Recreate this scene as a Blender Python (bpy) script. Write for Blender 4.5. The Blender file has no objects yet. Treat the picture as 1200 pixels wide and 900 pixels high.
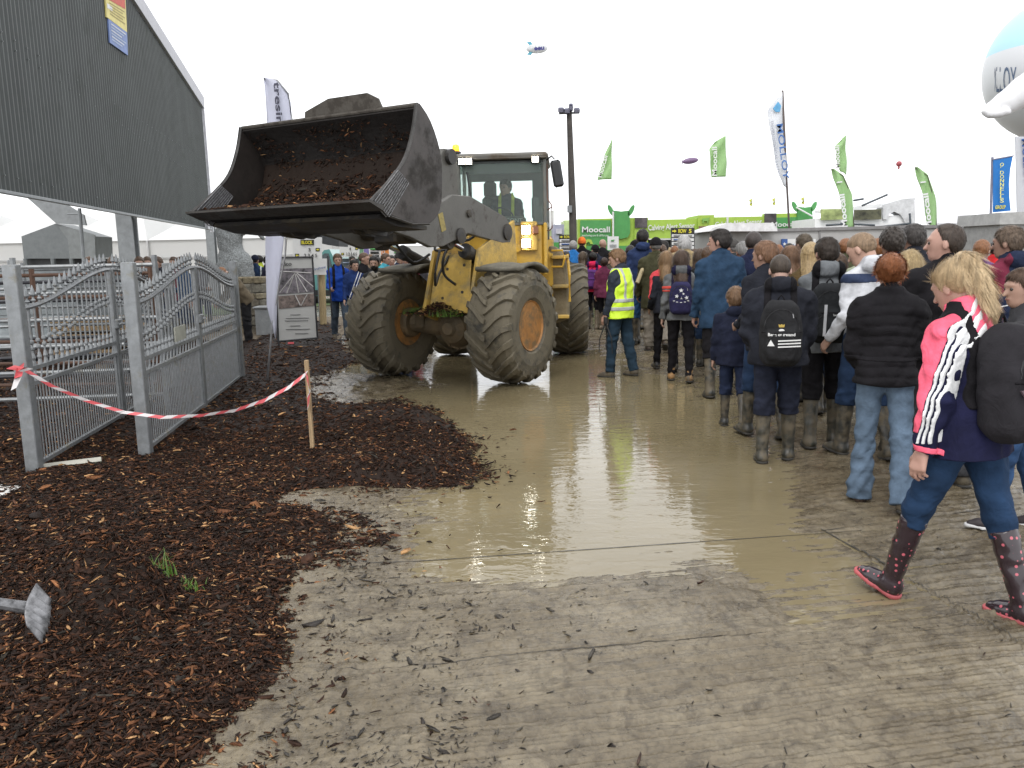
import bpy, math, random
import numpy as np
from mathutils import Vector, Matrix, Euler
random.seed(7); RNG = np.random.default_rng(11)
R = math.radians
SC = bpy.context.scene
COL = SC.collection
# ------------------------------------------------------------------ camera
FPX, CAMH, PITCH, ROLL = 950.0, 1.68, R(9.1), R(-1.2)
cam_d = bpy.data.cameras.new('camera'); cam = bpy.data.objects.new('camera', cam_d); COL.objects.link(cam)
cam_d.sensor_width = 36; cam_d.lens = 36 * FPX / 1200; cam_d.clip_start = 0.1; cam_d.clip_end = 3000
CM = Matrix.Rotation(R(90) - PITCH, 4, 'X') @ Matrix.Rotation(ROLL, 4, 'Z')
cam.matrix_world = Matrix.Translation((0, 0, CAMH)) @ CM
SC.camera = cam
CMI = np.array(CM.to_3x3().inverted())
def ray(px, py):
    return CM.to_3x3() @ Vector(((px - 600) / FPX, -(py - 450) / FPX, -1))
def G(px, py, z=0.0):                      # pixel -> point on the level z
    d = ray(px, py); t = (z - CAMH) / d.z
    return Vector((d.x * t, d.y * t, z))
def AT(px, py, y):                         # pixel -> point at distance y
    d = ray(px, py); t = y / d.y
    return Vector((d.x * t, y, CAMH + d.z * t))
def to_px(P):                              # (n,3) -> pixel coordinates
    q = (P - np.array([0, 0, CAMH])) @ CMI.T
    return 600 + FPX * q[:, 0] / -q[:, 2], 450 - FPX * q[:, 1] / -q[:, 2]
# ------------------------------------------------------------------ materials
MATS = {}; ALB = 0.62
def nt(name):
    m = bpy.data.materials.new(name); m.use_nodes = True
    t = m.node_tree; b = t.nodes['Principled BSDF']
    return m, t, b
def nn(t, k, **kw):
    n = t.nodes.new(k)
    for a, v in kw.items():
        if a in ('ins',):
            for i, x in v.items(): n.inputs[i].default_value = x
        else: setattr(n, a, v)
    return n
def ramp(t, fac, stops):
    r = t.nodes.new('ShaderNodeValToRGB'); t.links.new(fac, r.inputs[0])
    e = r.color_ramp.elements
    while len(e) < len(stops): e.new(0.5)
    for i, (p, c) in enumerate(stops):
        e[i].position = p; e[i].color = (*c, 1) if len(c) == 3 else c
    return r
def mat(name, col, rough=0.6, metal=0.0, var=0.12, scale=6.0, bump=0.0, bscale=60.0, stretch=None, dirt=None, dirt_amt=0.5, dscale=3.0,
        emit=None, spec=0.5, trans=0.0, alpha=None, sheen=0.0, coat=0.0, dist=0.0):
    key = name
    if key in MATS: return MATS[key]
    if metal < .6 and not emit: col = tuple(c * ALB for c in col); dirt = tuple(c * ALB for c in dirt) if dirt else None
    m, t, b = nt(name); L = t.links
    tc = nn(t, 'ShaderNodeTexCoord'); mp = nn(t, 'ShaderNodeMapping')
    L.new(tc.outputs['Object'], mp.inputs[0])
    if stretch: mp.inputs['Scale'].default_value = stretch
    n1 = nn(t, 'ShaderNodeTexNoise', ins={'Scale': scale, 'Detail': 6.0, 'Roughness': 0.65}); L.new(mp.outputs[0], n1.inputs['Vector'])
    lo = [max(0, c * (1 - var * 1.6)) for c in col]; hi = [min(1, c * (1 + var * 1.6)) for c in col]
    r = ramp(t, n1.outputs['Fac'], [(0.3, lo), (0.7, hi)]); out = r.outputs[0]
    if dirt:
        n2 = nn(t, 'ShaderNodeTexNoise', ins={'Scale': dscale, 'Detail': 9.0, 'Roughness': 0.72}); L.new(tc.outputs['Object'], n2.inputs['Vector'])
        r2 = ramp(t, n2.outputs['Fac'], [(0.62 - dirt_amt * 0.35, (0, 0, 0)), (0.72 - dirt_amt * 0.25, (1, 1, 1))])
        mx = nn(t, 'ShaderNodeMix', data_type='RGBA'); L.new(r2.outputs[0], mx.inputs[0]); L.new(out, mx.inputs[6]); mx.inputs[7].default_value = (*dirt, 1)
        out = mx.outputs[2]
        mr = nn(t, 'ShaderNodeMapRange', ins={3: rough, 4: 0.75}); L.new(r2.outputs[0], mr.inputs[0]); L.new(mr.outputs[0], b.inputs['Roughness'])
    else: b.inputs['Roughness'].default_value = rough
    L.new(out, b.inputs['Base Color'])
    b.inputs['Metallic'].default_value = metal; b.inputs['Specular IOR Level'].default_value = spec
    b.inputs['Sheen Weight'].default_value = sheen; b.inputs['Coat Weight'].default_value = coat
    if trans: b.inputs['Transmission Weight'].default_value = trans
    if alpha is not None: b.inputs['Alpha'].default_value = alpha
    if emit: b.inputs['Emission Color'].default_value = (*emit[0], 1); b.inputs['Emission Strength'].default_value = emit[1]
    if bump:
        n3 = nn(t, 'ShaderNodeTexNoise', ins={'Scale': bscale, 'Detail': 5.0, 'Roughness': 0.55, 'Distortion': dist}); L.new(mp.outputs[0], n3.inputs['Vector'])
        bp = nn(t, 'ShaderNodeBump', ins={'Strength': 1.0, 'Distance': bump}); L.new(n3.outputs['Fac'], bp.inputs['Height']); L.new(bp.outputs[0], b.inputs['Normal'])
    MATS[key] = m
    return m
def cloth(col, rough=0.85, shine=0.25):
    key = 'cloth_%02d_%02d_%02d_%d' % (*[int(c * 99) for c in col], int(rough * 10))
    return mat(key, col, rough=rough, var=0.24, scale=6, bump=0.012, bscale=8, dist=1.6, spec=shine * .6)
def leafy(name, col, trans=0.4, **kw):     # thin cloth that lets light through (flags, tents)
    if name in MATS: return MATS[name]
    m = mat(name, tuple(c / ALB for c in col), **kw); t = m.node_tree; b = t.nodes['Principled BSDF']; o = t.nodes['Material Output']
    tr = nn(t, 'ShaderNodeBsdfTranslucent'); tr.inputs[0].default_value = (*[min(1, c * 1.15) for c in col], 1)
    mx = nn(t, 'ShaderNodeMixShader'); mx.inputs[0].default_value = trans
    t.links.new(b.outputs[0], mx.inputs[1]); t.links.new(tr.outputs[0], mx.inputs[2]); t.links.new(mx.outputs[0], o.inputs[0])
    return m
# ------------------------------------------------------------------ mesh building
class MB:
    def __init__(s, M=None): s.v = []; s.f = []; s.M = M or Matrix.Identity(4)
    def pt(s, p):
        q = s.M @ Vector(p); s.v.append((q.x, q.y, q.z)); return len(s.v) - 1
    def poly(s, pts): s.f.append([s.pt(p) for p in pts])
    def box(s, c, d, rot=None, bev=0.0):
        hx, hy, hz = d[0] / 2, d[1] / 2, d[2] / 2; Rm = rot.to_3x3() if isinstance(rot, Matrix) else (Euler(rot).to_matrix() if rot else Matrix.Identity(3))
        C = Vector(c)
        if bev <= 0:
            ids = [s.pt(C + Rm @ Vector((x * hx, y * hy, z * hz))) for z in (-1, 1) for x, y in ((-1, -1), (1, -1), (1, 1), (-1, 1))]
            for q in ((3, 2, 1, 0), (4, 5, 6, 7), (0, 1, 5, 4), (1, 2, 6, 5), (2, 3, 7, 6), (3, 0, 4, 7)): s.f.append([ids[k] for k in q])
            return
        b = min(bev, hx * .9, hy * .9, hz * .9); rings = []
        for z, ix in ((-hz, b), (-hz + b, 0), (hz - b, 0), (hz, b)):
            X, Y = hx - ix, hy - ix; e = b
            pts = [(-X + e, -Y), (X - e, -Y), (X, -Y + e), (X, Y - e), (X - e, Y), (-X + e, Y), (-X, Y - e), (-X, -Y + e)]
            rings.append([s.pt(C + Rm @ Vector((x, y, z))) for x, y in pts])
        for a, bb in zip(rings, rings[1:]):
            for k in range(8): s.f.append([a[k], a[(k + 1) % 8], bb[(k + 1) % 8], bb[k]])
        s.f.append(rings[0][::-1]); s.f.append(rings[-1])
    def tube(s, pts, r, n=8, cap=True, flat=1.0, up=(0, 0, 1)):
        pts = [Vector(p) for p in pts]; rs = r if isinstance(r, (list, tuple)) else [r] * len(pts); rings = []
        for i, p in enumerate(pts):
            d = (pts[min(i + 1, len(pts) - 1)] - pts[max(i - 1, 0)]).normalized()
            u = d.cross(Vector(up))
            if u.length < 1e-3: u = d.cross(Vector((1, 0, 0)))
            u.normalize(); w = u.cross(d)
            rings.append([s.pt(p + (u * math.cos(a) + w * math.sin(a) * flat) * rs[i]) for a in [2 * math.pi * k / n for k in range(n)]])
        for a, b in zip(rings, rings[1:]):
            for k in range(n): s.f.append([a[k], b[k], b[(k + 1) % n], a[(k + 1) % n]])
        if cap: s.f.append(rings[0]); s.f.append(rings[-1][::-1])
    def lathe(s, prof, c=(0, 0, 0), axis='z', n=24, close=False):   # prof: (r, h)
        rings = []
        for r, h in prof:
            ring = []
            for k in range(n):
                a = 2 * math.pi * k / n; x, y = r * math.cos(a), r * math.sin(a)
                q = {'z': (x, y, h), 'x': (h, x, y), 'y': (x, -h, y) if False else (y, h, x)}[axis]
                ring.append(s.pt(Vector(c) + Vector(q)))
            rings.append(ring)
        pr = list(zip(rings, rings[1:])) + ([(rings[-1], rings[0])] if close else [])
        for a, b in pr:
            for k in range(n): s.f.append([a[k], a[(k + 1) % n], b[(k + 1) % n], b[k]])
        if not close:
            if prof[0][0] > 1e-6: s.f.append(rings[0][::-1])
            if prof[-1][0] > 1e-6: s.f.append(rings[-1])
    def prism(s, outline, o, ax, ay, n, t):     # outline in plane (ax, ay) extruded along n by t (centred)
        o, ax, ay, n = Vector(o), Vector(ax), Vector(ay), Vector(n)
        a = [s.pt(o + ax * x + ay * y - n * (t / 2)) for x, y in outline]
        b = [s.pt(o + ax * x + ay * y + n * (t / 2)) for x, y in outline]
        s.f.append(a[::-1]); s.f.append(b); N = len(a)
        for k in range(N): s.f.append([a[k], a[(k + 1) % N], b[(k + 1) % N], b[k]])
    def grid(s, fn, nu, nv, closeu=False):
        ids = [[s.pt(fn(i / (nu if closeu else nu - 1), j / (nv - 1))) for j in range(nv)] for i in range(nu)]
        for i in range(nu if closeu else nu - 1):
            for j in range(nv - 1):
                a, b = ids[i], ids[(i + 1) % nu]; s.f.append([a[j], b[j], b[j + 1], a[j + 1]])
def link(name, me, m, parent=None, smooth=False, mw=None):
    o = bpy.data.objects.new(name, me); COL.objects.link(o)
    if m is not None: me.materials.append(m)
    if smooth: me.shade_smooth()
    if parent is not None:
        o.parent = parent; o.matrix_parent_inverse = PW(parent).inverted()
    if mw is not None:
        o.matrix_basis = mw
    return o
def PW(o):
    m = Matrix.LocRotScale(o.location, o.rotation_euler, o.scale)
    return (PW(o.parent) @ o.matrix_parent_inverse @ m) if o.parent else m
def np_mesh(name, V, F):
    me = bpy.data.meshes.new(name); V = np.asarray(V, np.float32); F = np.asarray(F, np.int32)
    me.vertices.add(len(V)); me.vertices.foreach_set('co', V.ravel())
    n, k = F.shape
    me.loops.add(n * k); me.loops.foreach_set('vertex_index', F.ravel())
    me.polygons.add(n); me.polygons.foreach_set('loop_start', np.arange(0, n * k, k, dtype=np.int32))
    try: me.polygons.foreach_set('loop_total', np.full(n, k, np.int32))
    except Exception: pass
    me.update(calc_edges=True); me.validate()
    return me
def part(name, mb, m, parent=None, smooth=False, fix=True, bevel=0.0):
    me = bpy.data.meshes.new(name); me.from_pydata(mb.v, [], mb.f); me.update()
    if fix:
        import bmesh
        bm = bmesh.new(); bm.from_mesh(me); bmesh.ops.recalc_face_normals(bm, faces=bm.faces); bm.to_mesh(me); bm.free()
    o = link(name, me, m, parent, smooth)
    if bevel:
        md = o.modifiers.new('bevel', 'BEVEL'); md.width = bevel; md.segments = 2; md.limit_method = 'ANGLE'; md.angle_limit = R(35)
    return o
def tag(o, label, cat, group=None, kind=None):
    if label: o['label'] = label
    if cat: o['category'] = cat
    if group: o['group'] = group
    if kind: o['kind'] = kind
    return o
def thing(name, loc, label, cat, group=None, rz=0.0):
    o = bpy.data.objects.new(name, None); COL.objects.link(o); o.location = loc; o.rotation_euler = (0, 0, rz)
    o.empty_display_size = 0.2
    return tag(o, label, cat, group)
def origin(o, p):                          # move a single-mesh thing's origin to its base
    p = Vector(p); o.data.transform(Matrix.Translation(-p)); o.location = p
def text(s, M, size, m, parent, name='lettering', bold=0.0, ext=0.003, align='LEFT', shear=0.0, sx=1.0, space=1.0):
    c = bpy.data.curves.new(name, 'FONT'); c.body = s; c.size = size; c.offset = bold; c.extrude = ext; c.align_x = align; c.shear = shear
    c.space_character = space; c.resolution_u = 3
    t = bpy.data.objects.new(name, c); me = bpy.data.meshes.new_from_object(t); bpy.data.objects.remove(t); bpy.data.curves.remove(c)
    me.transform(M @ Matrix.Scale(sx, 4, (1, 0, 0)))
    return link(name, me, m, parent)
def SM(px, pz, x0=Vector((0, 0, 0)), rz=0.0, tilt=0.0, off=0.006):   # sign-plane matrix: facing -Y before rz
    return Matrix.Translation(x0) @ Matrix.Rotation(rz, 4, 'Z') @ Matrix.Rotation(tilt, 4, 'X') @ Matrix.Translation((px, -off, pz)) @ Matrix.Rotation(R(90), 4, 'X')
def copy_tree(o, parent=None):
    c = o.copy(); COL.objects.link(c); c.parent = parent
    for ch in list(o.children): copy_tree(ch, c)
    return c
# ------------------------------------------------------------------ numpy noise
_P = RNG.permutation(256); _P = np.concatenate([_P, _P, _P]); _GV = RNG.normal(size=(256, 3)); _GV /= np.linalg.norm(_GV, axis=1)[:, None]
def vnoise(x, y, z=0.0):
    x, y, z = np.broadcast_arrays(np.asarray(x, float), np.asarray(y, float), np.asarray(z, float))
    xi, yi, zi = np.floor(x).astype(int), np.floor(y).astype(int), np.floor(z).astype(int)
    fx, fy, fz = x - xi, y - yi, z - zi; out = 0
    ux, uy, uz = [f * f * f * (f * (f * 6 - 15) + 10) for f in (fx, fy, fz)]
    for a in (0, 1):
        for b in (0, 1):
            for c in (0, 1):
                h = _P[(_P[(_P[(xi + a) & 255] + yi + b) & 255] + zi + c) & 255]; g = _GV[h]
                d = g[..., 0] * (fx - a) + g[..., 1] * (fy - b) + g[..., 2] * (fz - c)
                out = out + d * (ux if a else 1 - ux) * (uy if b else 1 - uy) * (uz if c else 1 - uz)
    return out * 1.5
def fbm(x, y, o=4, f=1.0, g=0.5):
    s = 0; a = 1
    for k in range(o): s = s + a * vnoise(x * f + k * 7.3, y * f + k * 3.1, k * 1.7); f *= 2.03; a *= g
    return s
def sstep(a, b, x):
    t = np.clip((x - a) / (b - a), 0, 1); return t * t * (3 - 2 * t)
def poly_sdf(poly, x, y):                  # >0 inside
    x = np.asarray(x, float); y = np.asarray(y, float); d = np.full(x.shape, 1e9); ins = np.zeros(x.shape, bool)
    n = len(poly)
    for i in range(n):
        ax, ay = poly[i][:2]; bx, by = poly[(i + 1) % n][:2]; ex, ey = bx - ax, by - ay
        t = np.clip(((x - ax) * ex + (y - ay) * ey) / (ex * ex + ey * ey + 1e-12), 0, 1)
        d = np.minimum(d, np.hypot(x - ax - t * ex, y - ay - t * ey))
        c = ((ay > y) != (by > y)) & (x < (bx - ax) * (y - ay) / (by - ay + 1e-12) + ax); ins ^= c
    return np.where(ins, d, -d)
# ------------------------------------------------------------------ signed-distance meshing (surface nets)
_CO = np.array([(i, j, k) for i in (0, 1) for j in (0, 1) for k in (0, 1)])
_ED = [(a, b) for a in range(8) for b in range(a + 1, 8) if np.abs(_CO[a] - _CO[b]).sum() == 1]
def surfnet(D, lo, h):
    s = D < 0; nx, ny, nz = D.shape
    cnt = np.zeros((nx - 1, ny - 1, nz - 1), np.int8)
    for i, j, k in _CO: cnt += s[i:nx - 1 + i, j:ny - 1 + j, k:nz - 1 + k]
    act = (cnt > 0) & (cnt < 8); I = np.argwhere(act)
    if len(I) == 0: return None
    idx = np.full(act.shape, -1, np.int32); idx[act] = np.arange(len(I))
    cv = np.stack([D[I[:, 0] + c[0], I[:, 1] + c[1], I[:, 2] + c[2]] for c in _CO], 1)
    acc = np.zeros((len(I), 3)); num = np.zeros(len(I))
    for a, b in _ED:
        va, vb = cv[:, a], cv[:, b]; m = (va < 0) != (vb < 0)
        t = np.where(m, va / np.where(m, va - vb, 1), 0)
        acc += (m[:, None]) * (_CO[a] + t[:, None] * (_CO[b] - _CO[a])); num += m
    V = (I + acc / num[:, None]) * h + lo
    Fs = []
    for ax in range(3):
        u, w = [(1, 2), (2, 0), (0, 1)][ax]
        sl0 = [slice(None)] * 3; sl1 = [slice(None)] * 3; sl0[ax] = slice(0, -1); sl1[ax] = slice(1, None)
        cr = s[tuple(sl0)] != s[tuple(sl1)]; E = np.argwhere(cr)
        ok = (E[:, u] > 0) & (E[:, w] > 0) & (E[:, u] < D.shape[u] - 1) & (E[:, w] < D.shape[w] - 1); E = E[ok]
        def g(du, dw):
            q = E.copy(); q[:, u] += du; q[:, w] += dw; return idx[q[:, 0], q[:, 1], q[:, 2]]
        f = np.stack([g(-1, -1), g(0, -1), g(0, 0), g(-1, 0)], 1)
        ins = s[E[:, 0], E[:, 1], E[:, 2]]; f[~ins] = f[~ins][:, ::-1]; Fs.append(f)
    return V, np.concatenate(Fs)
def sdf_mesh(name, f, lo, hi, h):
    lo = np.array(lo, float) - 2 * h; hi = np.array(hi, float) + 2 * h; B = 4
    nb = np.ceil((hi - lo) / (h * B)).astype(int) + 1
    c = np.stack(np.meshgrid(*[np.arange(n) for n in nb], indexing='ij'), -1).reshape(-1, 3)
    d0 = f(lo + (c * B + (B - 1) / 2) * h)
    act = np.abs(d0) < h * B * 1.55; A = c[act]
    D = np.broadcast_to(np.sign(d0).reshape(nb)[:, None, :, None, :, None], (nb[0], B, nb[1], B, nb[2], B)).astype(np.float32).copy()
    D[D == 0] = 1
    o = np.stack(np.meshgrid(*[np.arange(B)] * 3, indexing='ij'), -1).reshape(-1, 3)
    P = lo + (A[:, None, :] * B + o[None]).reshape(-1, 3) * h
    if len(A):
        dv = f(P).reshape(-1, B, B, B); D[A[:, 0], :, A[:, 1], :, A[:, 2], :] = dv
    D = D.reshape(nb * B); D[0] = D[-1] = 1; D[:, 0] = D[:, -1] = 1; D[:, :, 0] = D[:, :, -1] = 1
    r = surfnet(D, lo, h)
    if r is None: return None
    return np_mesh(name, *r)
def smin(a, b, k):
    h = np.clip(0.5 + 0.5 * (b - a) / k, 0, 1); return b + (a - b) * h - k * h * (1 - h)
def cone(P, a, b, ra, rb):
    a = np.asarray(a, float); b = np.asarray(b, float); e = b - a; q = P - a; t = np.clip(q @ e / (e @ e + 1e-12), 0, 1)
    q = q - t[:, None] * e
    return np.sqrt(np.einsum('ij,ij->i', q, q)) - (ra + (rb - ra) * t)
def ell(P, c, r):
    q = (P - np.asarray(c)) / np.asarray(r); k = np.sqrt(np.einsum('ij,ij->i', q, q)); return (k - 1) * min(r)
def rbox(P, c, hs, r):
    q = np.abs(P - np.asarray(c)) - (np.asarray(hs) - r); return np.linalg.norm(np.maximum(q, 0), axis=1) + np.minimum(q.max(1), 0) - r
def wr(P, f=1.0, ph=0.0):                  # cheap cloth fold noise
    x, y, z = P[:, 0] * f, P[:, 1] * f, P[:, 2] * f
    return (np.sin(13 * x + 9 * np.sin(7 * z + ph) + 5 * y) * 0.35 + np.sin(31 * z + 11 * x + 6 * np.sin(9 * y + 5 * x + ph)) * 0.4 + np.sin(17 * y - 23 * z + 8 * np.sin(11 * x - 4 * z + 2 * ph)) * 0.35)
# ------------------------------------------------------------------ people
def crease(P, f, ph): return np.abs(wr(P, f, ph)) - .35
def add_strands(me, head, H, hs, style, n, k, seed):
    rg = np.random.default_rng(seed); nv = len(me.vertices); co = np.zeros(nv * 3, np.float32); me.vertices.foreach_get('co', co); co = co.reshape(-1, 3).astype(float); no = np.zeros(nv * 3, np.float32); me.vertex_normals.foreach_get('vector', no); no = no.reshape(-1, 3).astype(float)
    Q = (co / k - head) @ H / hs; out = np.where(np.einsum('ij,ij->i', no, (co / k - head)) > -.02)[0]; idx = rg.choice(out, n); q = Q[idx]; nl = no[idx] @ H
    down = np.tile([0, -.15, -1.0], (n, 1)); crown = np.array([0, -.045, .11])
    rad = q - crown; rad /= np.linalg.norm(rad, axis=1)[:, None] + 1e-6
    if style == 'ponytail': b = np.array([0, -.06, .09]) - q; b /= np.linalg.norm(b, axis=1)[:, None] + 1e-6; tail = (q[:, 1] < -.085); d = np.where(tail[:, None], down, b)
    elif style == 'bun': b = np.array([0, -.12, .04]) - q; b /= np.linalg.norm(b, axis=1)[:, None] + 1e-6; d = b
    else: d = rad * .9 + down * .5
    d = d + rg.normal(0, .08 if style in ('ponytail', 'long') else .22 if style not in ('curly', 'bob') else .6, (n, 3)); d -= nl * np.sum(d * nl, 1)[:, None]; d /= np.linalg.norm(d, axis=1)[:, None] + 1e-6
    Ln = {'short': .030, 'crop': .012, 'receding': .02, 'long': .09, 'ponytail': .07, 'bun': .05, 'bob': .05, 'curly': .02}.get(style, .02) * rg.uniform(.5, 1.3, n); lift = rg.uniform(.02, .30, n) * (1.0 if style in ('curly', 'bob', 'short') else .28); fly = rg.uniform(0, 1, n) < .03; lift = np.where(fly, lift + (.45 if style != 'ponytail' else .2), lift)
    s = np.cross(nl, d); s /= np.linalg.norm(s, axis=1)[:, None] + 1e-6; w0 = rg.uniform(.0012, .0024, n) * (.55 if style in ('ponytail', 'long') else .8); V = []
    for t_, wv in ((0, 1), (.5, .8), (1, .15)):
        c = q + d * (Ln * t_)[:, None] + nl * (lift * Ln * t_ - .6 * lift * Ln * t_ * t_)[:, None] - np.array([0, 0, 1])[None] * (Ln * t_ * t_ * .15)[:, None] - nl * .001
        V += [c - s * (w0 * wv)[:, None], c + s * (w0 * wv)[:, None]]
    V = np.stack(V, 1).reshape(-1, 3); W = (V * hs @ H.T + head) * k; b = (np.arange(n) * 6)[:, None]; F = np.concatenate([b + np.array([[0, 1, 3, 2]]), b + np.array([[2, 3, 5, 4]])])
    fc = np.zeros(len(me.loops), np.int32); me.loops.foreach_get('vertex_index', fc); F0 = fc.reshape(-1, 4)
    return np_mesh('hair', np.concatenate([co, W]), np.concatenate([F0, F + nv]))
def near(P, c, r, fn):
    q = P - np.asarray(c); dd = np.sqrt(np.einsum('ij,ij->i', q, q)); out = dd - r * 0.7; m = dd < r
    if m.any(): out[m] = fn(P[m])
    return out
def rx(a): c, s = math.cos(a), math.sin(a); return np.array([[1, 0, 0], [0, c, -s], [0, s, c]])
def rzm(a): c, s = math.cos(a), math.sin(a); return np.array([[c, -s, 0], [s, c, 0], [0, 0, 1]])
def ry(a): c, s = math.cos(a), math.sin(a); return np.array([[c, 0, s], [0, 1, 0], [-s, 0, c]])
def loft(P, tab, top, bot):
    z = P[:, 2]; T = np.array(tab); a = np.interp(z, T[:, 0], T[:, 1]); b = np.interp(z, T[:, 0], T[:, 2]); cy = np.interp(z, T[:, 0], T[:, 3])
    d = (np.sqrt((P[:, 0] / a) ** 2 + ((P[:, 1] - cy) / b) ** 2) - 1) * np.minimum(a, b)
    return np.maximum(d, np.maximum(z - top, bot - z))
def joints(po):
    J = {}; w = po.get('w', 1.0); lean = po.get('lean', 0.04)
    J['hip'] = np.array([0, 0, 0.93]); J['T'] = rzm(po.get('twist', 0)) @ rx(-lean)
    T = J['T']; H = J['hip']
    for s, k in ((-1, 'L'), (1, 'R')):
        a, b, toe = po.get('leg' + k, (0.0, 0.03, 0.0)); sp = po.get('spread', 0.02)
        h = H + np.array([s * 0.088 * min(w, 1.05), 0, 0]); Z = ry(-s * sp)
        kn = h + Z @ np.array([0, math.sin(a), -math.cos(a)]) * 0.43
        an = kn + Z @ np.array([0, math.sin(a - b), -math.cos(a - b)]) * 0.42
        yw = rzm(-s * po.get('splay', 0.15)); Rf = yw @ rx(toe)
        J[k] = dict(h=h, k=kn, a=an, Rf=Rf)
        f, ab, el = po.get('arm' + k, (0.0, 0.12, 0.25)); sh = H + T @ np.array([s * 0.165 * w, -0.005, 0.452])
        A = T @ ry(-s * ab) @ rx(f); dn = np.array([0, 0, -1.0])
        e = sh + A @ dn * 0.285; inw = po.get('in' + k, 0.0)
        Fm = A @ rzm(s * inw) @ rx(el); wr_ = e + Fm @ dn * 0.245
        J[k].update(sh=sh, e=e, w=wr_, F=Fm, s=s)
    low = min((J[k]['a'] + J[k]['Rf'] @ v)[2] for k in 'LR' for v in (np.array([0, -0.06, -0.08]), np.array([0, 0.17, -0.08])))
    for k in 'LR':
        for q in ('h', 'k', 'a', 'sh', 'e', 'w'): J[k][q] = J[k][q] - np.array([0, 0, low])
    J['hip'] = H - np.array([0, 0, low])
    J['H'] = T @ rzm(po.get('hyaw', 0)) @ rx(-po.get('hpitch', 0.05)); J['neck'] = J['hip'] + T @ np.array([0, 0.0, 0.595])
    J['hs'] = po.get('hs', 1.05); J['head'] = J['neck'] + J['H'] @ np.array([0, 0.02, 0.10]) * J['hs']
    return J
def tloc(P, J): return (P - J['hip']) @ J['T']
def hloc(P, J): return (P - J['head']) @ J['H'] / J['hs']
def head_sdf(Q):
    x = Q.copy(); x[:, 0] = np.abs(x[:, 0])
    d = ell(Q, (0, -0.012, 0.022), (0.076, 0.098, 0.093)); d = smin(d, ell(Q, (0, 0.028, -0.022), (0.060, 0.066, 0.088)), 0.03)
    d = smin(d, ell(Q, (0, 0.05, -0.08), (0.036, 0.038, 0.032)), 0.03); d = smin(d, ell(Q, (0, 0.078, 0.03), (0.048, 0.02, 0.012)), 0.012)
    es = ell(x, (0.031, 0.104, 0.006), (0.02, 0.018, 0.014)); d = -smin(-d, es, 0.008)
    d = smin(d, cone(Q, (0, 0.088, 0.008), (0, 0.112, -0.026), 0.008, 0.0125), 0.010)
    d = smin(d, ell(x, (0.078, -0.008, -0.012), (0.011, 0.019, 0.032)), 0.006)
    d = smin(d, ell(Q, (0, 0.09, -0.056), (0.024, 0.010, 0.010)), 0.006)
    return d * 0.95
BODY = [(-.08, .10, .075, 0), (0, .125, .09, -.01), (.12, .125, .09, 0), (.3, .15, .10, 0), (.44, .15, .09, 0), (.52, .09, .065, 0), (.58, .05, .05, 0)]
def hand_sdf(P, q, th):
    W, F, s = q['w'], q['F'], q['s']; X = (P - W) @ F           # local: -z along the fingers, x sideways, y forward (thumb side)
    X = X.copy(); X[:, 0] *= -s                                  # +x = palm side (towards the body)
    d = cone(X, (0, 0, 0.03), (0, 0, -0.03), 0.026, 0.022)
    for j, (yo, L) in enumerate(((0.03, 0.040), (0.011, 0.046), (-0.009, 0.042), (-0.028, 0.032))):
        k0 = np.array([0, yo, -0.092 + 0.004 * abs(j - 1)]); d = smin(d, cone(X, (0, yo * 0.6, -0.02), k0, 0.016, 0.0125), 0.012)
        c = 0.35 + 0.10 * j; k1 = k0 + np.array([math.sin(c), 0, -math.cos(c)]) * L; k2 = k1 + np.array([math.sin(c + .7), 0, -math.cos(c + .7)]) * L * 0.8
        r = max(0.0088, th); d = smin(d, np.minimum(cone(X, k0, k1, r + .001, r), cone(X, k1, k2, r, r * 0.85)), 0.004)
    t0 = np.array([0.005, 0.024, -0.025]); t1 = np.array([0.02, 0.052, -0.055]); t2 = np.array([0.03, 0.055, -0.085]); r = max(0.0105, th)
    d = smin(d, cone(X, t0, t1, 0.015, r), 0.01); return np.minimum(d, cone(X, t1, t2, r, r * .85))
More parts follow.
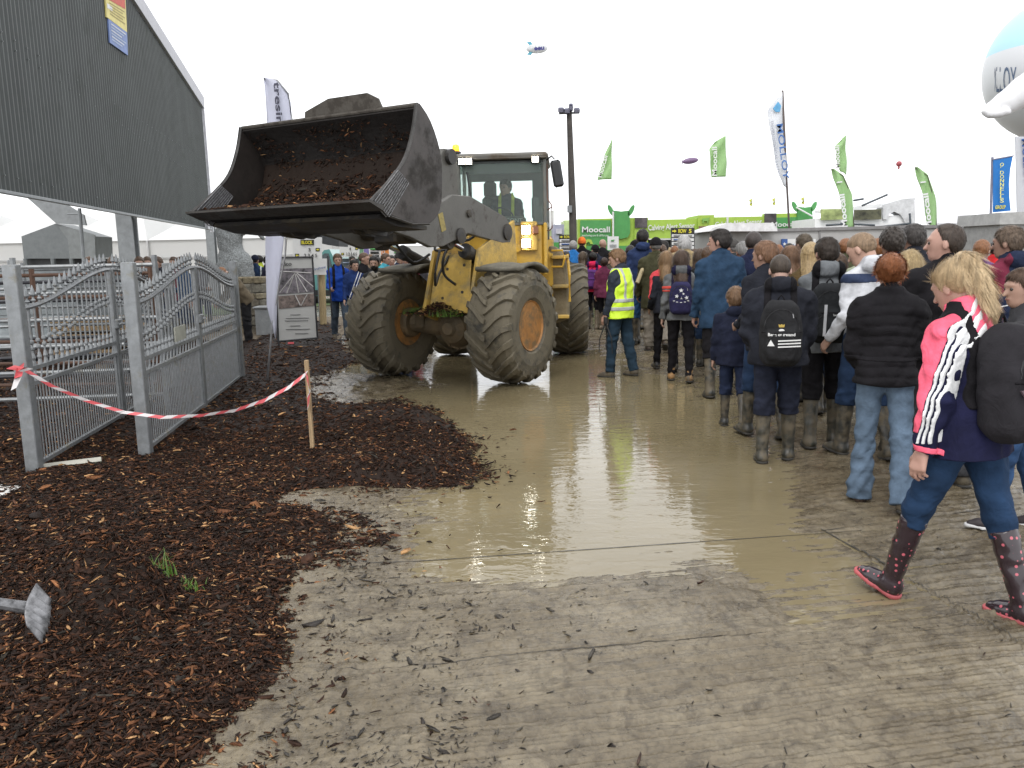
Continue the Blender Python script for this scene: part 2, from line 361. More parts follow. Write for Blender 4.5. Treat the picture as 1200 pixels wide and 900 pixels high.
def person(label, at, h, th, pose, look, vox=0.013, group='visitors walking along the muddy road', name='person', z0=0.0):
    J = joints(pose); w = pose.get('w', 1.0); k = h / 1.75 / ((J['head'][2] + 0.115 * J['hs']) / 1.75 if pose.get('fit') else 1.0)
    top, legs, feet, hair = look['top'], look['legs'], look['feet'], look['hair']
    skinc = look.get('skin', (0.50, 0.30, 0.22)); v = vox / k
    root = thing(name, (at[0], at[1], z0), label, 'person', group, rz=th)
    Mk = Matrix.Scale(k, 4)
    def layer(nm, f, lo, hi, m, par=root, vv=v):
        me = sdf_mesh(nm, f, lo, hi, vv)
        if me is None: return None
        me.transform(Mk); me.materials.append(m); me.shade_smooth()
        o = bpy.data.objects.new(nm, me); COL.objects.link(o); o.parent = par; return o
    sleeve = look.get('sleeve', 1.0)
    # body: one continuous figure from feet to head
    def fbody(P):
        X = tloc(P, J); d = loft(X, [(a, b * w, c * (w ** .5), e) for a, b, c, e in BODY], .58, -.07)
        d = smin(d, cone(X, (0, -.01, .50), (0, .012, .63), .058, .052), .03)
        for s in 'LR':
            q = J[s]
            d = smin(d, cone(P, q['h'], q['k'], .06, .045), .02); d = smin(d, cone(P, q['k'], q['a'], .048, .036), .02)
            hl = q['a'] + q['Rf'] @ np.array([0, -.02, -.045]); to = q['a'] + q['Rf'] @ np.array([0, .13, -.055]); d = smin(d, cone(P, hl, to, .03, .022), .02)
            d = smin(d, cone(P, q['sh'], q['e'], .045, .036), .03); d = smin(d, cone(P, q['e'], q['w'], .036, .025), .015)
            d = smin(d, near(P, q['w'] + q['F'] @ np.array([0, 0, -.07]), .2, lambda Z, q=q: hand_sdf(Z, q, v * .62)), .006)
        d = smin(d, near(P, J['head'], .22, lambda Z: head_sdf(hloc(Z, J)) * J['hs']), .02)
        return d
    js = np.array([J[s][q] for s in 'LR' for q in ('h', 'k', 'a', 'sh', 'e', 'w')] + [J['head'], J['hip']]); lo = js.min(0) - .25; hi = js.max(0) + .25; lo[2] = -.03; hi[2] = J['head'][2] + .16
    sk = mat('skin_%d' % int(skinc[0] * 99), skinc, rough=.5, var=.06, scale=14)
    if 'Subsurface Weight' in sk.node_tree.nodes['Principled BSDF'].inputs: sk.node_tree.nodes['Principled BSDF'].inputs['Subsurface Weight'].default_value = 0.0
    layer('body', fbody, lo, hi, sk)
    # top garment
    st, tc = top[0], top[1]; hem = top[2] if len(top) > 2 else -.14; fat = {'puffer': .022, 'coat': .02, 'jacket': .012, 'hoodie': .006, 'tight': -.006}[st]
    if pose.get('female'): TT = [(-.45, .20, .145, -.01), (-.2, .192, .145, -.015), (0, .178, .138, -.012), (.17, .140, .108, .0), (.33, .158, .128, .012), (.45, .15, .098, 0), (.51, .10, .075, 0), (.575, .062, .066, 0.005)]
    else: TT = [(-.45, .185, .14, 0), (-.2, .178, .135, 0), (0, .172, .135, 0), (.17, .165, .125, 0), (.35, .18, .128, 0), (.46, .168, .10, 0), (.52, .11, .078, 0), (.575, .066, .07, 0.005)]
    TT = [(a, (b + fat) * w, (c + fat) * (.5 + .5 * w), e) for a, b, c, e in TT]
    seed = sum(map(ord, label)) % 29 * .43; ar = top[3] if len(top) > 3 else 1.0
    def ftop(P, noarm=False):
        X = tloc(P, J); d = loft(X, TT, .60, hem - .02)
        amp = .0075
        if st == 'puffer': d = d - .012 * np.abs(np.sin(X[:, 2] * 46 + .3 * np.sin(20 * X[:, 0] + seed))) ** .6 + .004
        if not noarm:
            for s in 'LR':
                q = J[s]; r0 = (.060 + fat * .8) * (w ** .5) * ar
                d = smin(d, cone(X, (q['s'] * .045, -.008, .535), (q['s'] * .150 * w, -.005, .468), .040 + fat, .046 + fat), .04)
                da = cone(P, q['sh'], q['e'], r0, r0 * .84); e2 = q['e'] + (q['w'] - q['e']) * sleeve
                df = np.maximum(cone(P, q['e'], e2 + (e2 - q['e']) * .15, r0 * .84, r0 * .60), (P - e2) @ (q['F'] @ np.array([0, 0, -1.0])) - .01)
                if st == 'puffer':
                    tz = (P - q['sh']) @ (q['F'] @ np.array([0, 0, -1.0])); df = df - .010 * np.abs(np.sin(tz * 46)) ** .6; da = da - .010 * np.abs(np.sin(tz * 46)) ** .6
                a = smin(da, df, .02); a = a + .007 * wr(P, 1.15, seed + q['s']) + .009 * crease(P, .8, seed + 4)
                d = smin(d, a, .028)
        d = d + amp * wr(P, .8, seed) + (.008 if st != 'puffer' else .002) * crease(P, .62, seed + 1.3) * (v < .016)
        col = cone(X, (0, -.012, .555), (0, .0, .60 if st != 'tight' else .585), .066, .064); d = smin(d, np.maximum(col, X[:, 2] - .625 - .3 * -X[:, 1]), .015)
        if look.get('hood', st == 'hoodie'):
            hd = ell(X, (0, -.085, .565), (.115, .062, .075)); hd = -smin(-hd, cone(X, (0, -.04, .60), (0, -.03, .75), .06, .07), .02)
            d = smin(d, hd + .004 * wr(P, 2.2, seed), .02)
        return np.maximum(d, hem + .006 * np.sin(14 * X[:, 0] + seed) - X[:, 2])
    J['ftop'] = ftop; J['fbody'] = fbody; J['layer'] = layer; J['root'] = root; J['k'] = k
    tj = np.array([J[s][q] for s in 'LR' for q in ('h', 'sh', 'e', 'w')] + [J['neck']]); tl = tj.min(0) - .22; thh = tj.max(0) + .22; tl[2] = min(J['hip'][2] + hem - .06, tl[2] + .1); thh[2] = J['neck'][2] + .1
    J['tb'] = (tl, thh)
    topn = {'puffer': 'padded_jacket', 'coat': 'coat', 'jacket': 'jacket', 'hoodie': 'hooded_top', 'tight': 'top'}[st]
    TO = layer(topn, ftop, tl, thh, cloth(tc, shine=.35 if st == 'puffer' else .25)); J['top'] = TO
    # legs
    ls, lc = legs[0], legs[1]; g = pose.get('legw', 1.0)
    def fleg(P):
        X = tloc(P, J); d = loft(X, [(-.2, .15 * w * g, .11 * g, -.01), (0, .168 * w * g, .13 * g, -.012), (.1, .15 * w, .11, 0)], .12, -.06); d = d + 0
        for s in 'LR':
            q = J[s]; a1 = {'slim': (.098, .062, .048), 'jeans': (.102, .078, .064), 'flare': (.096, .066, .088), 'loose': (.104, .085, .078)}[ls]
            end = q['a'] + (q['a'] - q['k']) * (.02 if ls != 'flare' else .08); dd = smin(cone(P, q['h'], q['k'], a1[0] * g, a1[1] * g), cone(P, q['k'], end, a1[1] * g, a1[2]), .025)
            sh = (P - q['k']) @ ((end - q['k']) / np.linalg.norm(end - q['k'])); L = np.linalg.norm(end - q['k'])
            dd = dd + .0065 * wr(P, 1.0, seed + 3) * (1 + .6 * (sh > 0)) + (.009 if ls != 'slim' else .005) * crease(P * np.array([1, 1, 1.3]), .75, seed + 2) * (.4 + np.exp(-(sh / .12) ** 2) + (sh > L * .6)); dd = np.maximum(dd, sh - L)
            if feet[0] == 'welly': dd = np.maximum(dd, sh - (L - .335))
            d = smin(d, dd, .022)
        return np.maximum(d, -P[:, 2] + .012)
    J['fleg'] = fleg
    lj = np.array([J[s][q] for s in 'LR' for q in ('h', 'k', 'a')]); ll = lj.min(0) - .17; lh = lj.max(0) + .17; lh[2] = J['hip'][2] + .14; ll[2] = 0
    J['legs'] = layer(look.get('legname', 'trousers'), fleg, ll, lh, cloth(lc))
    # footwear
    fs, fc = feet[0], feet[1]; shaft = {'welly': .36, 'boot': .10, 'shoe': .03}[fs]; wide = {'welly': 1.14, 'boot': 1.08, 'shoe': 1.0}[fs]
    fm = feet[2] if len(feet) > 2 else mat('foot_%d_%d_%d' % tuple(int(c * 999) for c in fc), fc, rough=.32 if fs == 'welly' else .6, var=.25, scale=14, dirt=(.16, .13, .085), dirt_amt=.55, dscale=9)
    solec = feet[3] if len(feet) > 3 else (.04, .036, .03)
    for s in 'LR':
        q = J[s]; A = q['a']; Rf = q['Rf']; up = (q['k'] - A) / np.linalg.norm(q['k'] - A)
        def ff(P, q=q, A=A, Rf=Rf, up=up):
            X = (P - A) @ Rf; Y = X.copy(); Y[:, 2] = (Y[:, 2] + .08) * .8 - .08 * .8
            d = cone(X * np.array([1, 1, 1.0]), (0, -.025, -.035), (0, .10, -.052), .042 * wide, .036 * wide); d = smin(d, cone(X, (0, .07, -.055), (0, .145, -.062), .040 * wide, .028 * wide), .02)
            t = A + up * (shaft + .06); sh = cone(P, A - up * .03, t, .042 * wide, (.066 if fs == 'welly' else .045 * wide)); sh = sh + .003 * wr(P, 1.6, seed) ; sh = np.maximum(sh, (P - A) @ up - shaft)
            d = smin(d, sh, .03); return np.maximum(d, -.068 - X[:, 2])
        def fsole(P, A=A, Rf=Rf):
            X = (P - A) @ Rf; c = smin(cone(X * np.array([1, 1, 0]), (0, -.028, 0), (0, .07, 0), .042 * wide, .036 * wide), cone(X * np.array([1, 1, 0]), (0, .07, 0), (0, .148, 0), .044 * wide, .034 * wide), .02)
            return np.maximum(c - .002, np.maximum(X[:, 2] + .058, -.081 - X[:, 2]))
        c0 = np.array([A, A + up * (shaft + .03), A + Rf @ np.array([0, .2, -.09]), A + Rf @ np.array([0, -.09, -.09])])
        b = layer({'welly': 'boot', 'boot': 'boot', 'shoe': 'shoe'}[fs], ff, c0.min(0) - .08, c0.max(0) + .08, fm, vv=min(v, .010))
        if b: layer('sole', fsole, c0.min(0) - .06, c0[[0, 2, 3]].max(0) + .06, mat('sole_%d' % int(sum(solec) * 500), solec, rough=.7, var=.2), par=b, vv=min(v, .008))
    # hair
    hsn, hc = hair[0], hair[1]
    hm = mat('hair_%d_%d_%d' % tuple(int(c * 999) for c in hc), hc, rough=.5, var=.26, scale=1.0, bump=.004, bscale=2.2, stretch=(85, 85, 6), spec=.35)
    LN = {'short': [(-.12, -.098), (-.06, -.088), (-.038, -.06), (-.022, -.015), (.006, -.022), (.022, -.018), (.034, .02), (.055, .048), (.09, .062)], 'crop': [(-.12, -.085), (-.06, -.07), (-.035, -.045), (-.02, .0), (.0, .012), (.03, .03), (.055, .055), (.09, .066)],
          'long': [(-.12, -.12), (-.0, -.10), (.03, -.09), (.05, .02), (.07, .058), (.09, .065)], 'cap': [(-.12, .0), (0, .01), (.06, .035), (.12, .04)], 'hat': [(-.12, -.03), (0, -.02), (.06, .03), (.12, .04)]}
    LN['receding'] = [(-.12, -.095), (-.06, -.08), (-.035, -.05), (-.02, -.01), (.0, .0), (.02, .04), (.035, .08), (.05, .13), (.09, .15)]
    def fhair(P, kind=None, th_=None):
        def g(Z):
            Q = hloc(Z, J); ln = LN.get(kind or hsn, LN['long'] if hsn in ('long', 'bob') else LN['short']); 
            t = {'short': .011, 'crop': .006, 'long': .014, 'bob': .016, 'ponytail': .007, 'bun': .012, 'curly': .02, 'receding': .008, 'cap': .006, 'hat': .006, 'bald': .002}[hsn] if th_ is None else th_
            lz = np.interp(Q[:, 1], [a for a, _ in ln], [b for _, b in ln])
            if kind is None and hsn in ('short', 'crop', 'curly', 'receding', 'bald', 'ponytail', 'bun', 'cap'): t = (t + .001) * np.clip((Q[:, 2] - lz) / (.045 if hsn in ('short', 'crop', 'receding') else .02), 0.12, 1)
            d = smin(ell(Q, (0, -.012, .022), (.076, .098, .093)), ell(Q, (0, .028, -.022), (.060, .066, .088)), .03) - t
            tf = np.sin(Q[:, 0] * 260 + 40 * np.sin(Q[:, 2] * 30)) * .0012
            if hsn == 'curly' and kind is None: tf = .006 * np.sin(Q[:, 0] * 120) * np.sin(Q[:, 1] * 110 + 1) * np.sin(Q[:, 2] * 130)
            if hsn in ('short', 'long', 'bob', 'ponytail', 'bun') and kind is None: tf = tf + .003 * wr(Q, 3.5, seed)
            d = d + (tf if kind is None or kind in LN and kind not in ('cap', 'hat') else 0)
            d = np.maximum(d, lz - Q[:, 2] + (.004 * np.sin(Q[:, 0] * 150 + Q[:, 1] * 190) if kind is None else 0))
            if kind is None:
                st2 = .002 * np.sin(Q[:, 0] * 420 + 25 * np.sin(Q[:, 2] * 22 + seed)) + .002 * np.sin(Q[:, 1] * 310 + 13 * np.sin(Q[:, 2] * 31))
                if hsn == 'long':
                    e = cone(Q * np.array([.8, 1.25, 1]), (0, -.06, -.02), (0, -.125, -.22), .066, .055) + .006 * np.sin(Q[:, 0] * 90); d = smin(d, e + st2, .03)
                if hsn == 'bob': d = smin(d, ell(Q, (0, -.045, -.03), (.10, .085, .095)) + .008 * wr(Q, 3, seed) + st2, .03)
                if hsn == 'ponytail':
                    c = look.get('tail', [(0, -.06, .088, .022), (0, -.09, .115, .026), (0, -.12, .09, .032), (0, -.132, .02, .036), (0, -.128, -.06, .038), (0, -.118, -.125, .032), (.01, -.11, -.175, .012)])
                    for a, b in zip(c, c[1:]): d = smin(d, cone(Q * np.array([1, 1, 1]), a[:3], b[:3], a[3], b[3]) + st2 + .0045 * wr(Q, 4, 1.0), .014)
                if hsn == 'bun': d = smin(d, ell(Q, (0, -.122, .025), (.052, .046, .060)) + st2 * 1.5 + .008 * wr(Q, 4, seed), .02)
            return d * J['hs']
        return near(P, J['head'] + J['H'] @ np.array([0, -.05, -.05]), .36, g)
    hd = J['head']; hv = min(v, .009)
    if hsn != 'bald':
        ho = layer('hair', fhair, hd - .28 if hsn in ('long', 'ponytail') else hd - .19, hd + .19, hm, vv=hv)
        if ho and vox <= .0141 and not look.get('cap'):
            m2 = add_strands(ho.data, hd, J['H'], J['hs'], hsn, int({True: 5200, False: 2200}[vox <= .0105] * (3.2 if hsn in ('ponytail', 'long') else 1.4)), k, int(seed * 10)); m2.materials.append(hm); m2.shade_smooth(); ho.data = m2
    if look.get('cap'):
        cm = cloth(look['cap'][1]); kind = look['cap'][0]
        c = layer({'cap': 'cap', 'hat': 'woolly_hat'}[kind], lambda P: fhair(P, kind, .017), hd - .17, hd + .18, cm, vv=hv)
        if kind == 'cap' and c:
            layer('cap_peak', lambda P: near(P, hd, .3, lambda Z: ell(hloc(Z, J), (0, .115, .045), (.07, .07, .008)) * J['hs']), hd - .22, hd + .22, cm, par=c, vv=.007)
    if look.get('face', True) and v < .02:
        for s in (-1, 1):
            mb = MB(); c = hd + J['H'] @ np.array([s * .031, .0805, .006]) * J['hs']; rr = .0125 * J['hs']
            mb.lathe([(rr * math.sin(a), rr * math.cos(a)) for a in [math.pi * i / 6 for i in range(7)]], c=tuple(c), n=10)
            mb.v = [tuple(np.array(p) * k) for p in mb.v]; e = part('eye', mb, mat('eye', (.06, .045, .035), rough=.15, var=.3), None, True, fix=False); e.parent = root
        mb = MB(); mb.v = []; c = [hd + J['H'] @ (np.array([math.sin(a) * .02, .1005 - .006 * abs(math.sin(a)), -.056]) * J['hs']) for a in (-1.2, -.6, 0, .6, 1.2)]
        mb.tube([tuple(p) for p in c], .0042, n=6); mb.v = [tuple(np.array(p) * k) for p in mb.v]; e = part('mouth', mb, mat('lips', (.38, .15, .12), rough=.45), None, True); e.parent = root
    if look.get('beard'):
        bm_ = hm
        layer('beard', lambda P: near(P, hd, .22, lambda Z: np.maximum(head_sdf(hloc(Z, J)) - .006, np.maximum(hloc(Z, J)[:, 2] + .045 + .4 * np.abs(hloc(Z, J)[:, 0]) - .02, -hloc(Z, J)[:, 1] + .01))), hd - .16, hd + .16, bm_, vv=.007)
    return J
def overlay(J, nm, col, zone, off=.004, base='ftop', par=None, m=None, vv=None, **kw):
    f = J[base]; b = J['tb']
    lo, hi = kw.get('b', b)
    return J['layer'](nm, lambda P: np.maximum(f(P) - off, zone(P, tloc(P, J))), lo, hi, m or cloth(col), par or J['top'], vv or .009 / J['k'])
def backpack(J, label, col, size=(.155, .085, .22), cz=.30, sx=.10, group=None, flat=0.0, strapc=None, patch=None, pocket=True, vox=.010, name='backpack', yo=0.0):
    root = J['root']; k = J['k']; o = thing(name, root.location.copy(), label, 'backpack', group, rz=root.rotation_euler[2]); Mk = Matrix.Scale(k, 4)
    hx, hy, hz = size; y0 = -(.13 + hy * .85) + yo
    # sit it against the back
    test = np.array([[0, y, cz] for y in np.linspace(-.35, 0, 60)]) @ J['T'].T + J['hip']; dv = J['ftop'](test); ys = np.linspace(-.35, 0, 60)[np.argmax(dv < 0)]; y0 = ys - hy * .82 + yo
    def lay(nm, f, lo, hi, m, par, v):
        me = sdf_mesh(nm, f, lo, hi, v / k)
        if me is None: return None
        me.transform(Mk); me.materials.append(m); me.shade_smooth(); q = bpy.data.objects.new(nm, me); COL.objects.link(q); q.parent = par; return q
    c0 = J['hip'] + J['T'] @ np.array([0, y0, cz]); R0 = max(size) + .12
    def fb(P):
        X = tloc(P, J) - np.array([0, y0, cz]); X = X.copy(); tp = 1 - .28 * np.clip((X[:, 2] + .02) / hz, 0, 1) ** 2 - .1 * np.clip((-X[:, 2]) / hz, 0, 1) ** 2
        X[:, 0] = X[:, 0] / tp
        d = rbox(X, (0, 0, 0), size, min(hx, hy, hz) * .8) ; 
        if pocket: d = smin(d, rbox(X, (0, -hy * .8, -hz * .35), (hx * .72, hy * .45, hz * .48), .035), .012)
        return d * .85 + .004 * wr(P, 1.3, 2.0)
    body = lay('bag', fb, c0 - R0, c0 + R0, cloth(col, shine=.4), o, vox)
    sc = strapc or tuple(c * .6 for c in col)
    for s in (-1, 1):
        def fs(P, s=s):
            X = tloc(P, J); sl = np.abs(X[:, 0] - s * (sx + .02 * np.clip((.5 - X[:, 2]) * 2, 0, 1))) - .027
            return np.maximum(np.maximum(J['ftop'](P) - .011, sl), np.maximum(cz - .12 - X[:, 2], -.40 - X[:, 1]))
        lo, hi = J['tb']; lay('strap', fs, lo, hi, cloth(sc), o, .010)
    mb = MB(); mb.tube([tuple(J['hip'] + J['T'] @ np.array([x, y0 + hy * .5, cz + hz * (.93 + .22 * (1 - (x / .03) ** 2))])) for x in (-.03, -.02, 0, .02, .03)], .007, n=6)
    mb.v = [tuple(np.array(p) * k) for p in mb.v]; e = part('grab_handle', mb, cloth(sc), None, True); e.parent = o
    J['bag'] = (o, y0, fb, lay, body, c0, R0, cz, size)
    def bline(pts, r, nm, m_):
        mb = MB(); mb.tube([tuple(J['hip'] + J['T'] @ np.array([x, bagface(J, cz + z, x) - .001, cz + z])) for x, z in pts], r, n=5); mb.v = [tuple(np.array(p) * k) for p in mb.v]; q = part(nm, mb, m_, None); q.parent = o
    zm = mat('zip_dark', (.01, .01, .012), rough=.4); arc = [(hx * .80 * math.cos(a), hz * (.12 + .62 * math.sin(a))) for a in [math.pi * i / 14 for i in range(15)]]
    bline(arc, .0045, 'zip', zm); bline([(hx * .66 * math.cos(a), hz * (-.30 + .30 * math.sin(a))) for a in [math.pi * i / 10 for i in range(11)]], .004, 'zip', zm); bline([arc[4], (arc[4][0] + .006, arc[4][1] - .035)], .004, 'zip_puller', mat('zip_metal', (.5, .5, .52), rough=.4))
    bline([(-hx * .9, hz * .05), (-hx * .45, hz * .02), (hx * .45, hz * .02), (hx * .9, hz * .05)], .006, 'webbing', cloth(sc)); return o
def bagface(J, z, x=0.0):                  # point on the bag's rear face, torso frame
    o, y0, fb = J['bag'][:3]; ys = np.linspace(-.55, y0, 140); P = np.array([[x, y, z] for y in ys]) @ J['T'].T + J['hip']; d = fb(P); return ys[np.argmax(d < 0)]
def bag_text(J, s, x, z, size, m, bold=.0, sx=1.0, name='lettering'):
    o = J['bag'][0]; k = J['k']; y = bagface(J, z + size * .3, x) - .004
    T = Matrix([list(r) for r in J['T']]).to_4x4()
    M = Matrix.Scale(k, 4) @ Matrix.Translation(Vector(J['hip'])) @ T @ Matrix.Translation((x, y, z)) @ Matrix.Rotation(R(90), 4, 'X')
    q = text(s, M, size, m, None, name=name, bold=bold, ext=.003, align='CENTER', sx=sx); q.parent = o; return q
def bag_shape(J, pts, x, z, m, name='emblem', rot=0.0):      # small flat shape on the bag, pts in metres
    o = J['bag'][0]; k = J['k']; y = bagface(J, z, x) - .002; mb = MB()
    c, s = math.cos(rot), math.sin(rot); pts = [(a * c - b * s, a * s + b * c) for a, b in pts]
    H = J['hip'] + J['T'] @ np.array([x, y, z]); ax, az, an = J['T'] @ np.array([1, 0, 0]), J['T'] @ np.array([0, 0, 1]), J['T'] @ np.array([0, 1, 0])
    mb.prism(pts, H, ax, az, an, .008); mb.v = [tuple(np.array(p) * k) for p in mb.v]; q = part(name, mb, m, None); q.parent = o; return q
def star(r, n=5, inner=.42): return [((r if i % 2 == 0 else r * inner) * math.sin(math.pi * i / n), (r if i % 2 == 0 else r * inner) * math.cos(math.pi * i / n)) for i in range(2 * n)]
# ------------------------------------------------------------------ wheel loader
MF = Matrix.Translation((-.82, 11.1, 0)) @ Matrix.Rotation(R(150), 4, 'Z')      # front frame: x to its right, y forward
MR = Matrix.Translation((-.1, 12.35, 0)) @ Matrix.Rotation(R(176), 4, 'Z')      # rear frame and cab
MUD = (.19, .155, .095)
yel = mat('loader_yellow', (.80, .49, .06), rough=.42, var=.07, scale=4, dirt=(.36, .25, .09), dirt_amt=.22, dscale=5, coat=.15, bump=.002, bscale=40)
yel2 = mat('muddy_yellow', (.74, .48, .10), rough=.55, var=.12, scale=5, dirt=(.40, .30, .13), dirt_amt=.4, dscale=4, bump=.004, bscale=40)
grey = mat('boom_grey', (.135, .128, .112), rough=.5, var=.12, scale=3, dirt=(.075, .062, .05), dirt_amt=.2, dscale=4, bump=.002, bscale=50)
dark = mat('dark_steel', (.035, .032, .03), rough=.55, var=.25, scale=8, dirt=(.10, .08, .05), dirt_amt=.4)
steelb = mat('bucket_steel', (.034, .026, .021), rough=.7, var=.35, scale=5, dirt=(.014, .010, .008), dirt_amt=1.1, dscale=3, metal=.1, bump=.02, bscale=14)
bside = mat('bucket_side', (.055, .045, .040), rough=.45, var=.25, scale=4, dirt=(.03, .025, .02), dirt_amt=.4, metal=.3)
wornm = mat('worn_edge', (.30, .30, .31), rough=.4, var=.3, scale=30, metal=.5)
chrome = mat('chrome_rod', (.7, .7, .72), rough=.12, metal=1, var=.03)
black = mat('black_plastic', (.018, .018, .019), rough=.45, var=.2)
rubber = mat('tyre_rubber', (.034, .032, .028), rough=.5, var=.3, scale=5, dirt=(.19, .162, .110), dirt_amt=.88, dscale=4.5, bump=.005, bscale=30)
rimm = mat('rim_paint', (.55, .25, .07), rough=.55, var=.2, scale=5, dirt=(.26, .17, .08), dirt_amt=.45, dscale=6, bump=.003, bscale=30)
mudgrey = mat('mud_fender', (.17, .155, .12), rough=.85, var=.2, scale=8, bump=.012, bscale=12)
def glassy(name, col, amt):
    m, t, b = nt(name); o = t.nodes['Material Output']; tr = nn(t, 'ShaderNodeBsdfTransparent'); tr.inputs[0].default_value = (*col, 1)
    b.inputs['Base Color'].default_value = (*col, 1); b.inputs['Roughness'].default_value = .04
    fr = nn(t, 'ShaderNodeFresnel', ins={0: 1.5}); ad = nn(t, 'ShaderNodeMath', operation='ADD'); ad.inputs[1].default_value = amt; t.links.new(fr.outputs[0], ad.inputs[0])
    mx = nn(t, 'ShaderNodeMixShader'); t.links.new(ad.outputs[0], mx.inputs[0]); t.links.new(tr.outputs[0], mx.inputs[1]); t.links.new(b.outputs[0], mx.inputs[2]); t.links.new(mx.outputs[0], o.inputs[0])
    return m
glass = glassy('cab_glass', (.80, .90, .86), .05); glassd = glassy('cab_glass_dark', (.10, .13, .13), .25)
lampm = mat('lamp_lens_lit', (1, .97, .9), rough=.2, var=0, emit=((1, .95, .82), 12.0))
L = thing('wheel_loader', (-.45, 12.0, 0), 'yellow articulated wheel loader on muddy flotation tyres with raised bucket', 'wheel loader')
def lp(name, mb, m, par=None, **k): return part(name, mb, m, par or L, **k)
# wheels
def tyre_mb(M, Rr=.76, wd=.62, lugs=21, up=1):
    mb = MB(M); h = wd / 2; r0 = .315
    mb.lathe([(r0, -h * .80), (r0 + .05, -h * .96), (.52, -h * 1.04), (.64, -h * 1.0), (.695, -h * .82), (.712, -h * .4), (.715, 0), (.712, h * .4), (.695, h * .82), (.64, h * 1.0), (.52, h * 1.04), (r0 + .05, h * .96), (r0, h * .80)], axis='x', n=64, close=True)
    for sd in (-1, 1):
        for k in range(lugs):
            a0 = 2 * math.pi * (k + (.5 if sd > 0 else 0)) / lugs; jit = random.uniform(-.01, .01)
            path = [(-.03, .712, 0), (.10, .712, .03), (.25, .706, .09), (.50, .703, .20), (.80, .690, .30), (.99, .655, .34), (1.05, .60, .35)]
            hts = [.046, .05, .05, .048, .046, .03, .006]; ring = []
            for (u, r, da), ht in zip(path, hts):
                hw = (.030 + .012 * u) / r; x = sd * u * h
                a = a0 + up * da + jit; row = []
                for dd, rr in ((-1.25, -.012), (-.85, ht), (.85, ht), (1.25, -.012)):
                    ang = a + dd * hw; q = r + rr if u < 1.04 else r + rr * .3
                    xx = x + (sd * ht * .45 if (u > .9 and rr > 0) else 0)
                    row.append(mb.pt((xx, q * math.cos(ang), .76 + q * math.sin(ang))))
                ring.append(row)
            for a, b in zip(ring, ring[1:]):
                for j in range(3): mb.f.append([a[j], a[j + 1], b[j + 1], b[j]])
            mb.f.append(ring[0][::-1]); mb.f.append(ring[-1])
    # shift the carcass up to axle height (lathe is centred on 0)
    n = 64 * 13; Z = mb.M.to_3x3() @ Vector((0, 0, .76))
    for i in range(n): x, y, z = mb.v[i]; mb.v[i] = (x + Z.x, y + Z.y, z + Z.z)
    return mb
def rim_mb(M, s):
    mb = MB(M @ Matrix.Translation((0, 0, .76))); h = .31
    mb.lathe([(.33, s * h * .84), (.325, s * h * .90), (.305, s * h * .84), (.298, s * h * .6), (.275, s * h * .5), (.265, s * h * .2), (.25, -s * .02), (.245, -s * .06), (.20, -s * .05), (.17, -s * .0), (.12, s * .01), (.11, s * .07), (0, s * .075)], axis='x', n=40)
    for k in range(12):
        a = 2 * math.pi * k / 12; mb.lathe([(.016, s * .0), (.016, s * .035), (0, s * .036)], c=(-.055 * s, .19 * math.cos(a), .19 * math.sin(a)), axis='x', n=6)
    mb.lathe([(.325, -s * h * .86), (.305, -s * h * .8), (.31, -s * h * .2), (.28, 0), (.2, -.01 * s), (.14, -s * .08)], axis='x', n=40)
    return mb
for M, x, s in ((MF, -.98, -1), (MF, .98, 1), (MR @ Matrix.Translation((0, -1.45, 0)), -.98, -1), (MR @ Matrix.Translation((0, -1.45, 0)), .98, 1)):
    Mw = M @ Matrix.Translation((x, 0, 0)); wo = bpy.data.objects.new('wheel', None); COL.objects.link(wo); wo.parent = L; wo.matrix_parent_inverse = PW(L).inverted(); wo.location = Mw @ Vector((0, 0, .76))
    part('tyre', tyre_mb(Mw), rubber, wo, smooth=False); part('rim', rim_mb(Mw, s), rimm, wo, smooth=False)
# front axle and differential
mb = MB(MF); mb.tube([(-.72, 0, .76), (-.3, 0, .73), (.3, 0, .73), (.72, 0, .76)], [.11, .14, .14, .11], n=14)
for s in (-1, 1): mb.lathe([(.19, s * .62), (.21, s * .66), (.21, s * .74), (.15, s * .78)], c=(0, 0, .76), axis='x', n=20); mb.box((s * .42, .04, .80), (.14, .26, .22), bev=.02)
lp('front_axle', mb, mat('muddy_axle', (.22, .15, .075), rough=.8, var=.25, scale=9, dirt=(.14, .105, .06), dirt_amt=.7, bump=.01, bscale=22))
mb = MB(MF @ Matrix.Translation((-.18, 0, .72))); mb.lathe([(0, .36), (.08, .355), (.11, .31), (.20, .25), (.26, .14), (.285, .0), (.25, -.15), (.14, -.32), (.10, -.5)], axis='y', n=22); mb.lathe([(.275, .04), (.30, .05), (.30, .09), (.27, .1)], axis='y', n=22)
for k in range(12):
    a = 2 * math.pi * k / 12; mb.lathe([(.016, .09), (.016, .12), (0, .12)], c=(.285 * math.sin(a), 0, .285 * math.cos(a)), axis='y', n=6)
lp('differential', mb, MATS['muddy_axle'], smooth=False)
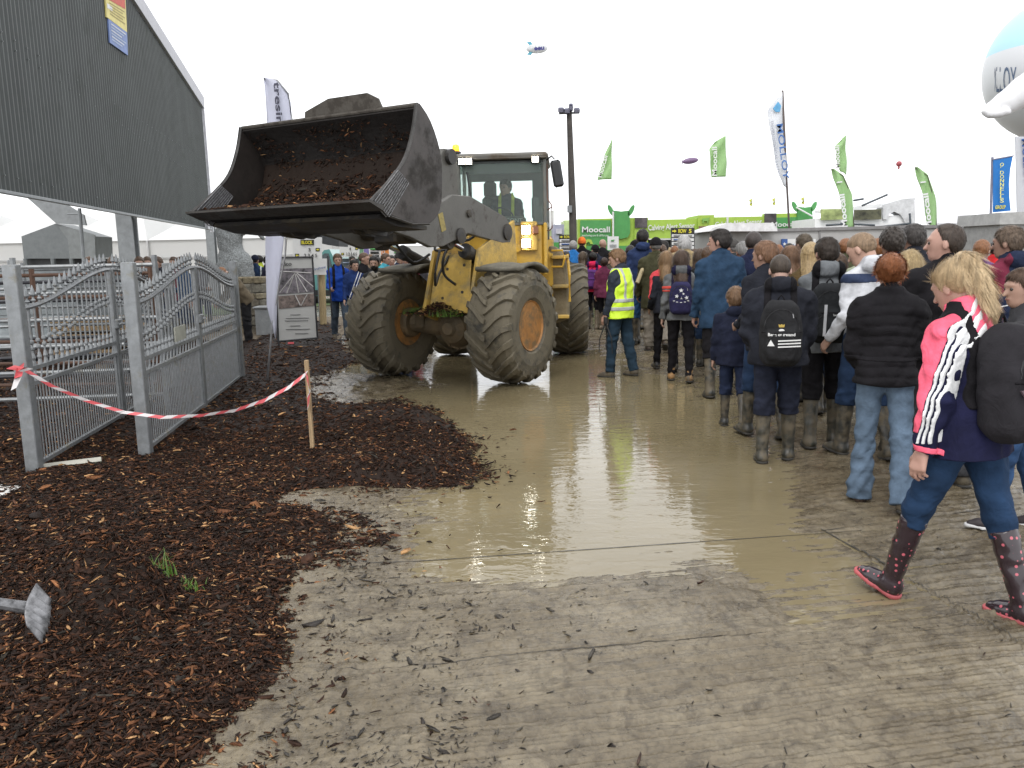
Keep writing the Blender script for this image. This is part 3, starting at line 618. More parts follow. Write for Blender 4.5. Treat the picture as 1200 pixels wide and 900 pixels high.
# front frame plates
mb = MB(MF)
mb.poly([(-.50, .12, 1.68), (-.50, .38, .92), (-.02, .42, .90), (-.02, .14, 1.68)]); mb.poly([(-.50, .05, 1.68), (-.02, .07, 1.68), (-.02, .34, .90), (-.50, .31, .92)])
mb = MB(MF); mb.prism([(-.52, .0), (.12, .0), (.10, .80), (-.44, .80)], (0, .33, .93), (1, 0, 0), (0, -.27, .96), (0, .96, .27), .03)
mb.prism([(.40, .90), (.42, .93), (.34, 1.12), (.12, 1.75), (-.75, 1.95), (-.75, 1.0), (-.2, .7)], (.16, 0, 0), (0, 1, 0), (0, 0, 1), (1, 0, 0), .05)
mb.prism([(.34, .92), (.36, .98), (.10, 1.75), (-.85, 2.15), (-.95, 1.0), (-.2, .7)], (-.53, 0, 0), (0, 1, 0), (0, 0, 1), (1, 0, 0), .05)
mb.box((-.18, -.45, 1.25), (.66, .9, .9)); mb.box((-.2, -.9, .8), (.5, .6, .5))
lp('front_frame', mb, yel2, bevel=.008)
mb = MB(MF)
for x, z in ((-.36, 1.55), (-.1, 1.5), (-.38, 1.2), (-.08, 1.12)): mb.lathe([(.022, 0), (.022, .03), (0, .03)], c=(x, .32 - .28 * (z - .93), z), axis='y', n=8)
lp('frame_bolt', mb, dark)
# lift arms
ARM = [(-.78, 2.00), (-.62, 2.18), (.28, 2.42), (.68, 2.42), (.98, 2.30), (1.52, 2.14), (2.16, 2.30), (2.30, 2.18), (2.25, 2.02), (1.6, 1.90), (1.18, 1.78), (.92, 1.79), (.36, 1.95), (-.5, 1.83), (-.72, 1.84)]
for x in (-.52, .52):
    mb = MB(MF); mb.prism(ARM, (x, 0, 0), (0, 1, 0), (0, 0, 1), (1, 0, 0), .075)
    a = lp('lift_arm', mb, grey, bevel=.012)
    for y, z, r in ((-.62, 1.98, .11), (.55, 1.92, .10), (2.2, 2.14, .09), (.34, 2.2, .05)):
        mb = MB(MF); mb.lathe([(r, -.065), (r, .065), (r * .5, .07), (0, .07)] if x > 0 else [(r, .065), (r, -.065), (r * .5, -.07), (0, -.07)], c=(x, y, z), axis='x', n=18); part('pivot_pin', mb, dark, a)
    if x < 0:
        mb = MB(MF); mb.prism([(0, 0), (.10, 0), (.10, .22), (0, .22)], (x - .041, .86, 1.99), (0, .95, -.3), (0, .3, .95), (1, 0, 0), .006); part('warning_sticker', mb, mat('sticker', (.42, .33, .10), rough=.6, var=.2, scale=30), a)
mb = MB(MF); mb.tube([(-.5, 1.12, 2.02), (.5, 1.12, 2.02)], .14, n=16); mb.box((0, 1.12, 2.0), (.34, .5, .34), bev=.03); lp('cross_tube', mb, dark)
# bellcrank, tilt rod and cylinders
mb = MB(MF); mb.prism([(-.06, 3.06), (-.16, 2.98), (-.14, 2.7), (-.16, 2.3), (.9, 1.98), (1.1, 2.1), (.95, 2.3), (.28, 2.62), (.26, 2.95), (.16, 3.06)], (-.03, 0, 0), (0, 1, 0), (0, 0, 1), (1, 0, 0), .12); lp('bellcrank', mb, grey, bevel=.012)
mb = MB(MF); mb.lathe([(.10, -.12), (.10, .12), (0, .12)], c=(-.03, .05, 2.96), axis='x', n=18); mb.tube([(-.03, .05, 2.95), (-.03, 2.06, 2.78)], .06, n=12); mb.tube([(.10, .0, 2.92), (.16, -.10, 2.1)], .06, n=14); lp('tilt_linkage', mb, dark)
for x in (-.42, .60):
    mb = MB(MF); mb.tube([(x, .22, 1.73), (x, -.95, 1.33)], .088, n=18); mb.tube([(x, .25, 1.74), (x, .16, 1.71)], .10, n=18); mb.lathe([(.10, -.07), (.10, .07), (0, .07)], c=(x, .66, 1.86), axis='x', n=16); mb.lathe([(.06, -.08), (.06, .08), (0, .08)], c=(x, .66, 1.86), axis='x', n=12)
    c = lp('lift_cylinder', mb, dark)
    mb = MB(MF); mb.tube([(x, .66, 1.87), (x, .22, 1.73)], .042, n=14); part('piston_rod', mb, chrome, c)
for pts in ([(-.15, .42, 1.75), (-.2, .6, 1.5), (-.12, .5, 1.3), (-.05, .3, 1.45), (-.1, .1, 1.7)], [(-.3, .2, 1.95), (-.28, .5, 1.7), (-.22, .45, 1.45), (-.3, .3, 1.3)], [(-.35, -.1, 2.05), (-.2, .15, 1.8), (0, .3, 1.75), (.1, .1, 1.9)], [(.2, .9, 1.85), (.15, .6, 1.6), (.1, .3, 1.7)], [(-.42, -.3, 2.1), (-.40, .1, 1.88), (-.1, .25, 1.86)]):
    P = []
    for i in range(len(pts) - 1):
        for k in range(5):
            t_ = k / 5; a = np.array(pts[max(i - 1, 0)]); b = np.array(pts[i]); c = np.array(pts[i + 1]); d = np.array(pts[min(i + 2, len(pts) - 1)])
            P.append(tuple(.5 * (2 * b + (c - a) * t_ + (2 * a - 5 * b + 4 * c - d) * t_ ** 2 + (3 * b - a - 3 * c + d) * t_ ** 3)))
    mb = MB(MF); mb.tube(P + [pts[-1]], .018, n=7); lp('hydraulic_hose', mb, black, smooth=True)
# bucket
BW = 1.235
MK = MF @ Matrix.Translation((-.085, 0, -.055))
SH = [(2.40, 3.20), (2.22, 3.05), (2.08, 2.80), (2.06, 2.50), (2.12, 2.24), (2.30, 2.10), (2.58, 2.09), (2.90, 2.15), (3.17, 2.24)]
def smooth_curve(p, n=6):
    out = []
    for i in range(len(p) - 1):
        a, b, c, d = [np.array(p[min(max(j, 0), len(p) - 1)]) for j in (i - 1, i, i + 1, i + 2)]
        for k in range(n): t_ = k / n; out.append(tuple(.5 * (2 * b + (c - a) * t_ + (2 * a - 5 * b + 4 * c - d) * t_ ** 2 + (3 * b - a - 3 * c + d) * t_ ** 3)))
    return out + [p[-1]]
SHs = smooth_curve(SH, 5)
def shell(profile, th, x0, x1, nx=2):
    P = np.array(profile); T = np.gradient(P, axis=0); T /= np.linalg.norm(T, axis=1)[:, None]; N = np.stack([-T[:, 1], T[:, 0]], 1); Q = P - N * th
    mb = MB(MK); n = len(P); A = [[mb.pt((x, *p)) for p in P] for x in (x0, x1)]; B = [[mb.pt((x, *p)) for p in Q] for x in (x0, x1)]
    for i in range(n - 1):
        mb.f += [[A[0][i], A[0][i + 1], A[1][i + 1], A[1][i]], [B[0][i], B[1][i], B[1][i + 1], B[0][i + 1]], [A[0][i], B[0][i], B[0][i + 1], A[0][i + 1]], [A[1][i], A[1][i + 1], B[1][i + 1], B[1][i]]]
    mb.f += [[A[0][0], A[1][0], B[1][0], B[0][0]], [A[0][-1], B[0][-1], B[1][-1], A[1][-1]]]
    return mb
bk = lp('bucket', shell(SHs, -.03, -BW + .005, BW - .005), steelb)
FR = smooth_curve([(2.42, 3.22), (2.50, 2.95), (2.64, 2.68), (2.88, 2.46), (3.19, 2.245)], 5)
for x in (-BW, BW):
    mb = MB(MK); out = FR + [(3.0, 2.15)] + [(a, b) for a, b in smooth_curve([(2.88, 2.12), (2.56, 2.055), (2.28, 2.065), (2.09, 2.21), (2.03, 2.5), (2.05, 2.80), (2.20, 3.08), (2.38, 3.23)], 3)]
    mb.prism(out, (x, 0, 0), (0, 1, 0), (0, 0, 1), (1, 0, 0), .028); sp_ = part('side_plate', mb, bside, bk, bevel=.005)
    mb = MB(MK); sg = 1 if x > 0 else -1
    for (a, b), (c, d) in zip(FR, FR[1:]): mb.tube([(x, a, b), (x, c, d)], .020, n=6)
    mb.tube([(x, 3.19, 2.25), (x, 2.9, 2.115), (x, 2.56, 2.052), (x, 2.28, 2.06)], .016, n=6); part('side_rim', mb, mat('side_rim_steel', (.10, .095, .09), rough=.4, var=.3, metal=.5), bk)
    for xo in (.017, -.017):
        mb = MB(MK)
        for q in range(26):     # hard-facing weld beads laid as a hatch on the cutting corner
            t_ = q / 25; a = np.array((3.15, 2.25)) * (1 - t_) + np.array((2.78, 2.555)) * t_; b = a + np.array((-.20, -.14)) * (1 - .2 * t_)
            mb.tube([(x + xo, *a), (x + xo, *b)], .0052, n=5)
        for q in range(9):
            u_ = q / 8; o_ = np.array((-.20, -.14)) * u_; mb.tube([(x + xo, 3.15 + o_[0], 2.25 + o_[1]), (x + xo, 2.78 + o_[0] * .8, 2.555 + o_[1] * .8)], .0045, n=5)
        part('wear_hatch', mb, wornm, bk)
mb = MB(MK); mb.prism([(3.05, 2.165), (3.24, 2.235), (3.24, 2.255), (3.03, 2.215)], (0, 0, 0), (0, 1, 0), (0, 0, 1), (1, 0, 0), 2 * BW + .06); part('cutting_edge', mb, mat('edge_steel', (.075, .068, .06), rough=.45, metal=.4, var=.3, dirt=(.05, .035, .025), dirt_amt=.4), bk)
mb = MB(MK); mb.prism([(-.80, -.03), (.30, -.03), (.27, .09), (-.08, .19), (-.60, .19), (-.74, .12)], (0, 2.37, 3.21), (1, 0, 0), (0, .12, .99), (0, .99, -.12), .022); mb.tube([(-BW, 2.40, 3.215), (BW, 2.40, 3.215)], .022, n=8); part('spill_guard', mb, mat('guard_steel', (.13, .115, .095), rough=.6, var=.35, scale=6, dirt=(.05, .04, .03), dirt_amt=.6, dscale=6), bk)
mb = MB(MK)                       # hinge ears and stiffeners under and behind the bucket
for x in (-.60, -.44, .44, .60): mb.prism([(2.02, 2.02), (2.06, 2.5), (2.10, 2.75), (2.0, 2.5), (1.98, 2.1), (2.2, 1.95), (2.5, 1.98), (2.62, 2.07), (2.3, 2.08)], (x, 0, 0), (0, 1, 0), (0, 0, 1), (1, 0, 0), .04)
for x in (-.16, .10): mb.prism([(2.04, 2.3), (2.06, 2.95), (1.95, 2.85), (1.9, 2.6)], (x, 0, 0), (0, 1, 0), (0, 0, 1), (1, 0, 0), .04)
mb.prism([(2.95, 2.14), (2.2, 2.04), (2.2, 2.0), (2.7, 2.03), (2.98, 2.10)], (0, 0, 0), (0, 1, 0), (0, 0, 1), (1, 0, 0), 2.3)
part('hinge_bracket', mb, dark, bk)
# boards / skid plates hanging under the bucket between the arms
def fmud(P): return None
# grass and soil lying on the front frame
# fenders
for x0, x1 in ((-1.28, -.62), (.34, .96)):
    mb = MB(MF)
    def ff(u, v, x0=x0, x1=x1):
        a = R(66) + v * R(52); r = .87 + .012 * math.sin(u * 9 + v * 4); return (x0 + (x1 - x0) * u, math.cos(a) * r - .06, .76 + math.sin(a) * r * .93 - .0)
    mb.grid(ff, 12, 14); mb.tube([ff(0, 0), ff(.5, 0), ff(1, 0)], .03, n=7); o = lp('front_fender', mb, mudgrey, smooth=True); md = o.modifiers.new('thick', 'SOLIDIFY'); md.thickness = .045
# rear body
mb = MB(MR)
mb.box((-.35, .10, 1.74), (.56, .50, .74), bev=.03); mb.box((0, -.2, 1.1), (1.1, 1.2, .6), bev=.03); mb.box((.3, -.02, 1.74), (.7, .44, .74), bev=.03); mb.box((0, -1.0, 1.35), (1.5, 1.6, .75), bev=.05); mb.box((-.05, -2.2, 1.5), (1.35, 1.5, 1.0), bev=.08)
lp('rear_body', mb, yel)
mb = MB(MR); mb.prism([(.0, .0), (.36, .17), (.36, .26), (.0, .10)], (-.07, .37, 1.62), (-1, 0, 0), (0, 0, 1), (0, 1, 0), .05); mb.box((-.655, .2, 1.75), (.05, .42, .74), bev=.012); lp('body_brace', mb, yel)
mb = MB(MR); mb.lathe([(.065, 0), (.065, .02), (0, .02)], c=(-.14, .35, 1.90), axis='y', n=6); lp('access_plug', mb, dark)
mb = MB(MR)                       # mudguard and step ladder beside the cab
mb.prism([(-.68, 1.80), (-.80, 1.78), (-.90, 1.70), (-.965, 1.5), (-.99, 1.2), (-1.0, 1.0), (-1.0, .68), (-.85, .62), (-.70, .60)], (0, -.42, 0), (1, 0, 0), (0, 0, 1), (0, 1, 0), .34)
o = lp('rear_fender', mb, mat('tan_mud_fender', (.30, .25, .16), rough=.8, var=.2, scale=6, bump=.01, bscale=16), bevel=.05)
mb = MB(MR); mb.box((-.86, -.28, 1.62), (.26, .5, .05), bev=.01); mb.box((-.86, -.22, 1.18), (.26, .34, .05), bev=.01); mb.box((-.86, -.18, .72), (.26, .30, .05), bev=.01); 
lp('step_ladder', mb, yel2)
mb = MB(MR); mb.tube([(-.74, .0, 1.72), (-.90, .08, 1.72), (-.93, .1, 1.6), (-.90, .08, 1.48), (-.74, 0, 1.48)], .016, n=8); mb.tube([(-.97, -.1, 1.66), (-1.0, -.05, 1.35), (-1.0, -.05, .95)], .022, n=8); lp('grab_rail', mb, yel)
mb = MB(MR); mb.box((-.42, .39, 1.93), (.24, .08, .42), bev=.015); lh = lp('headlight_housing', mb, yel2)
for z, s in ((2.02, 1), (1.83, 1)):
    mb = MB(MR); mb.box((-.38, .435, z), (.145, .06, .145), bev=.03); hh = lp('headlight', mb, black); mb = MB(MR); mb.box((-.38, .467, z), (.12, .012, .12), bev=.005); part('lens', mb, lampm, hh)
mb = MB(MR); mb.box((-.515, .44, 2.015), (.09, .05, .13), bev=.02); lp('indicator', mb, mat('amber_lens_dull', (.32, .12, .05), rough=.3))
# cab
mb = MB(MR); CX0, CX1, CF, CB, CZ0, CZ1 = -.68, .64, .36, -1.15, 2.10, 3.02
for x in (CX0 + .025, CX1 - .04):
    mb.box((x, CF - .03, (CZ0 + CZ1) / 2), (.055 if x < 0 else .075, .07, CZ1 - CZ0), bev=.012); mb.box((x, CB, (CZ0 + CZ1) / 2 - .1), (.06, .07, CZ1 - CZ0 + .2), bev=.012); mb.box((x, (CF + CB) / 2, CZ0 + .02), (.05, CF - CB, .06)); mb.box((x, -.42, 2.55), (.05, .05, .95))
mb.box(((CX0 + CX1) / 2, CF - .03, CZ0 + .012), (CX1 - CX0, .06, .035)); mb.box(((CX0 + CX1) / 2, CB, 2.12), (CX1 - CX0, .06, .06))
cab = lp('cab', mb, mat('cab_frame', (.16, .165, .15), rough=.45, var=.15, dirt=(.2, .16, .1), dirt_amt=.2))
mb = MB(MR); mb.box(((CX0 + CX1) / 2, -.40, 3.065), (CX1 - CX0 + .06, 1.66, .09), bev=.03); mb.box(((CX0 + CX1) / 2, CF + .02, 3.045), (CX1 - CX0 + .02, .10, .045), bev=.01); part('roof', mb, mat('cab_roof', (.17, .16, .14), rough=.6, dirt=(.12, .09, .06), dirt_amt=.4), cab)
mb = MB(MR); mb.poly([(CX0 + .05, CF, 2.97), (CX1 - .08, CF, 2.97), (CX1 - .08, CF, 2.42), (CX1 - .35, CF, 2.2), (CX1 - .62, CF, 2.13), (CX0 + .05, CF, 2.13)]); part('windscreen', mb, glass, cab)
for x in (CX0 + .01, CX1 - .01): mb = MB(MR); mb.poly([(x, CF - .08, 2.14), (x, CB + .04, 2.14), (x, CB + .04, 2.98), (x, CF - .08, 2.98)]); part('side_window', mb, glass, cab)
mb = MB(MR); mb.poly([(CX0 + .06, CB, 2.14), (CX1 - .06, CB, 2.14), (CX1 - .06, CB, 2.86), (CX0 + .06, CB, 2.86)]); part('rear_window', mb, glass, cab)
mb = MB(MR)                       # headliner, rear pillars and sun strip seen through the glass
mb.box((-.02, -.38, 2.99), (1.2, 1.4, .03)); mb.box((-.02, CB + .05, 2.93), (1.2, .05, .17)); mb.box((-.53, CB + .06, 2.5), (.22, .06, .8)); mb.box((-.55, -.3, 2.25), (.12, .9, .25)); mb.box((-.5, -.02, 2.35), (.10, .16, .34), bev=.03)
part('cab_lining', mb, mat('cab_lining', (.16, .18, .17), rough=.7), cab)
mb = MB(MR); mb.box((-.02, CF - .008, 2.90), (1.17, .006, .14)); part('sun_strip', mb, glassy('sun_strip', (.35, .40, .38), .15), cab)
mb = MB(MR); mb.box((.12, -.62, 2.28), (.46, .14, .62), bev=.06); mb.box((.22, -.60, 2.68), (.20, .10, .26), bev=.07); mb.box((.1, -.45, 2.0), (.46, .45, .14), bev=.05); part('operator_seat', mb, mat('seat_fabric', (.10, .115, .11), rough=.9), cab)
mb = MB(MR); ring = [(.02 + .19 * math.cos(a), .0 + .12 * math.sin(a), 2.22 + .14 * math.sin(a)) for a in [2 * math.pi * i / 20 for i in range(21)]]; mb.tube(ring, .014, n=6, cap=False); mb.tube([(.02, .0, 2.22), (.02, .1, 1.95)], .03, n=8); mb.tube([ring[0], ring[10]], .012, n=6); part('steering_wheel', mb, black, cab)
mb = MB(MR); mb.box((-.02, .22, 2.17), (.7, .2, .12), bev=.04); part('dashboard', mb, mat('dash_grey', (.12, .13, .12), rough=.6), cab)
text('CONT', MR @ Matrix.Translation((-.08, .345, 2.135)) @ Matrix.Rotation(R(180), 4, 'Z') @ Matrix.Rotation(R(90), 4, 'X'), .085, mat('pale_letter', (.6, .65, .62)), cab, name='windscreen_lettering', bold=.001)
mb = MB(MR); mb.tube([(.1, .40, 2.12), (.30, .41, 2.22), (.52, .40, 2.52)], .009, n=6); mb.tube([(.08, .42, 2.14), (.26, .43, 2.24), (.50, .41, 2.50)], .007, n=6); mb.tube([(.40, .40, 2.46), (.46, .40, 2.86)], .013, n=6); mb.box((.05, .42, 2.12), (.1, .05, .05)); part('wiper', mb, black, cab)
mb = MB(MR); mb.tube([(.645, .25, 3.02), (.635, .28, 2.4)], .022, n=8); mb.tube([(.70, .15, 3.0), (.68, .2, 2.35)], .02, n=8); part('cab_handrail', mb, yel, cab)
for x, wd in ((.47, .19), (-.53, .10)):
    mb = MB(MR); mb.box((x, CF + .06, 3.0), (wd + .03, .09, .10), bev=.02); wl = part('work_light', mb, black, cab); mb = MB(MR)
    for dx in ((-.05, .05) if wd > .15 else (0,)): mb.box((x + dx, CF + .108, 3.0), (.085, .01, .075), bev=.004)
    part('lens', mb, lampm, wl)
mb = MB(MR); mb.tube([(.63, .2, 3.0), (.63, .22, 3.14)], .02, n=8); mb.lathe([(.075, 3.14), (.075, 3.165), (.05, 3.17)], c=(.63, .22, 0), axis='z', n=16); bc_ = part('beacon', mb, black, cab)
mb = MB(MR); mb.lathe([(.052, 3.168), (.055, 3.20), (.05, 3.25), (.03, 3.268), (0, 3.27)], c=(.63, .22, 0), axis='z', n=16); part('beacon_lens', mb, mat('amber_lens', (.9, .35, .02), rough=.15, emit=((1, .45, .03), 1.2)), bc_, smooth=True)
mb = MB(MR); mb.tube([(-.68, .3, 3.0), (-.76, .38, 3.05), (-.80, .4, 3.0)], .011, n=6); mb.box((-.835, .4, 2.80), (.15, .07, .38), rot=(0, R(9), 0), bev=.03); part('wing_mirror', mb, black, cab)
mb = MB(MR); mb.tube([(-.69, .3, 2.95), (-.69, .34, 2.46), (-.755, .38, 2.36), (-.755, .38, 2.04), (-.72, .36, 2.01), (-.67, .3, 2.01)], .009, n=6); mb.tube([(-.69, .3, 2.3), (-.755, .38, 2.34)], .008, n=6); part('mirror_bracket', mb, mat('bracket_red', (.22, .09, .05), rough=.6), cab)
# the driver
drv = MR @ Vector((-.05, -.38, 0)); JD = person('driver in dark jacket and high-visibility braces seated inside the loader cab', (drv.x, drv.y), 1.72, R(176) , dict(legL=(1.35, 1.5, 0), legR=(1.35, 1.5, 0), armL=(.75, .2, .6), armR=(.75, .2, .6), hyaw=-.5, hpitch=.1, lean=0.0, w=1.08),
    dict(top=('jacket', (.035, .045, .07)), legs=('jeans', (.03, .04, .06)), feet=('boot', (.03, .025, .02)), hair=('short', (.03, .025, .02))), vox=.014, group=None)
JD['root'].location.z = 1.42
overlay(JD, 'high_visibility_braces', (.62, .72, .08), lambda P, X: np.maximum(np.abs(np.abs(X[:, 0]) - .10) - .025, -X[:, 1]), off=.012)
# ------------------------------------------------------------------ ground, water, bark mulch
def GW(pts): return [tuple(G(px, py))[:2] for px, py in pts]
MULCH = GW([(275, 1000), (298, 900), (350, 830), (375, 770), (385, 705), (405, 668), (440, 634), (425, 612), (372, 596), (350, 588), (400, 580), (470, 572), (540, 568), (566, 553), (545, 536), (552, 520), (530, 500), (500, 478), (468, 468), (420, 474), (388, 470), (375, 445), (400, 432), (420, 425), (410, 405), (408, 382), (380, 377), (300, 377), (290, 400), (100, 392), (-700, 400), (-1500, 520), (-2500, 1000)])
def mulch_h(x, y):
    d = poly_sdf(MULCH, x, y); d = d + .10 * fbm(x * 2.2, y * 2.2, 3) + .03 * fbm(x * 9, y * 9, 2)
    base = sstep(-.02, .45, d) * (.055 + .035 * fbm(x * 1.1 + 5, y * 1.1, 3))
    def bump(px, py, rx_, ry_, h):
        c = G(px, py); q = ((x - c.x) / rx_) ** 2 + ((y - c.y) / ry_) ** 2; return h * np.exp(-q * 1.3)
    b = bump(475, 505, .75, .42, .17) + bump(470, 562, .72, .42, .16) + bump(122, 735, .30, .26, .42) + bump(160, 850, .5, .35, .06) + bump(330, 520, .6, .4, .03) + bump(330, 430, 1.2, 1.2, .08) + bump(150, 610, .9, .5, .08)
    return np.where(d > -.05, base + b * sstep(-.02, .3, d) + .012 * fbm(x * 14, y * 14, 2) * sstep(-.02, .1, d) - .02 * (1 - sstep(-.04, .03, d)), -.03)
gdir = (G(820, 628) - G(345, 668)).normalized(); gn = Vector((-gdir.y, gdir.x))
def puddle(x, y, px, py):                   # how deep the road dips (metres, relative)
    def e(cx, cy, ax, ay, pw=2.0): return np.exp(-((np.abs(px - cx) / ax) ** pw + (np.abs(py - cy) / ay) ** pw))
    d = 1.25 * e(700, 520, 230, 88, 3) + 1.0 * e(580, 525, 140, 80, 2.5) + .62 * e(720, 640, 270, 34) + .75 * e(860, 590, 105, 45) + .9 * e(520, 430, 170, 28) + .35 * e(700, 425, 70, 22) + .5 * e(905, 700, 150, 34) + .4 * e(930, 660, 70, 16) + .6 * e(640, 640, 190, 35) + .22 * e(1010, 640, 120, 40) + .50 * e(560, 670, 160, 34) + .2 * e(450, 612, 60, 18) + .3 * e(1060, 720, 200, 60)
    return d
def ground_z(x, y, px, py):
    s = x * gn.x + y * gn.y; l = x * gdir.x + y * gdir.y
    gp = .0048 * np.sin(2 * math.pi * s / .092 + .3 * vnoise(l * .3, s * .6)) + .003 * np.sin(2 * math.pi * s / .031 + .5 * vnoise(l * .6, s * 2))
    gp = gp * (.5 + .8 * sstep(-.3, .5, vnoise(l * .5, s * 1.2 + 3)))
    rough = .0075 * fbm(x * 1.7, y * 1.7, 5, g=.55) + .004 * np.abs(fbm(x * 11, y * 13, 3)) + .0014 * fbm(l * 5, s * 26, 3) + .0035 * np.abs(fbm(x * 19, y * 21, 2))
    clod = .010 * sstep(.35, .9, fbm(x * 8 + 4, y * 9, 3)) * sstep(.0, .6, vnoise(x * .8, y * .8) + .45)
    pd = puddle(x, y, px, py) + .26 * fbm(x * 1.3, y * 1.3, 3) + .20 * fbm(l * 1.6, s * 12, 4) + .17 * fbm(x * 8, y * 8, 4)
    z = .0195 + .012 * sstep(880, 1000, px) * sstep(640, 560, py) - .032 * np.clip(pd, 0, 1.4) + gp * (.35 + .65 * sstep(420, 560, px)) + rough + clod * (1 - sstep(.5, 1.1, pd)) * sstep(250, 420, py - 120)
    # tyre ruts beside the mulch
    c = G(440, 452); q = np.exp(-(((x - c.x) / 1.0) ** 2 + ((y - c.y) / .75) ** 2)); z = z + q * (.028 * np.abs(np.sin(9 * s + 3 * vnoise(x * 2, y * 2))) + .03 * fbm(x * 5, y * 5, 3) + .01)
    e = G(350, 850); d = poly_sdf(MULCH, x, y); z = z + .012 * np.exp(-(d / .35) ** 2) * (1 + .8 * fbm(x * 9, y * 9, 3)) * (y < 6)
    # slab joints
    for a, b in (((340, 668), (1010, 622)), ((962, 622), (1250, 590)), ((962, 620), (1040, 668)), ((400, 792), (900, 742)), ((1040, 668), (1300, 820))):
        A, B = G(*a), G(*b); ex, ey = B.x - A.x, B.y - A.y; t_ = np.clip(((x - A.x) * ex + (y - A.y) * ey) / (ex * ex + ey * ey), 0, 1); dd = np.hypot(x - A.x - t_ * ex, y - A.y - t_ * ey)
        z = z - .014 * np.exp(-(dd / .008) ** 2)
    far = sstep(16, 30, y); z = z * (1 - far) + .02 * far
    return z
NY, NX = 760, 820
v_ = np.linspace(0, 1, NY); pyr = 300.5 + (1030 - 300.5) * v_ ** 1.0
ys = np.array([G(600, max(p, 301.5)).y for p in pyr])[::-1]; ys = np.concatenate([ys[ys < 90], [110, 160, 260, 500, 1200]])
us = np.linspace(-1, 1, NX); us = np.sign(us) * np.abs(us) ** 1.0
X = us[None, :] * (ys[:, None] * .70 + .15); Y = np.repeat(ys[:, None], NX, 1)
X[:, 0] = -ys * 1.6 - 3; X[:, -1] = ys * 1.6 + 3
pxs, pys = to_px(np.stack([X.ravel(), Y.ravel(), 0 * X.ravel()], 1)); Z = ground_z(X.ravel(), Y.ravel(), pxs, pys)
V = np.stack([X.ravel(), Y.ravel(), Z], 1); ny = len(ys)
i = np.arange(ny - 1)[:, None] * NX + np.arange(NX - 1)[None]; F = np.stack([i, i + 1, i + NX + 1, i + NX], -1).reshape(-1, 4)
me = np_mesh('road', V, F); me.shade_smooth()
# road material: mud-smeared grooved concrete, damp in patches
m, t, b = nt('muddy_concrete'); Lk = t.links
tc = nn(t, 'ShaderNodeTexCoord'); n1 = nn(t, 'ShaderNodeTexNoise', ins={'Scale': 1.6, 'Detail': 10.0, 'Roughness': .68}); Lk.new(tc.outputs['Object'], n1.inputs['Vector'])
mp = nn(t, 'ShaderNodeMapping'); mp.inputs['Rotation'].default_value = (0, 0, -math.atan2(gdir.y, gdir.x)); Lk.new(tc.outputs['Object'], mp.inputs[0])
mp2 = nn(t, 'ShaderNodeMapping'); mp2.inputs['Scale'].default_value = (.45, 55, 1); Lk.new(mp.outputs[0], mp2.inputs[0])
n2 = nn(t, 'ShaderNodeTexNoise', ins={'Scale': 1.0, 'Detail': 5.0, 'Roughness': .6}); Lk.new(mp2.outputs[0], n2.inputs['Vector'])
n3 = nn(t, 'ShaderNodeTexNoise', ins={'Scale': 34.0, 'Detail': 6.0, 'Roughness': .7}); Lk.new(tc.outputs['Object'], n3.inputs['Vector'])
r1 = ramp(t, n1.outputs['Fac'], [(.30, (.078, .060, .035)), (.48, (.132, .106, .068)), (.70, (.195, .164, .112))]); r2 = ramp(t, n2.outputs['Fac'], [(.35, (.62, .60, .56)), (.62, (1.12, 1.12, 1.12))])
mxa = nn(t, 'ShaderNodeMix', data_type='RGBA', blend_type='MULTIPLY'); mxa.inputs[0].default_value = .38; Lk.new(r1.outputs[0], mxa.inputs[6]); Lk.new(r2.outputs[0], mxa.inputs[7])
r3 = ramp(t, n3.outputs['Fac'], [(.34, (.55, .54, .52)), (.52, (1, 1, 1)), (.70, (1.2, 1.2, 1.2))]); mxb = nn(t, 'ShaderNodeMix', data_type='RGBA', blend_type='MULTIPLY'); mxb.inputs[0].default_value = .7; Lk.new(mxa.outputs[2], mxb.inputs[6]); Lk.new(r3.outputs[0], mxb.inputs[7])
n5 = nn(t, 'ShaderNodeTexNoise', ins={'Scale': 7.0, 'Detail': 9.0, 'Roughness': .75, 'Distortion': .8}); Lk.new(tc.outputs['Object'], n5.inputs['Vector']); r5 = ramp(t, n5.outputs['Fac'], [(.40, (.50, .47, .43)), (.50, (1, 1, 1)), (.66, (1.12, 1.10, 1.05))]); mxc = nn(t, 'ShaderNodeMix', data_type='RGBA', blend_type='MULTIPLY'); mxc.inputs[0].default_value = .8; Lk.new(mxb.outputs[2], mxc.inputs[6]); Lk.new(r5.outputs[0], mxc.inputs[7])
Lk.new(mxc.outputs[2], b.inputs['Base Color'])
n4 = nn(t, 'ShaderNodeTexNoise', ins={'Scale': 2.7, 'Detail': 8.0, 'Roughness': .7}); Lk.new(tc.outputs['Object'], n4.inputs['Vector']); r4 = ramp(t, n4.outputs['Fac'], [(.42, (.09, .09, .09)), (.66, (.48, .48, .48))]); Lk.new(r4.outputs[0], b.inputs['Roughness'])
bp = nn(t, 'ShaderNodeBump', ins={'Distance': .006}); Lk.new(n3.outputs['Fac'], bp.inputs['Height']); bp2 = nn(t, 'ShaderNodeBump', ins={'Distance': .0035}); Lk.new(n2.outputs['Fac'], bp2.inputs['Height']); Lk.new(bp.outputs[0], bp2.inputs['Normal']); Lk.new(bp2.outputs[0], b.inputs['Normal'])
o = link('road', me, m); tag(o, 'muddy grooved concrete road', None, kind='structure'); o['kind'] = 'structure'
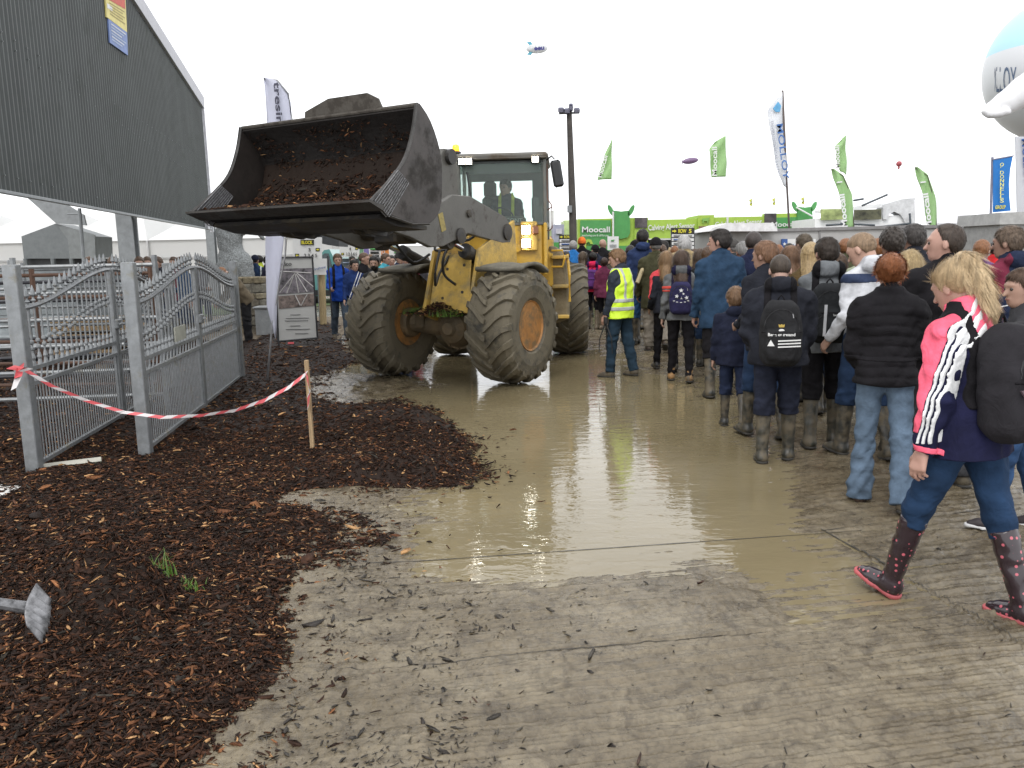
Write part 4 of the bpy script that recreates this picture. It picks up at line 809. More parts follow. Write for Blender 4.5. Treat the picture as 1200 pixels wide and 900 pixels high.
for k_, (a, b, w_) in enumerate((((330, 669), (1010, 622), .011), ((962, 622), (1260, 589), .014), ((962, 620), (1045, 668), .016), ((400, 792), (900, 742), .007), ((1045, 668), (1330, 835), .006))):
    A, B = G(*a), G(*b); n_ = 260; tt_ = np.linspace(0, 1, n_); x = A.x + (B.x - A.x) * tt_; y = A.y + (B.y - A.y) * tt_; px_, py_ = to_px(np.stack([x, y, 0 * x], 1)); z = np.maximum(ground_z(x, y, px_, py_), -.004) + .0065; dn = np.array([-(B.y - A.y), B.x - A.x]); dn = dn / np.linalg.norm(dn); ww = w_ * (.5 + .6 * np.clip(vnoise(x * 9, y * 9) + .4, 0, 1)) / 2
    Vj = np.concatenate([np.stack([x - dn[0] * ww, y - dn[1] * ww, z], 1), np.stack([x + dn[0] * ww, y + dn[1] * ww, z], 1)]); i = np.arange(n_ - 1); Fj = np.stack([i, i + 1, i + 1 + n_, i + n_], 1); oj = link('slab_joint', np_mesh('slab_joint', Vj, Fj), mat('joint_dark', (.05, .042, .03), rough=.6)); tag(oj, None, None, kind='structure')
# standing water
mb = MB(); mb.poly([(-4, 2, 0), (7, 2, 0), (12, 15, 0), (-6, 15, 0)])
m, t, b = nt('muddy_water'); b.inputs['Roughness'].default_value = .02; b.inputs['IOR'].default_value = 1.33; b.inputs['Specular IOR Level'].default_value = .62
tc = nn(t, 'ShaderNodeTexCoord'); n1 = nn(t, 'ShaderNodeTexNoise', ins={'Scale': .9, 'Detail': 3.0}); t.links.new(tc.outputs['Object'], n1.inputs['Vector']); r1 = ramp(t, n1.outputs['Fac'], [(.3, (.158, .128, .072)), (.7, (.20, .165, .098))]); t.links.new(r1.outputs[0], b.inputs['Base Color'])
mp = nn(t, 'ShaderNodeMapping'); mp.inputs['Scale'].default_value = (1.0, 2.2, 1); t.links.new(tc.outputs['Object'], mp.inputs[0])
n2 = nn(t, 'ShaderNodeTexNoise', ins={'Scale': 5.0, 'Detail': 3.0, 'Roughness': .55, 'Distortion': .6}); t.links.new(mp.outputs[0], n2.inputs['Vector']); bp = nn(t, 'ShaderNodeBump', ins={'Distance': .0036}); t.links.new(n2.outputs['Fac'], bp.inputs['Height']); t.links.new(bp.outputs[0], b.inputs['Normal'])
o = part('puddle_water', mb, m); tag(o, None, None, kind='structure')
# soil / grass verge behind the gates and a strip beyond the road
# ---- chips
def chips(P, N, size, colfn, name, m, extra=None, kind='stuff'):
    n = len(P); L_ = size * RNG.lognormal(0, .38, n); Wd = L_ * RNG.uniform(.10, .42, n) * np.where(RNG.uniform(0, 1, n) < .3, .4, 1); T_ = L_ * RNG.uniform(.04, .12, n)
    a = RNG.uniform(0, 2 * np.pi, n); tilt = RNG.normal(0, .38, n)
    u = np.stack([np.cos(a) * np.cos(tilt), np.sin(a) * np.cos(tilt), np.sin(tilt)], 1); u -= 0 * N
    u = u - N * (np.sum(u * N, 1) * .6)[:, None]; u /= np.linalg.norm(u, axis=1)[:, None]
    rl = RNG.normal(0, .5, n)[:, None]; w_ = np.cross(N, u); w_ /= np.linalg.norm(w_, axis=1)[:, None] + 1e-9; n_ = np.cross(u, w_); w2 = w_ * np.cos(rl) + n_ * np.sin(rl); n2 = np.cross(u, w2)
    base = np.array([(-1, -.5, 0), (-.8, .6, 0), (.1, 1, .3), (1, .25, 0), (.75, -.6, 0), (-.1, -1, .2)]); V = []
    bend = RNG.normal(0, .18, n)
    for zz in (-.5, .5):
        for j, (bx, by, bz) in enumerate(base):
            jx = bx * (1 + RNG.normal(0, .14, n)); jy = by * (1 + RNG.normal(0, .22, n))
            V.append(P + u * (jx * L_ / 2)[:, None] + w2 * (jy * Wd / 2 * (1 if zz > 0 else .8))[:, None] + n2 * (zz * T_ + bend * L_ * (1 - jx ** 2) * .5)[:, None])
    V = np.stack(V, 1).reshape(-1, 3); k = (np.arange(n) * 12)[:, None]
    q = [[0, 1, 2, 3], [0, 3, 4, 5], [6, 9, 8, 7], [6, 11, 10, 9]] + [[j, j + 6, (j + 1) % 6 + 6, (j + 1) % 6] for j in range(6)]
    F = np.concatenate([k + np.array(f)[None] for f in q]); C = np.repeat(colfn(n), 12, 0)
    if extra is not None:
        V2, F2, C2 = extra; F = np.concatenate([F, F2 + len(V)]); V = np.concatenate([V, V2]); C = np.concatenate([C, C2])
    me = np_mesh(name, V, F); at = me.color_attributes.new('tone', 'FLOAT_COLOR', 'POINT'); at.data.foreach_set('color', np.concatenate([C, np.ones((len(C), 1))], 1).astype(np.float32).ravel())
    return link(name, me, m)
def barkcol(n):
    pal = 1.0 * np.array([(.016, .0085, .0055), (.026, .0125, .0075), (.045, .019, .010), (.085, .034, .015), (.20, .085, .036), (.42, .24, .11), (.034, .028, .022)]); pr = np.array([.25, .28, .21, .12, .055, .03, .055]); c = pal[RNG.choice(len(pal), n, p=pr / pr.sum())]
    return c * RNG.uniform(.7, 1.3, n)[:, None]
def vcol(name, rough, spec, bump=.003):
    m, t, b = nt(name); a = nn(t, 'ShaderNodeAttribute', attribute_name='tone'); tc = nn(t, 'ShaderNodeTexCoord'); n = nn(t, 'ShaderNodeTexNoise', ins={'Scale': 130.0, 'Detail': 4.0}); t.links.new(tc.outputs['Object'], n.inputs['Vector'])
    r = ramp(t, n.outputs['Fac'], [(.3, (.6, .6, .6)), (.7, (1.35, 1.35, 1.35))]); mx = nn(t, 'ShaderNodeMix', data_type='RGBA', blend_type='MULTIPLY'); mx.inputs[0].default_value = 1; t.links.new(a.outputs[0], mx.inputs[6]); t.links.new(r.outputs[0], mx.inputs[7]); t.links.new(mx.outputs[2], b.inputs['Base Color'])
    b.inputs['Roughness'].default_value = rough; b.inputs['Specular IOR Level'].default_value = spec
    bp = nn(t, 'ShaderNodeBump', ins={'Distance': bump}); t.links.new(n.outputs['Fac'], bp.inputs['Height']); t.links.new(bp.outputs[0], b.inputs['Normal']); return m
barkm = vcol('bark', .7, .18)
def surf(x, y, h=.02): z = mulch_h(x, y); zx = mulch_h(x + h, y); zy = mulch_h(x, y + h); N = np.stack([-(zx - z) / h, -(zy - z) / h, np.ones_like(z)], 1); return z, N / np.linalg.norm(N, axis=1)[:, None]
# under-surface of the mulch bed
gy = np.concatenate([np.arange(1.9, 9, .035), np.arange(9, 26, .14)]); gu = np.linspace(-1, .12, 420); GX = gu[None] * (gy[:, None] * .78 + 1.0) ; GY = np.repeat(gy[:, None], len(gu), 1)
gz = mulch_h(GX.ravel(), GY.ravel()); n = len(gu); i = np.arange(len(gy) - 1)[:, None] * n + np.arange(n - 1)[None]; F2 = np.stack([i, i + 1, i + n + 1, i + n], -1).reshape(-1, 4)
keep = gz[F2].max(1) > -.02; F2 = F2[keep]; V2 = np.stack([GX.ravel(), GY.ravel(), gz], 1); used, inv = np.unique(F2, return_inverse=True); F2 = inv.reshape(F2.shape); V2 = V2[used]; C2 = np.tile(np.array([[.016, .009, .006]]), (len(V2), 1))
def scatter(n, y0, y1, pw=1.0, xr=None):
    y = y0 + (y1 - y0) * RNG.uniform(0, 1, n) ** pw; x = RNG.uniform(-1, .12, n) * (y * .72 + .6) if xr is None else RNG.uniform(*xr, n)
    return x, y
PS, NS, SZ = [], [], []
for n_, y0, y1, sz in ((85000, 1.9, 4.2, .027), (75000, 4.2, 7.5, .031), (32000, 7.5, 13, .040), (22000, 13, 24, .050)):
    x, y = scatter(n_, y0, y1); d = poly_sdf(MULCH, x, y); ok = d + .08 * fbm(x * 3, y * 3, 3) > -.02 - RNG.exponential(1, n_) * np.where(RNG.uniform(0, 1, n_) < .93, .045, .16); x, y = x[ok], y[ok]
    z, N = surf(x, y); z = np.maximum(z, .012); PS.append(np.stack([x, y, z + RNG.uniform(0, .014, len(x))], 1)); NS.append(N); SZ.append(np.full(len(x), sz))
o = chips(np.concatenate(PS), np.concatenate(NS), np.concatenate(SZ), barkcol, 'bark_mulch', barkm, extra=(V2, F2, C2)); tag(o, 'dark shredded bark mulch spread over the verge', None, kind='stuff')
# loose bits of bark and mud on the road
def debcol(n): pal = .62 * np.array([(.05, .042, .033), (.075, .064, .05), (.035, .026, .02), (.11, .095, .07), (.10, .05, .03)]); return pal[RNG.choice(5, n, p=[.32, .3, .2, .14, .04])] * RNG.uniform(.8, 1.2, n)[:, None]
n_ = 110000; y = 2.0 + 9.5 * RNG.uniform(0, 1, n_) ** 1.7; x = RNG.uniform(-.5, .72, n_) * (y + .4); d = poly_sdf(MULCH, x, y); px_, py_ = to_px(np.stack([x, y, 0 * x], 1)); pd = puddle(x, y, px_, py_)
pr = (.08 + .92 * np.exp(np.minimum(d, 0) * 2.2)) * (1 - sstep(.3, .8, pd)) * (.25 + sstep(-.2, .5, fbm(x * 1.6, y * 1.6, 3))) * (.35 + .65 * sstep(900, 500, px_)) * .7; ok = (RNG.uniform(0, 1, n_) < pr) & (d < .05); x, y = x[ok], y[ok]
z = ground_z(x, y, px_[ok], py_[ok]); n2_ = len(x); o = chips(np.stack([x, y, np.maximum(z, 0) + .004], 1), np.tile([[0, 0, 1.]], (n2_, 1)), RNG.choice([.012, .022, .042], n2_, p=[.68, .27, .05]), debcol, 'bark_litter', vcol('litter', .55, .4)); tag(o, 'scattered muddy bark pieces on the wet road', None, kind='stuff')
# mulch carried in the bucket
def bfloor(y): return np.interp(y, [2.10, 2.18, 2.30, 2.58, 2.90, 3.17], [2.60, 2.30, 2.16, 2.12, 2.18, 2.26])
def heap(x, y): return bfloor(y) + (.10 + .03 * fbm(x * 2.2, y * 3, 3)) * sstep(3.18, 2.85, y) + .20 * sstep(2.75, 2.15, y) + .015 * fbm(x * 12, y * 12, 2)
gx = np.linspace(-BW + .03, BW - .03, 120); gyy = np.linspace(2.12, 3.12, 46); A, B = np.meshgrid(gx, gyy); zz = heap(A.ravel(), B.ravel()); MFn = np.array(MK)
Vl = np.stack([A.ravel(), B.ravel(), zz], 1) @ MFn[:3, :3].T + MFn[:3, 3]; i = np.arange(45)[:, None] * 120 + np.arange(119)[None]; Fl = np.stack([i, i + 1, i + 121, i + 120], -1).reshape(-1, 4)
n_ = 9000; x = RNG.uniform(-BW + .04, BW - .04, n_); y = 2.13 + 1.0 * RNG.uniform(0, 1, n_) ** .6; z = heap(x, y) + RNG.uniform(0, .025, n_); h = .02; N = np.stack([-(heap(x + h, y) - heap(x, y)) / h, -(heap(x, y + h) - heap(x, y)) / h, np.ones(n_)], 1); N /= np.linalg.norm(N, axis=1)[:, None]
o = chips(np.stack([x, y, z], 1) @ MFn[:3, :3].T + MFn[:3, 3], N @ MFn[:3, :3].T, np.full(n_, .045), lambda n: barkcol(n) * .8, 'bark_load', barkm, extra=(Vl, Fl, np.tile([[.016, .010, .007]], (len(Vl), 1)))); tag(o, 'shredded bark lying in the raised loader bucket', None, kind='stuff')
n_ = 2600; x = RNG.uniform(-BW + .06, BW - .06, n_); tt_ = RNG.uniform(.0, 1, n_) ** 1.3; yy = np.interp(tt_, [0, .3, .6, 1], [2.10, 2.09, 2.13, 2.36]) + .015; z2 = np.interp(tt_, [0, .3, .6, 1], [2.45, 2.62, 2.86, 3.15]); ok = vnoise(x * 3, z2 * 4) > -.15; x, yy, z2 = x[ok], yy[ok], z2[ok]; n_ = len(x)
o = chips(np.stack([x, yy + .01, z2], 1) @ MFn[:3, :3].T + MFn[:3, 3], np.tile(MFn[:3, :3] @ np.array([0, 1., 0]), (n_, 1)), np.full(n_, .032), lambda n: barkcol(n) * .7, 'stuck_soil', barkm); tag(o, 'dark soil and bark stuck to the bucket wall', None, kind='stuff')
# tufts of grass
def tuft(pos, n, h, spread, name, label, col=(.09, .17, .025)):
    x = RNG.normal(0, spread, n); y = RNG.normal(0, spread, n); V = []; F = []
    for k in range(n):
        a = random.uniform(0, 6.28); le = random.gauss(.55, .35); hh = h * random.uniform(.4, 1.1); w_ = .0035 + .002 * random.random(); p = np.array([x[k], y[k], 0]); d = np.array([math.cos(a), math.sin(a), 0]); s_ = np.array([-d[1], d[0], 0]); b0 = len(V)
        for q in range(4):
            t_ = q / 3; c = p + d * le * hh * t_ ** 1.8 + np.array([0, 0, hh * t_ * (1 - .25 * t_ * abs(le))]); V += [c - s_ * w_ * (1 - t_ * .9), c + s_ * w_ * (1 - t_ * .9)]
        F += [[b0 + 2 * q, b0 + 2 * q + 1, b0 + 2 * q + 3, b0 + 2 * q + 2] for q in range(3)]
    me = np_mesh(name, np.array(V), np.array(F)); o = link(name, me, leafy('grass_blade', col, trans=.3, rough=.5, var=.35, scale=20)); o.location = pos; tag(o, label, None, kind='stuff'); return o
mz = lambda p: float(mulch_h(np.array([p.x]), np.array([p.y]))[0]) + .005
p = G(192, 706); tuft((p.x, p.y, mz(p)), 34, .13, .03, 'grass_tuft', 'green grass tuft poking through the mulch beside the pile')
p = G(222, 712); tuft((p.x, p.y, mz(p)), 45, .05, .045, 'grass_tuft', 'low green weed in the mulch')
p = G(95, 560); tuft((p.x, p.y, .02), 700, .06, .26, 'grass', 'grass growing round the foot of the front gate post', (.12, .17, .05))
p = G(20, 600); tuft((p.x - .2, p.y + .2, .02), 500, .05, .25, 'grass', 'thin grass by the pale kerb stone', (.12, .15, .06))
MFn = np.array(MF); p = MF @ Vector((.30, .22, .90)); o = tuft(p, 700, .11, .10, 'grass_clump', 'green grass caught on the loader axle'); p = MF @ Vector((-.26, .45, .90)); tuft(p, 260, .10, .10, 'grass_clump', 'grass and soil on the loader frame')
x = RNG.normal(0, .2, 1500); y = RNG.normal(0, .10, 1500); P = np.stack([x - .05, y + .36, .92 + .16 * np.exp(-(x / .3) ** 2 - (y / .12) ** 2) * RNG.uniform(0, 1, 1500)], 1)
o = chips(P @ MFn[:3, :3].T + MFn[:3, 3], np.tile([[0, 0, 1.]], (1500, 1)), np.full(1500, .04), barkcol, 'soil_clods', barkm); tag(o, 'dark soil piled on the loader front frame', None, kind='stuff')
# ------------------------------------------------------------------ helpers in picture terms (each piece stands at its own real distance)
def ptext(s, p0, p1, y, hp, m, parent, bold=0.0, name='lettering', y1=None, off=.012, fit=True, up=True):
    A, B = AT(*p0, y), AT(*p1, y if y1 is None else y1); ax = B - A; W = ax.length; ax.normalize(); n = Vector((0, -1, 0)); n = (n - ax * n.dot(ax)).normalized(); az = n.cross(ax)
    size = hp / FPX * y / .70; M = Matrix((( ax.x, az.x, n.x, A.x + n.x * off), (ax.y, az.y, n.y, A.y + n.y * off), (ax.z, az.z, n.z, A.z + n.z * off), (0, 0, 0, 1)))
    c = text(s, Matrix.Identity(4), size, m, None, name=name, bold=bold * size, ext=.004); xs = [v.co.x for v in c.data.vertices]
    if xs and fit: c.data.transform(Matrix.Translation((-min(xs), 0, 0))); c.data.transform(Matrix.Scale(W / (max(xs) - min(xs)), 4, (1, 0, 0)))
    c.data.transform(M)
    if parent: c.parent = parent; c.matrix_parent_inverse = PW(parent).inverted()
    return c
def ppoly(name, pts, y, m, parent, th=.04, off=0.0, yf=None, **k):    # px outline as a slab standing at distance y
    mb = MB(); a = [AT(px, py, (y if yf is None else yf(px)) - off) for px, py in pts]; b = [p + Vector((0, th, 0)) for p in a]; ia = [mb.pt(p) for p in a]; ib = [mb.pt(p) for p in b]
    mb.f += [ia, ib[::-1]] + [[ia[k], ib[k], ib[(k + 1) % len(a)], ia[(k + 1) % len(a)]] for k in range(len(a))]
    o = part(name, mb, m, parent, **k)
    return o
def prect(name, x0, y0, x1, y1, y, m, parent, th=.04, off=0.0, **k): return ppoly(name, [(x0, y0), (x1, y0), (x1, y1), (x0, y1)], y, m, parent, th, off, **k)
def base_of(px, y): p = AT(px, 300, y); return Vector((p.x, y, 0))
white = mat('white_paint', (1.0, 1.0, .99), rough=.5, var=.03); ink = mat('black_ink', (.02, .02, .022), rough=.5); galv = mat('galvanised_steel', (.33, .345, .355), rough=.42, var=.14, scale=14, metal=.35, dirt=(.30, .28, .22), dirt_amt=.18, dscale=5)
blue_ink = mat('blue_ink', (.04, .12, .40), rough=.5); yellow_ink = mat('yellow_ink', (.95, .85, .05), rough=.5)
# ------------------------------------------------------------------ shed with corrugated gable
WA, WB = Vector((-8.0, 12.7, 0)), Vector((-11.32, 30, 0)); wd = (WB - WA).normalized(); wn = Vector((wd.y, -wd.x, 0))
if wn.x < 0: wn = -wn
def WP(px, py, off=0.0):
    d = ray(px, py); o = Vector((0, 0, CAMH)); t = ((WA + wn * off) - o).dot(wn) / d.dot(wn); return o + d * t
pe, pr_ = WP(241, 132), WP(155, 0); se, sr = (pe - WA).dot(wd), (pr_ - WA).dot(wd); slope = (pr_.z - pe.z) / (sr - se); s1 = (WP(241, 200) - WA).dot(wd)
zb0, zb1 = WP(0, 225).z, WP(241, 268).z
def zt(s_): return pe.z + slope * (s_ - se)
def zb(s_): return zb1 + (zb0 - zb1) * (s_ - s1) / (0 - s1)
shed = thing('shed', WA + wd * 12, 'dark grey corrugated shed gable on steel posts', 'shed'); mb = MB(); s_ = -7.0; k = 0
while s_ < s1:
    A_ = [];
    for ds, of in ((0, 0), (.045, 0), (.075, .035), (.105, .035)):
        q = min(s_ + ds * 1.35, s1); p = WA + wd * q + wn * of; A_.append((mb.pt((p.x, p.y, zb(q))), mb.pt((p.x, p.y, zt(q)))))
    q = min(s_ + .135 * 1.35, s1); p = WA + wd * q; A_.append((mb.pt((p.x, p.y, zb(q))), mb.pt((p.x, p.y, zt(q)))))
    for a, b in zip(A_, A_[1:]): mb.f.append([a[0], b[0], b[1], a[1]])
    s_ += .135 * 1.35
part('gable_cladding', mb, mat('shed_cladding', (.078, .088, .086), rough=.6, var=.12, scale=1.2, stretch=(1, 1, .3), dirt=(.085, .095, .09), dirt_amt=.25, dscale=1.4), shed, fix=False)
def wbar(name, pts, wdt, th, m, par=shed, off=.05):
    mb = MB()
    for (sa, za), (sb, zb_) in zip(pts, pts[1:]):
        a = WA + wd * sa + wn * off; b = WA + wd * sb + wn * off; d = Vector((b.x - a.x, b.y - a.y, zb_ - za)); L_ = d.length; d.normalize(); az = wn.cross(d); mid = (a + b) / 2; mid.z = (za + zb_) / 2
        mb.box(mid, (L_, th, wdt), rot=Matrix((d, wn, az)).transposed())
    return part(name, mb, m, par, bevel=.01)
mb = MB()
for s_ in np.arange(-6.8, s1, .54):
    for zf in (.04, .36, .68, .97):
        z_ = zb(s_) + (zt(s_) - zb(s_)) * zf if zf != .68 else zb(s_) + 2.6
        if z_ < zt(s_) - .1: p = WA + wd * s_ + wn * .045; mb.box((p.x, p.y, z_), (.02, .02, .02))
part('fixings', mb, mat('screw_heads', (.25, .27, .27), rough=.5), shed, fix=False)
trim = mat('shed_trim', (.62, .62, .68), rough=.5, var=.06); postm = mat('shed_post', (.30, .32, .33), rough=.5, var=.12)
wbar('barge_board', [(-7, zt(-7) + .12), (s1 + .2, zt(s1 + .2) + .12)], .46, .14, trim); wbar('corner_flashing', [(s1 + .12, zb1 - .1), (s1 + .12, zt(s1))], .16, .12, mat('pale_flashing', (.8, .8, .86), rough=.5)); wbar('bottom_flashing', [(-7, zb(-7)), (s1, zb1)], .06, .08, postm)
for px, wpx, py in ((151, 18, 258), (248, 9, 268)):
    p = WP(px, py, -.35); dd = p.y; mb = MB(); hw = wpx / FPX * dd / 2; mb.box((p.x, p.y, p.z / 2 + .1), (hw * 2, .05, p.z + .2)); mb.box((p.x, p.y - .15, p.z / 2 + .1), (.05 if px > 200 else hw * 1.0, .24, p.z + .2)); mb.box((p.x, p.y - .28, p.z / 2 + .1), (hw * 2, .05, p.z + .2)); part('steel_post', mb, postm, shed)
p = WP(243, 262, .12); mb = MB(); mb.box(p, (.12, .25, .42)); part('junction_box', mb, mat('box_white', (.8, .8, .85)), shed)
def wposter(name, q, m, label, rows):
    a = [WP(px, py, .07) for px, py in q]; mb = MB(); i0 = [mb.pt(p) for p in a]; i1 = [mb.pt(p - wn * .03) for p in a]; mb.f += [i0, i1[::-1]] + [[i0[k], i1[k], i1[(k + 1) % 4], i0[(k + 1) % 4]] for k in range(4)]
    o = part(name, mb, m); tag(o, label, 'poster'); origin(o, a[3])
    for nm, u0, v0, u1, v1, mm in rows:
        def P(u, v): return (a[0] * (1 - u) + a[1] * u) * (1 - v) + (a[3] * (1 - u) + a[2] * u) * v + wn * .008
        mb = MB(); mb.poly([P(u0, v0), P(u1, v0), P(u1, v1), P(u0, v1)]); part(nm, mb, mm, o)
red = mat('red_print', (.75, .10, .05)); pblue = mat('pale_blue_print', (.55, .66, .85)); pwh = mat('white_print', (.85, .88, .92))
rows = [('heading', .05, .0, .95, .34, red)] + [('print_line', .15, .42 + .09 * k, .9 - .1 * (k % 2), .45 + .09 * k, mat('brown_print', (.45, .35, .1))) for k in range(5)] + [('emblem', .04, .5, .28, .66, white)]
wposter('poster', [(123, -14), (147, -2), (149, 38), (125, 20)], mat('poster_yellow', (.95, .82, .28)), 'yellow and red poster high on the corrugated gable', rows)
wposter('poster', [(127, 22), (149, 38), (150, 65), (129, 50)], mat('poster_blue', (.22, .32, .66)), 'blue printed poster under the yellow one on the gable', [('print_line', .1, .12 + .13 * k, .9 - .12 * (k % 3), .17 + .13 * k, pblue if k % 2 else pwh) for k in range(6)])
# ------------------------------------------------------------------ ornamental gates
def gate(A, B, label, h=1.60, posts=(1.68, 1.66)):
    A, B = Vector(A), Vector(B); d = (B - A); Lg = d.length; ang = math.atan2(d.y, d.x); t = thing('ornamental_gate', A, label, 'gate', 'galvanised double gates on show', rz=ang)
    def lp_(nm, mb, m=galv, par=None, **k):
        me = part(nm, mb, m, None, **k); me.parent = par or t; return me
    for x, hh in ((0, posts[0]), (Lg, posts[1])):
        mb = MB(); mb.box((x, 0, hh / 2), (.10, .10, hh), bev=.006); lp_('gate_post', mb)
    mid = Lg / 2
    for sd in (0, 1):
        x0, x1 = (.09, mid - .015) if sd == 0 else (mid + .015, Lg - .09)
        def ztop(x): u = (x - x0) / (x1 - x0); u = u if sd == 0 else 1 - u; return 1.34 + .27 * (u * u * (3 - 2 * u))
        mb = MB(); mb.box((x0 + .02, 0, (ztop(x0) + .06) / 2), (.04, .04, ztop(x0) - .06)); mb.box((x1 - .02, 0, (ztop(x1) + .06) / 2), (.05, .045, ztop(x1) - .06))
        for z in (.10, .74, .86): mb.box(((x0 + x1) / 2, 0, z), (x1 - x0, .035, .03))
        xs = np.linspace(x0, x1, 15)
        for a, b in zip(xs, xs[1:]): mb.tube([(a, 0, ztop(a)), (b, 0, ztop(b))], .020, n=6)
        lf = lp_('gate_leaf', mb); n = int((x1 - x0) / .112); mb = MB()
        for k in range(1, n):
            x = x0 + (x1 - x0) * k / n; zt_ = ztop(x); mb.tube([(x, 0, .86), (x, 0, zt_ + .06)], .0085, n=6, cap=False)
            zc = zt_ - .33
            for dz in (0, .05): mb.lathe([(.009, -.018), (.018, -.008), (.018, .008), (.009, .018)], c=(x, 0, zc + dz), n=8)
            mb.lathe([(.009, .0), (.020, .012), (.010, .026), (.008, .04), (.021, .058), (.017, .085), (.003, .135)], c=(x, 0, zt_ + .03), n=8)
            mb.lathe([(.02, 0), (.013, .04), (.018, .06), (.009, .10)], c=(x, 0, .875), n=7)
            mb.tube([(x - .02, 0, .75), (x + .02, 0, .85)], .007, n=5, cap=False)
        lp_('spear_bars', mb, par=lf); mb = MB(); n2 = n * 2
        for k in range(1, n2): x = x0 + (x1 - x0) * k / n2; mb.tube([(x, 0, .10), (x, 0, .74)], .0062, n=5, cap=False)
        lp_('lower_bars', mb, par=lf)
    mb = MB(); mb.box((mid, -.035, 1.05), (.14, .04, .10), bev=.01); mb.tube([(mid - .05, -.06, 1.05), (mid + .05, -.06, 1.05)], .012, n=6); lp_('latch', mb)
    return t
gp = G(42, 560); gq = G(172, 540); ge = G(283, 448)
gate((gq.x, gq.y, 0), (ge.x, ge.y, 0), 'galvanised arched double gate beside the stake and mulch mound'); g1 = gate((gp.x, gp.y, 0), (gp.x + (ge.x - gq.x) * .98, gp.y + (ge.y - gq.y) * .98, 0), 'galvanised arched double gate behind, with tape tied to its post')
mb = MB(); p = gq.lerp(ge, .28) + Vector((.05, 0, .98)); mb.box(p, (.012, .40, .14), rot=(0, 0, math.atan2(-(ge.x - gq.x), ge.y - gq.y))); o = part('maker_plate', mb, mat('pale_plate', (.5, .5, .42))); tag(o, 'small pale plate fixed on the ornamental gate bars', 'plate'); origin(o, p)
# tape and stake
redm = mat('tape_red', (1.0, .18, .20), rough=.35, var=.08); whm = mat('tape_white', (1, .95, .95), rough=.35, var=.04)
def tape(pts, wdt=.027, twist=0.0, name='tape'):
    P = [Vector(p) for p in pts]; D = [0]
    for a, b in zip(P, P[1:]): D.append(D[-1] + (b - a).length)
    N = int(D[-1] / .018); V = []; Fc = []; mi = []
    for k in range(N + 1):
        s = D[-1] * k / N; j = max(i for i in range(len(D) - 1) if D[i] <= s + 1e-6); u = (s - D[j]) / (D[j + 1] - D[j] + 1e-9); p = P[j].lerp(P[j + 1], u); t_ = (P[j + 1] - P[j]).normalized()
        a = twist * s + .35 * math.sin(s * 5); up = Vector((0, 0, 1)) - t_ * t_.z
        if up.length < .05: up = Vector((1, 0, 0)) - t_ * t_.x
        up.normalize(); sd = t_.cross(up); w = up * math.cos(a) + sd * math.sin(a)
        sk = t_ * .03; V += [p - w * wdt / 2 - sk, p + w * wdt / 2 + sk]
    for k in range(N): Fc.append((2 * k, 2 * k + 1, 2 * k + 3, 2 * k + 2)); mi.append(int((k * .018) / .085) % 2)
    me = bpy.data.meshes.new(name); me.from_pydata([tuple(v) for v in V], [], Fc); me.materials.append(redm); me.materials.append(whm); me.polygons.foreach_set('material_index', mi); o = bpy.data.objects.new(name, me); COL.objects.link(o); return o
A, B, C = AT(27, 433, 6.17), AT(182, 489, 6.62), AT(359, 440, 6.84)
def sag(a, b, s, n=14): return [a.lerp(b, k / n) - Vector((0, 0, s * 4 * (k / n) * (1 - k / n))) for k in range(n)]
T1 = [AT(*q) for q in ((27, 432, 6.17), (60, 452, 6.3), (100, 469, 6.45), (145, 483, 6.55), (190, 489, 6.6), (235, 487, 6.66), (275, 481, 6.72), (310, 469, 6.77), (338, 454, 6.81), (359, 438, 6.84))]; o = tape(T1, twist=.06, name='barrier_tape'); tag(o, 'red and white barrier tape sagging from gate post to stake', 'barrier tape'); origin(o, A)
for nm, a, b in (('tape_tail', AT(24, 428, 6.15), AT(16, 456, 6.12)), ('tape_tail', AT(359, 438, 6.82), AT(361, 478, 6.80)), ('tape_tail', AT(12, 430, 6.12), AT(33, 434, 6.16))):
    q = tape([a, a.lerp(b, .5) + Vector((.02, -.02, 0)), b], wdt=.06 if b.z < a.z - .05 else .04, twist=1.2); q.name = nm; q.parent = o; q.matrix_parent_inverse = PW(o).inverted()
b0, b1 = AT(367, 533, 6.87), AT(359, 422, 6.87); b0.z -= .15; mb = MB(); dv_ = (b1 - b0); mb.box((b0 + b1) / 2, (.042, .032, dv_.length), rot=dv_.to_track_quat('Z', 'Y').to_matrix().to_4x4(), bev=.003); o = part('wooden_stake', mb, mat('raw_wood', (.52, .36, .20), rough=.8, var=.25, scale=3, stretch=(20, 20, 1), bump=.002)); tag(o, 'raw timber stake driven into the mulch holding the tape', 'stake'); origin(o, b0)
# fork in the mulch, lower left
f0, f1 = AT(-60, 698, 2.75), AT(30, 712, 2.86); h0 = Vector((f0.x - .7, f0.y - .25, f0.z + .25)); fk = thing('mulch_fork', (h0.x, h0.y, 0), 'worn steel mulch fork with a wooden shaft lifting bark', 'garden fork')
mb = MB(); mb.tube([h0, f0, f1], .017, n=10); part('shaft', mb, mat('shaft_wood', (.42, .33, .26), rough=.6, var=.2, scale=4, stretch=(4, 4, 4)), fk)
stl = mat('worn_fork_steel', (.26, .26, .27), rough=.45, var=.5, scale=20, metal=.5); top, bot = AT(42, 684, 2.92), AT(31, 734, 2.78)
mb = MB(); mb.tube([f1 - (f1 - f0).normalized() * .12, f1 + (f1 - f0).normalized() * .03], [.019, .024], n=10); part('socket', mb, stl, fk); mb = MB()
def bl(u, v): q = bot.lerp(top, u); side = (f1 - f0).normalized(); c_ = math.sin(math.pi * u); return q + side * (.02 * c_ - .03 * (1 - v) * c_ + v * .045) + Vector((0, 0, -.05 * v - .012 * math.cos(u * 38) * v)) + Vector((0, -.02 * c_, 0))
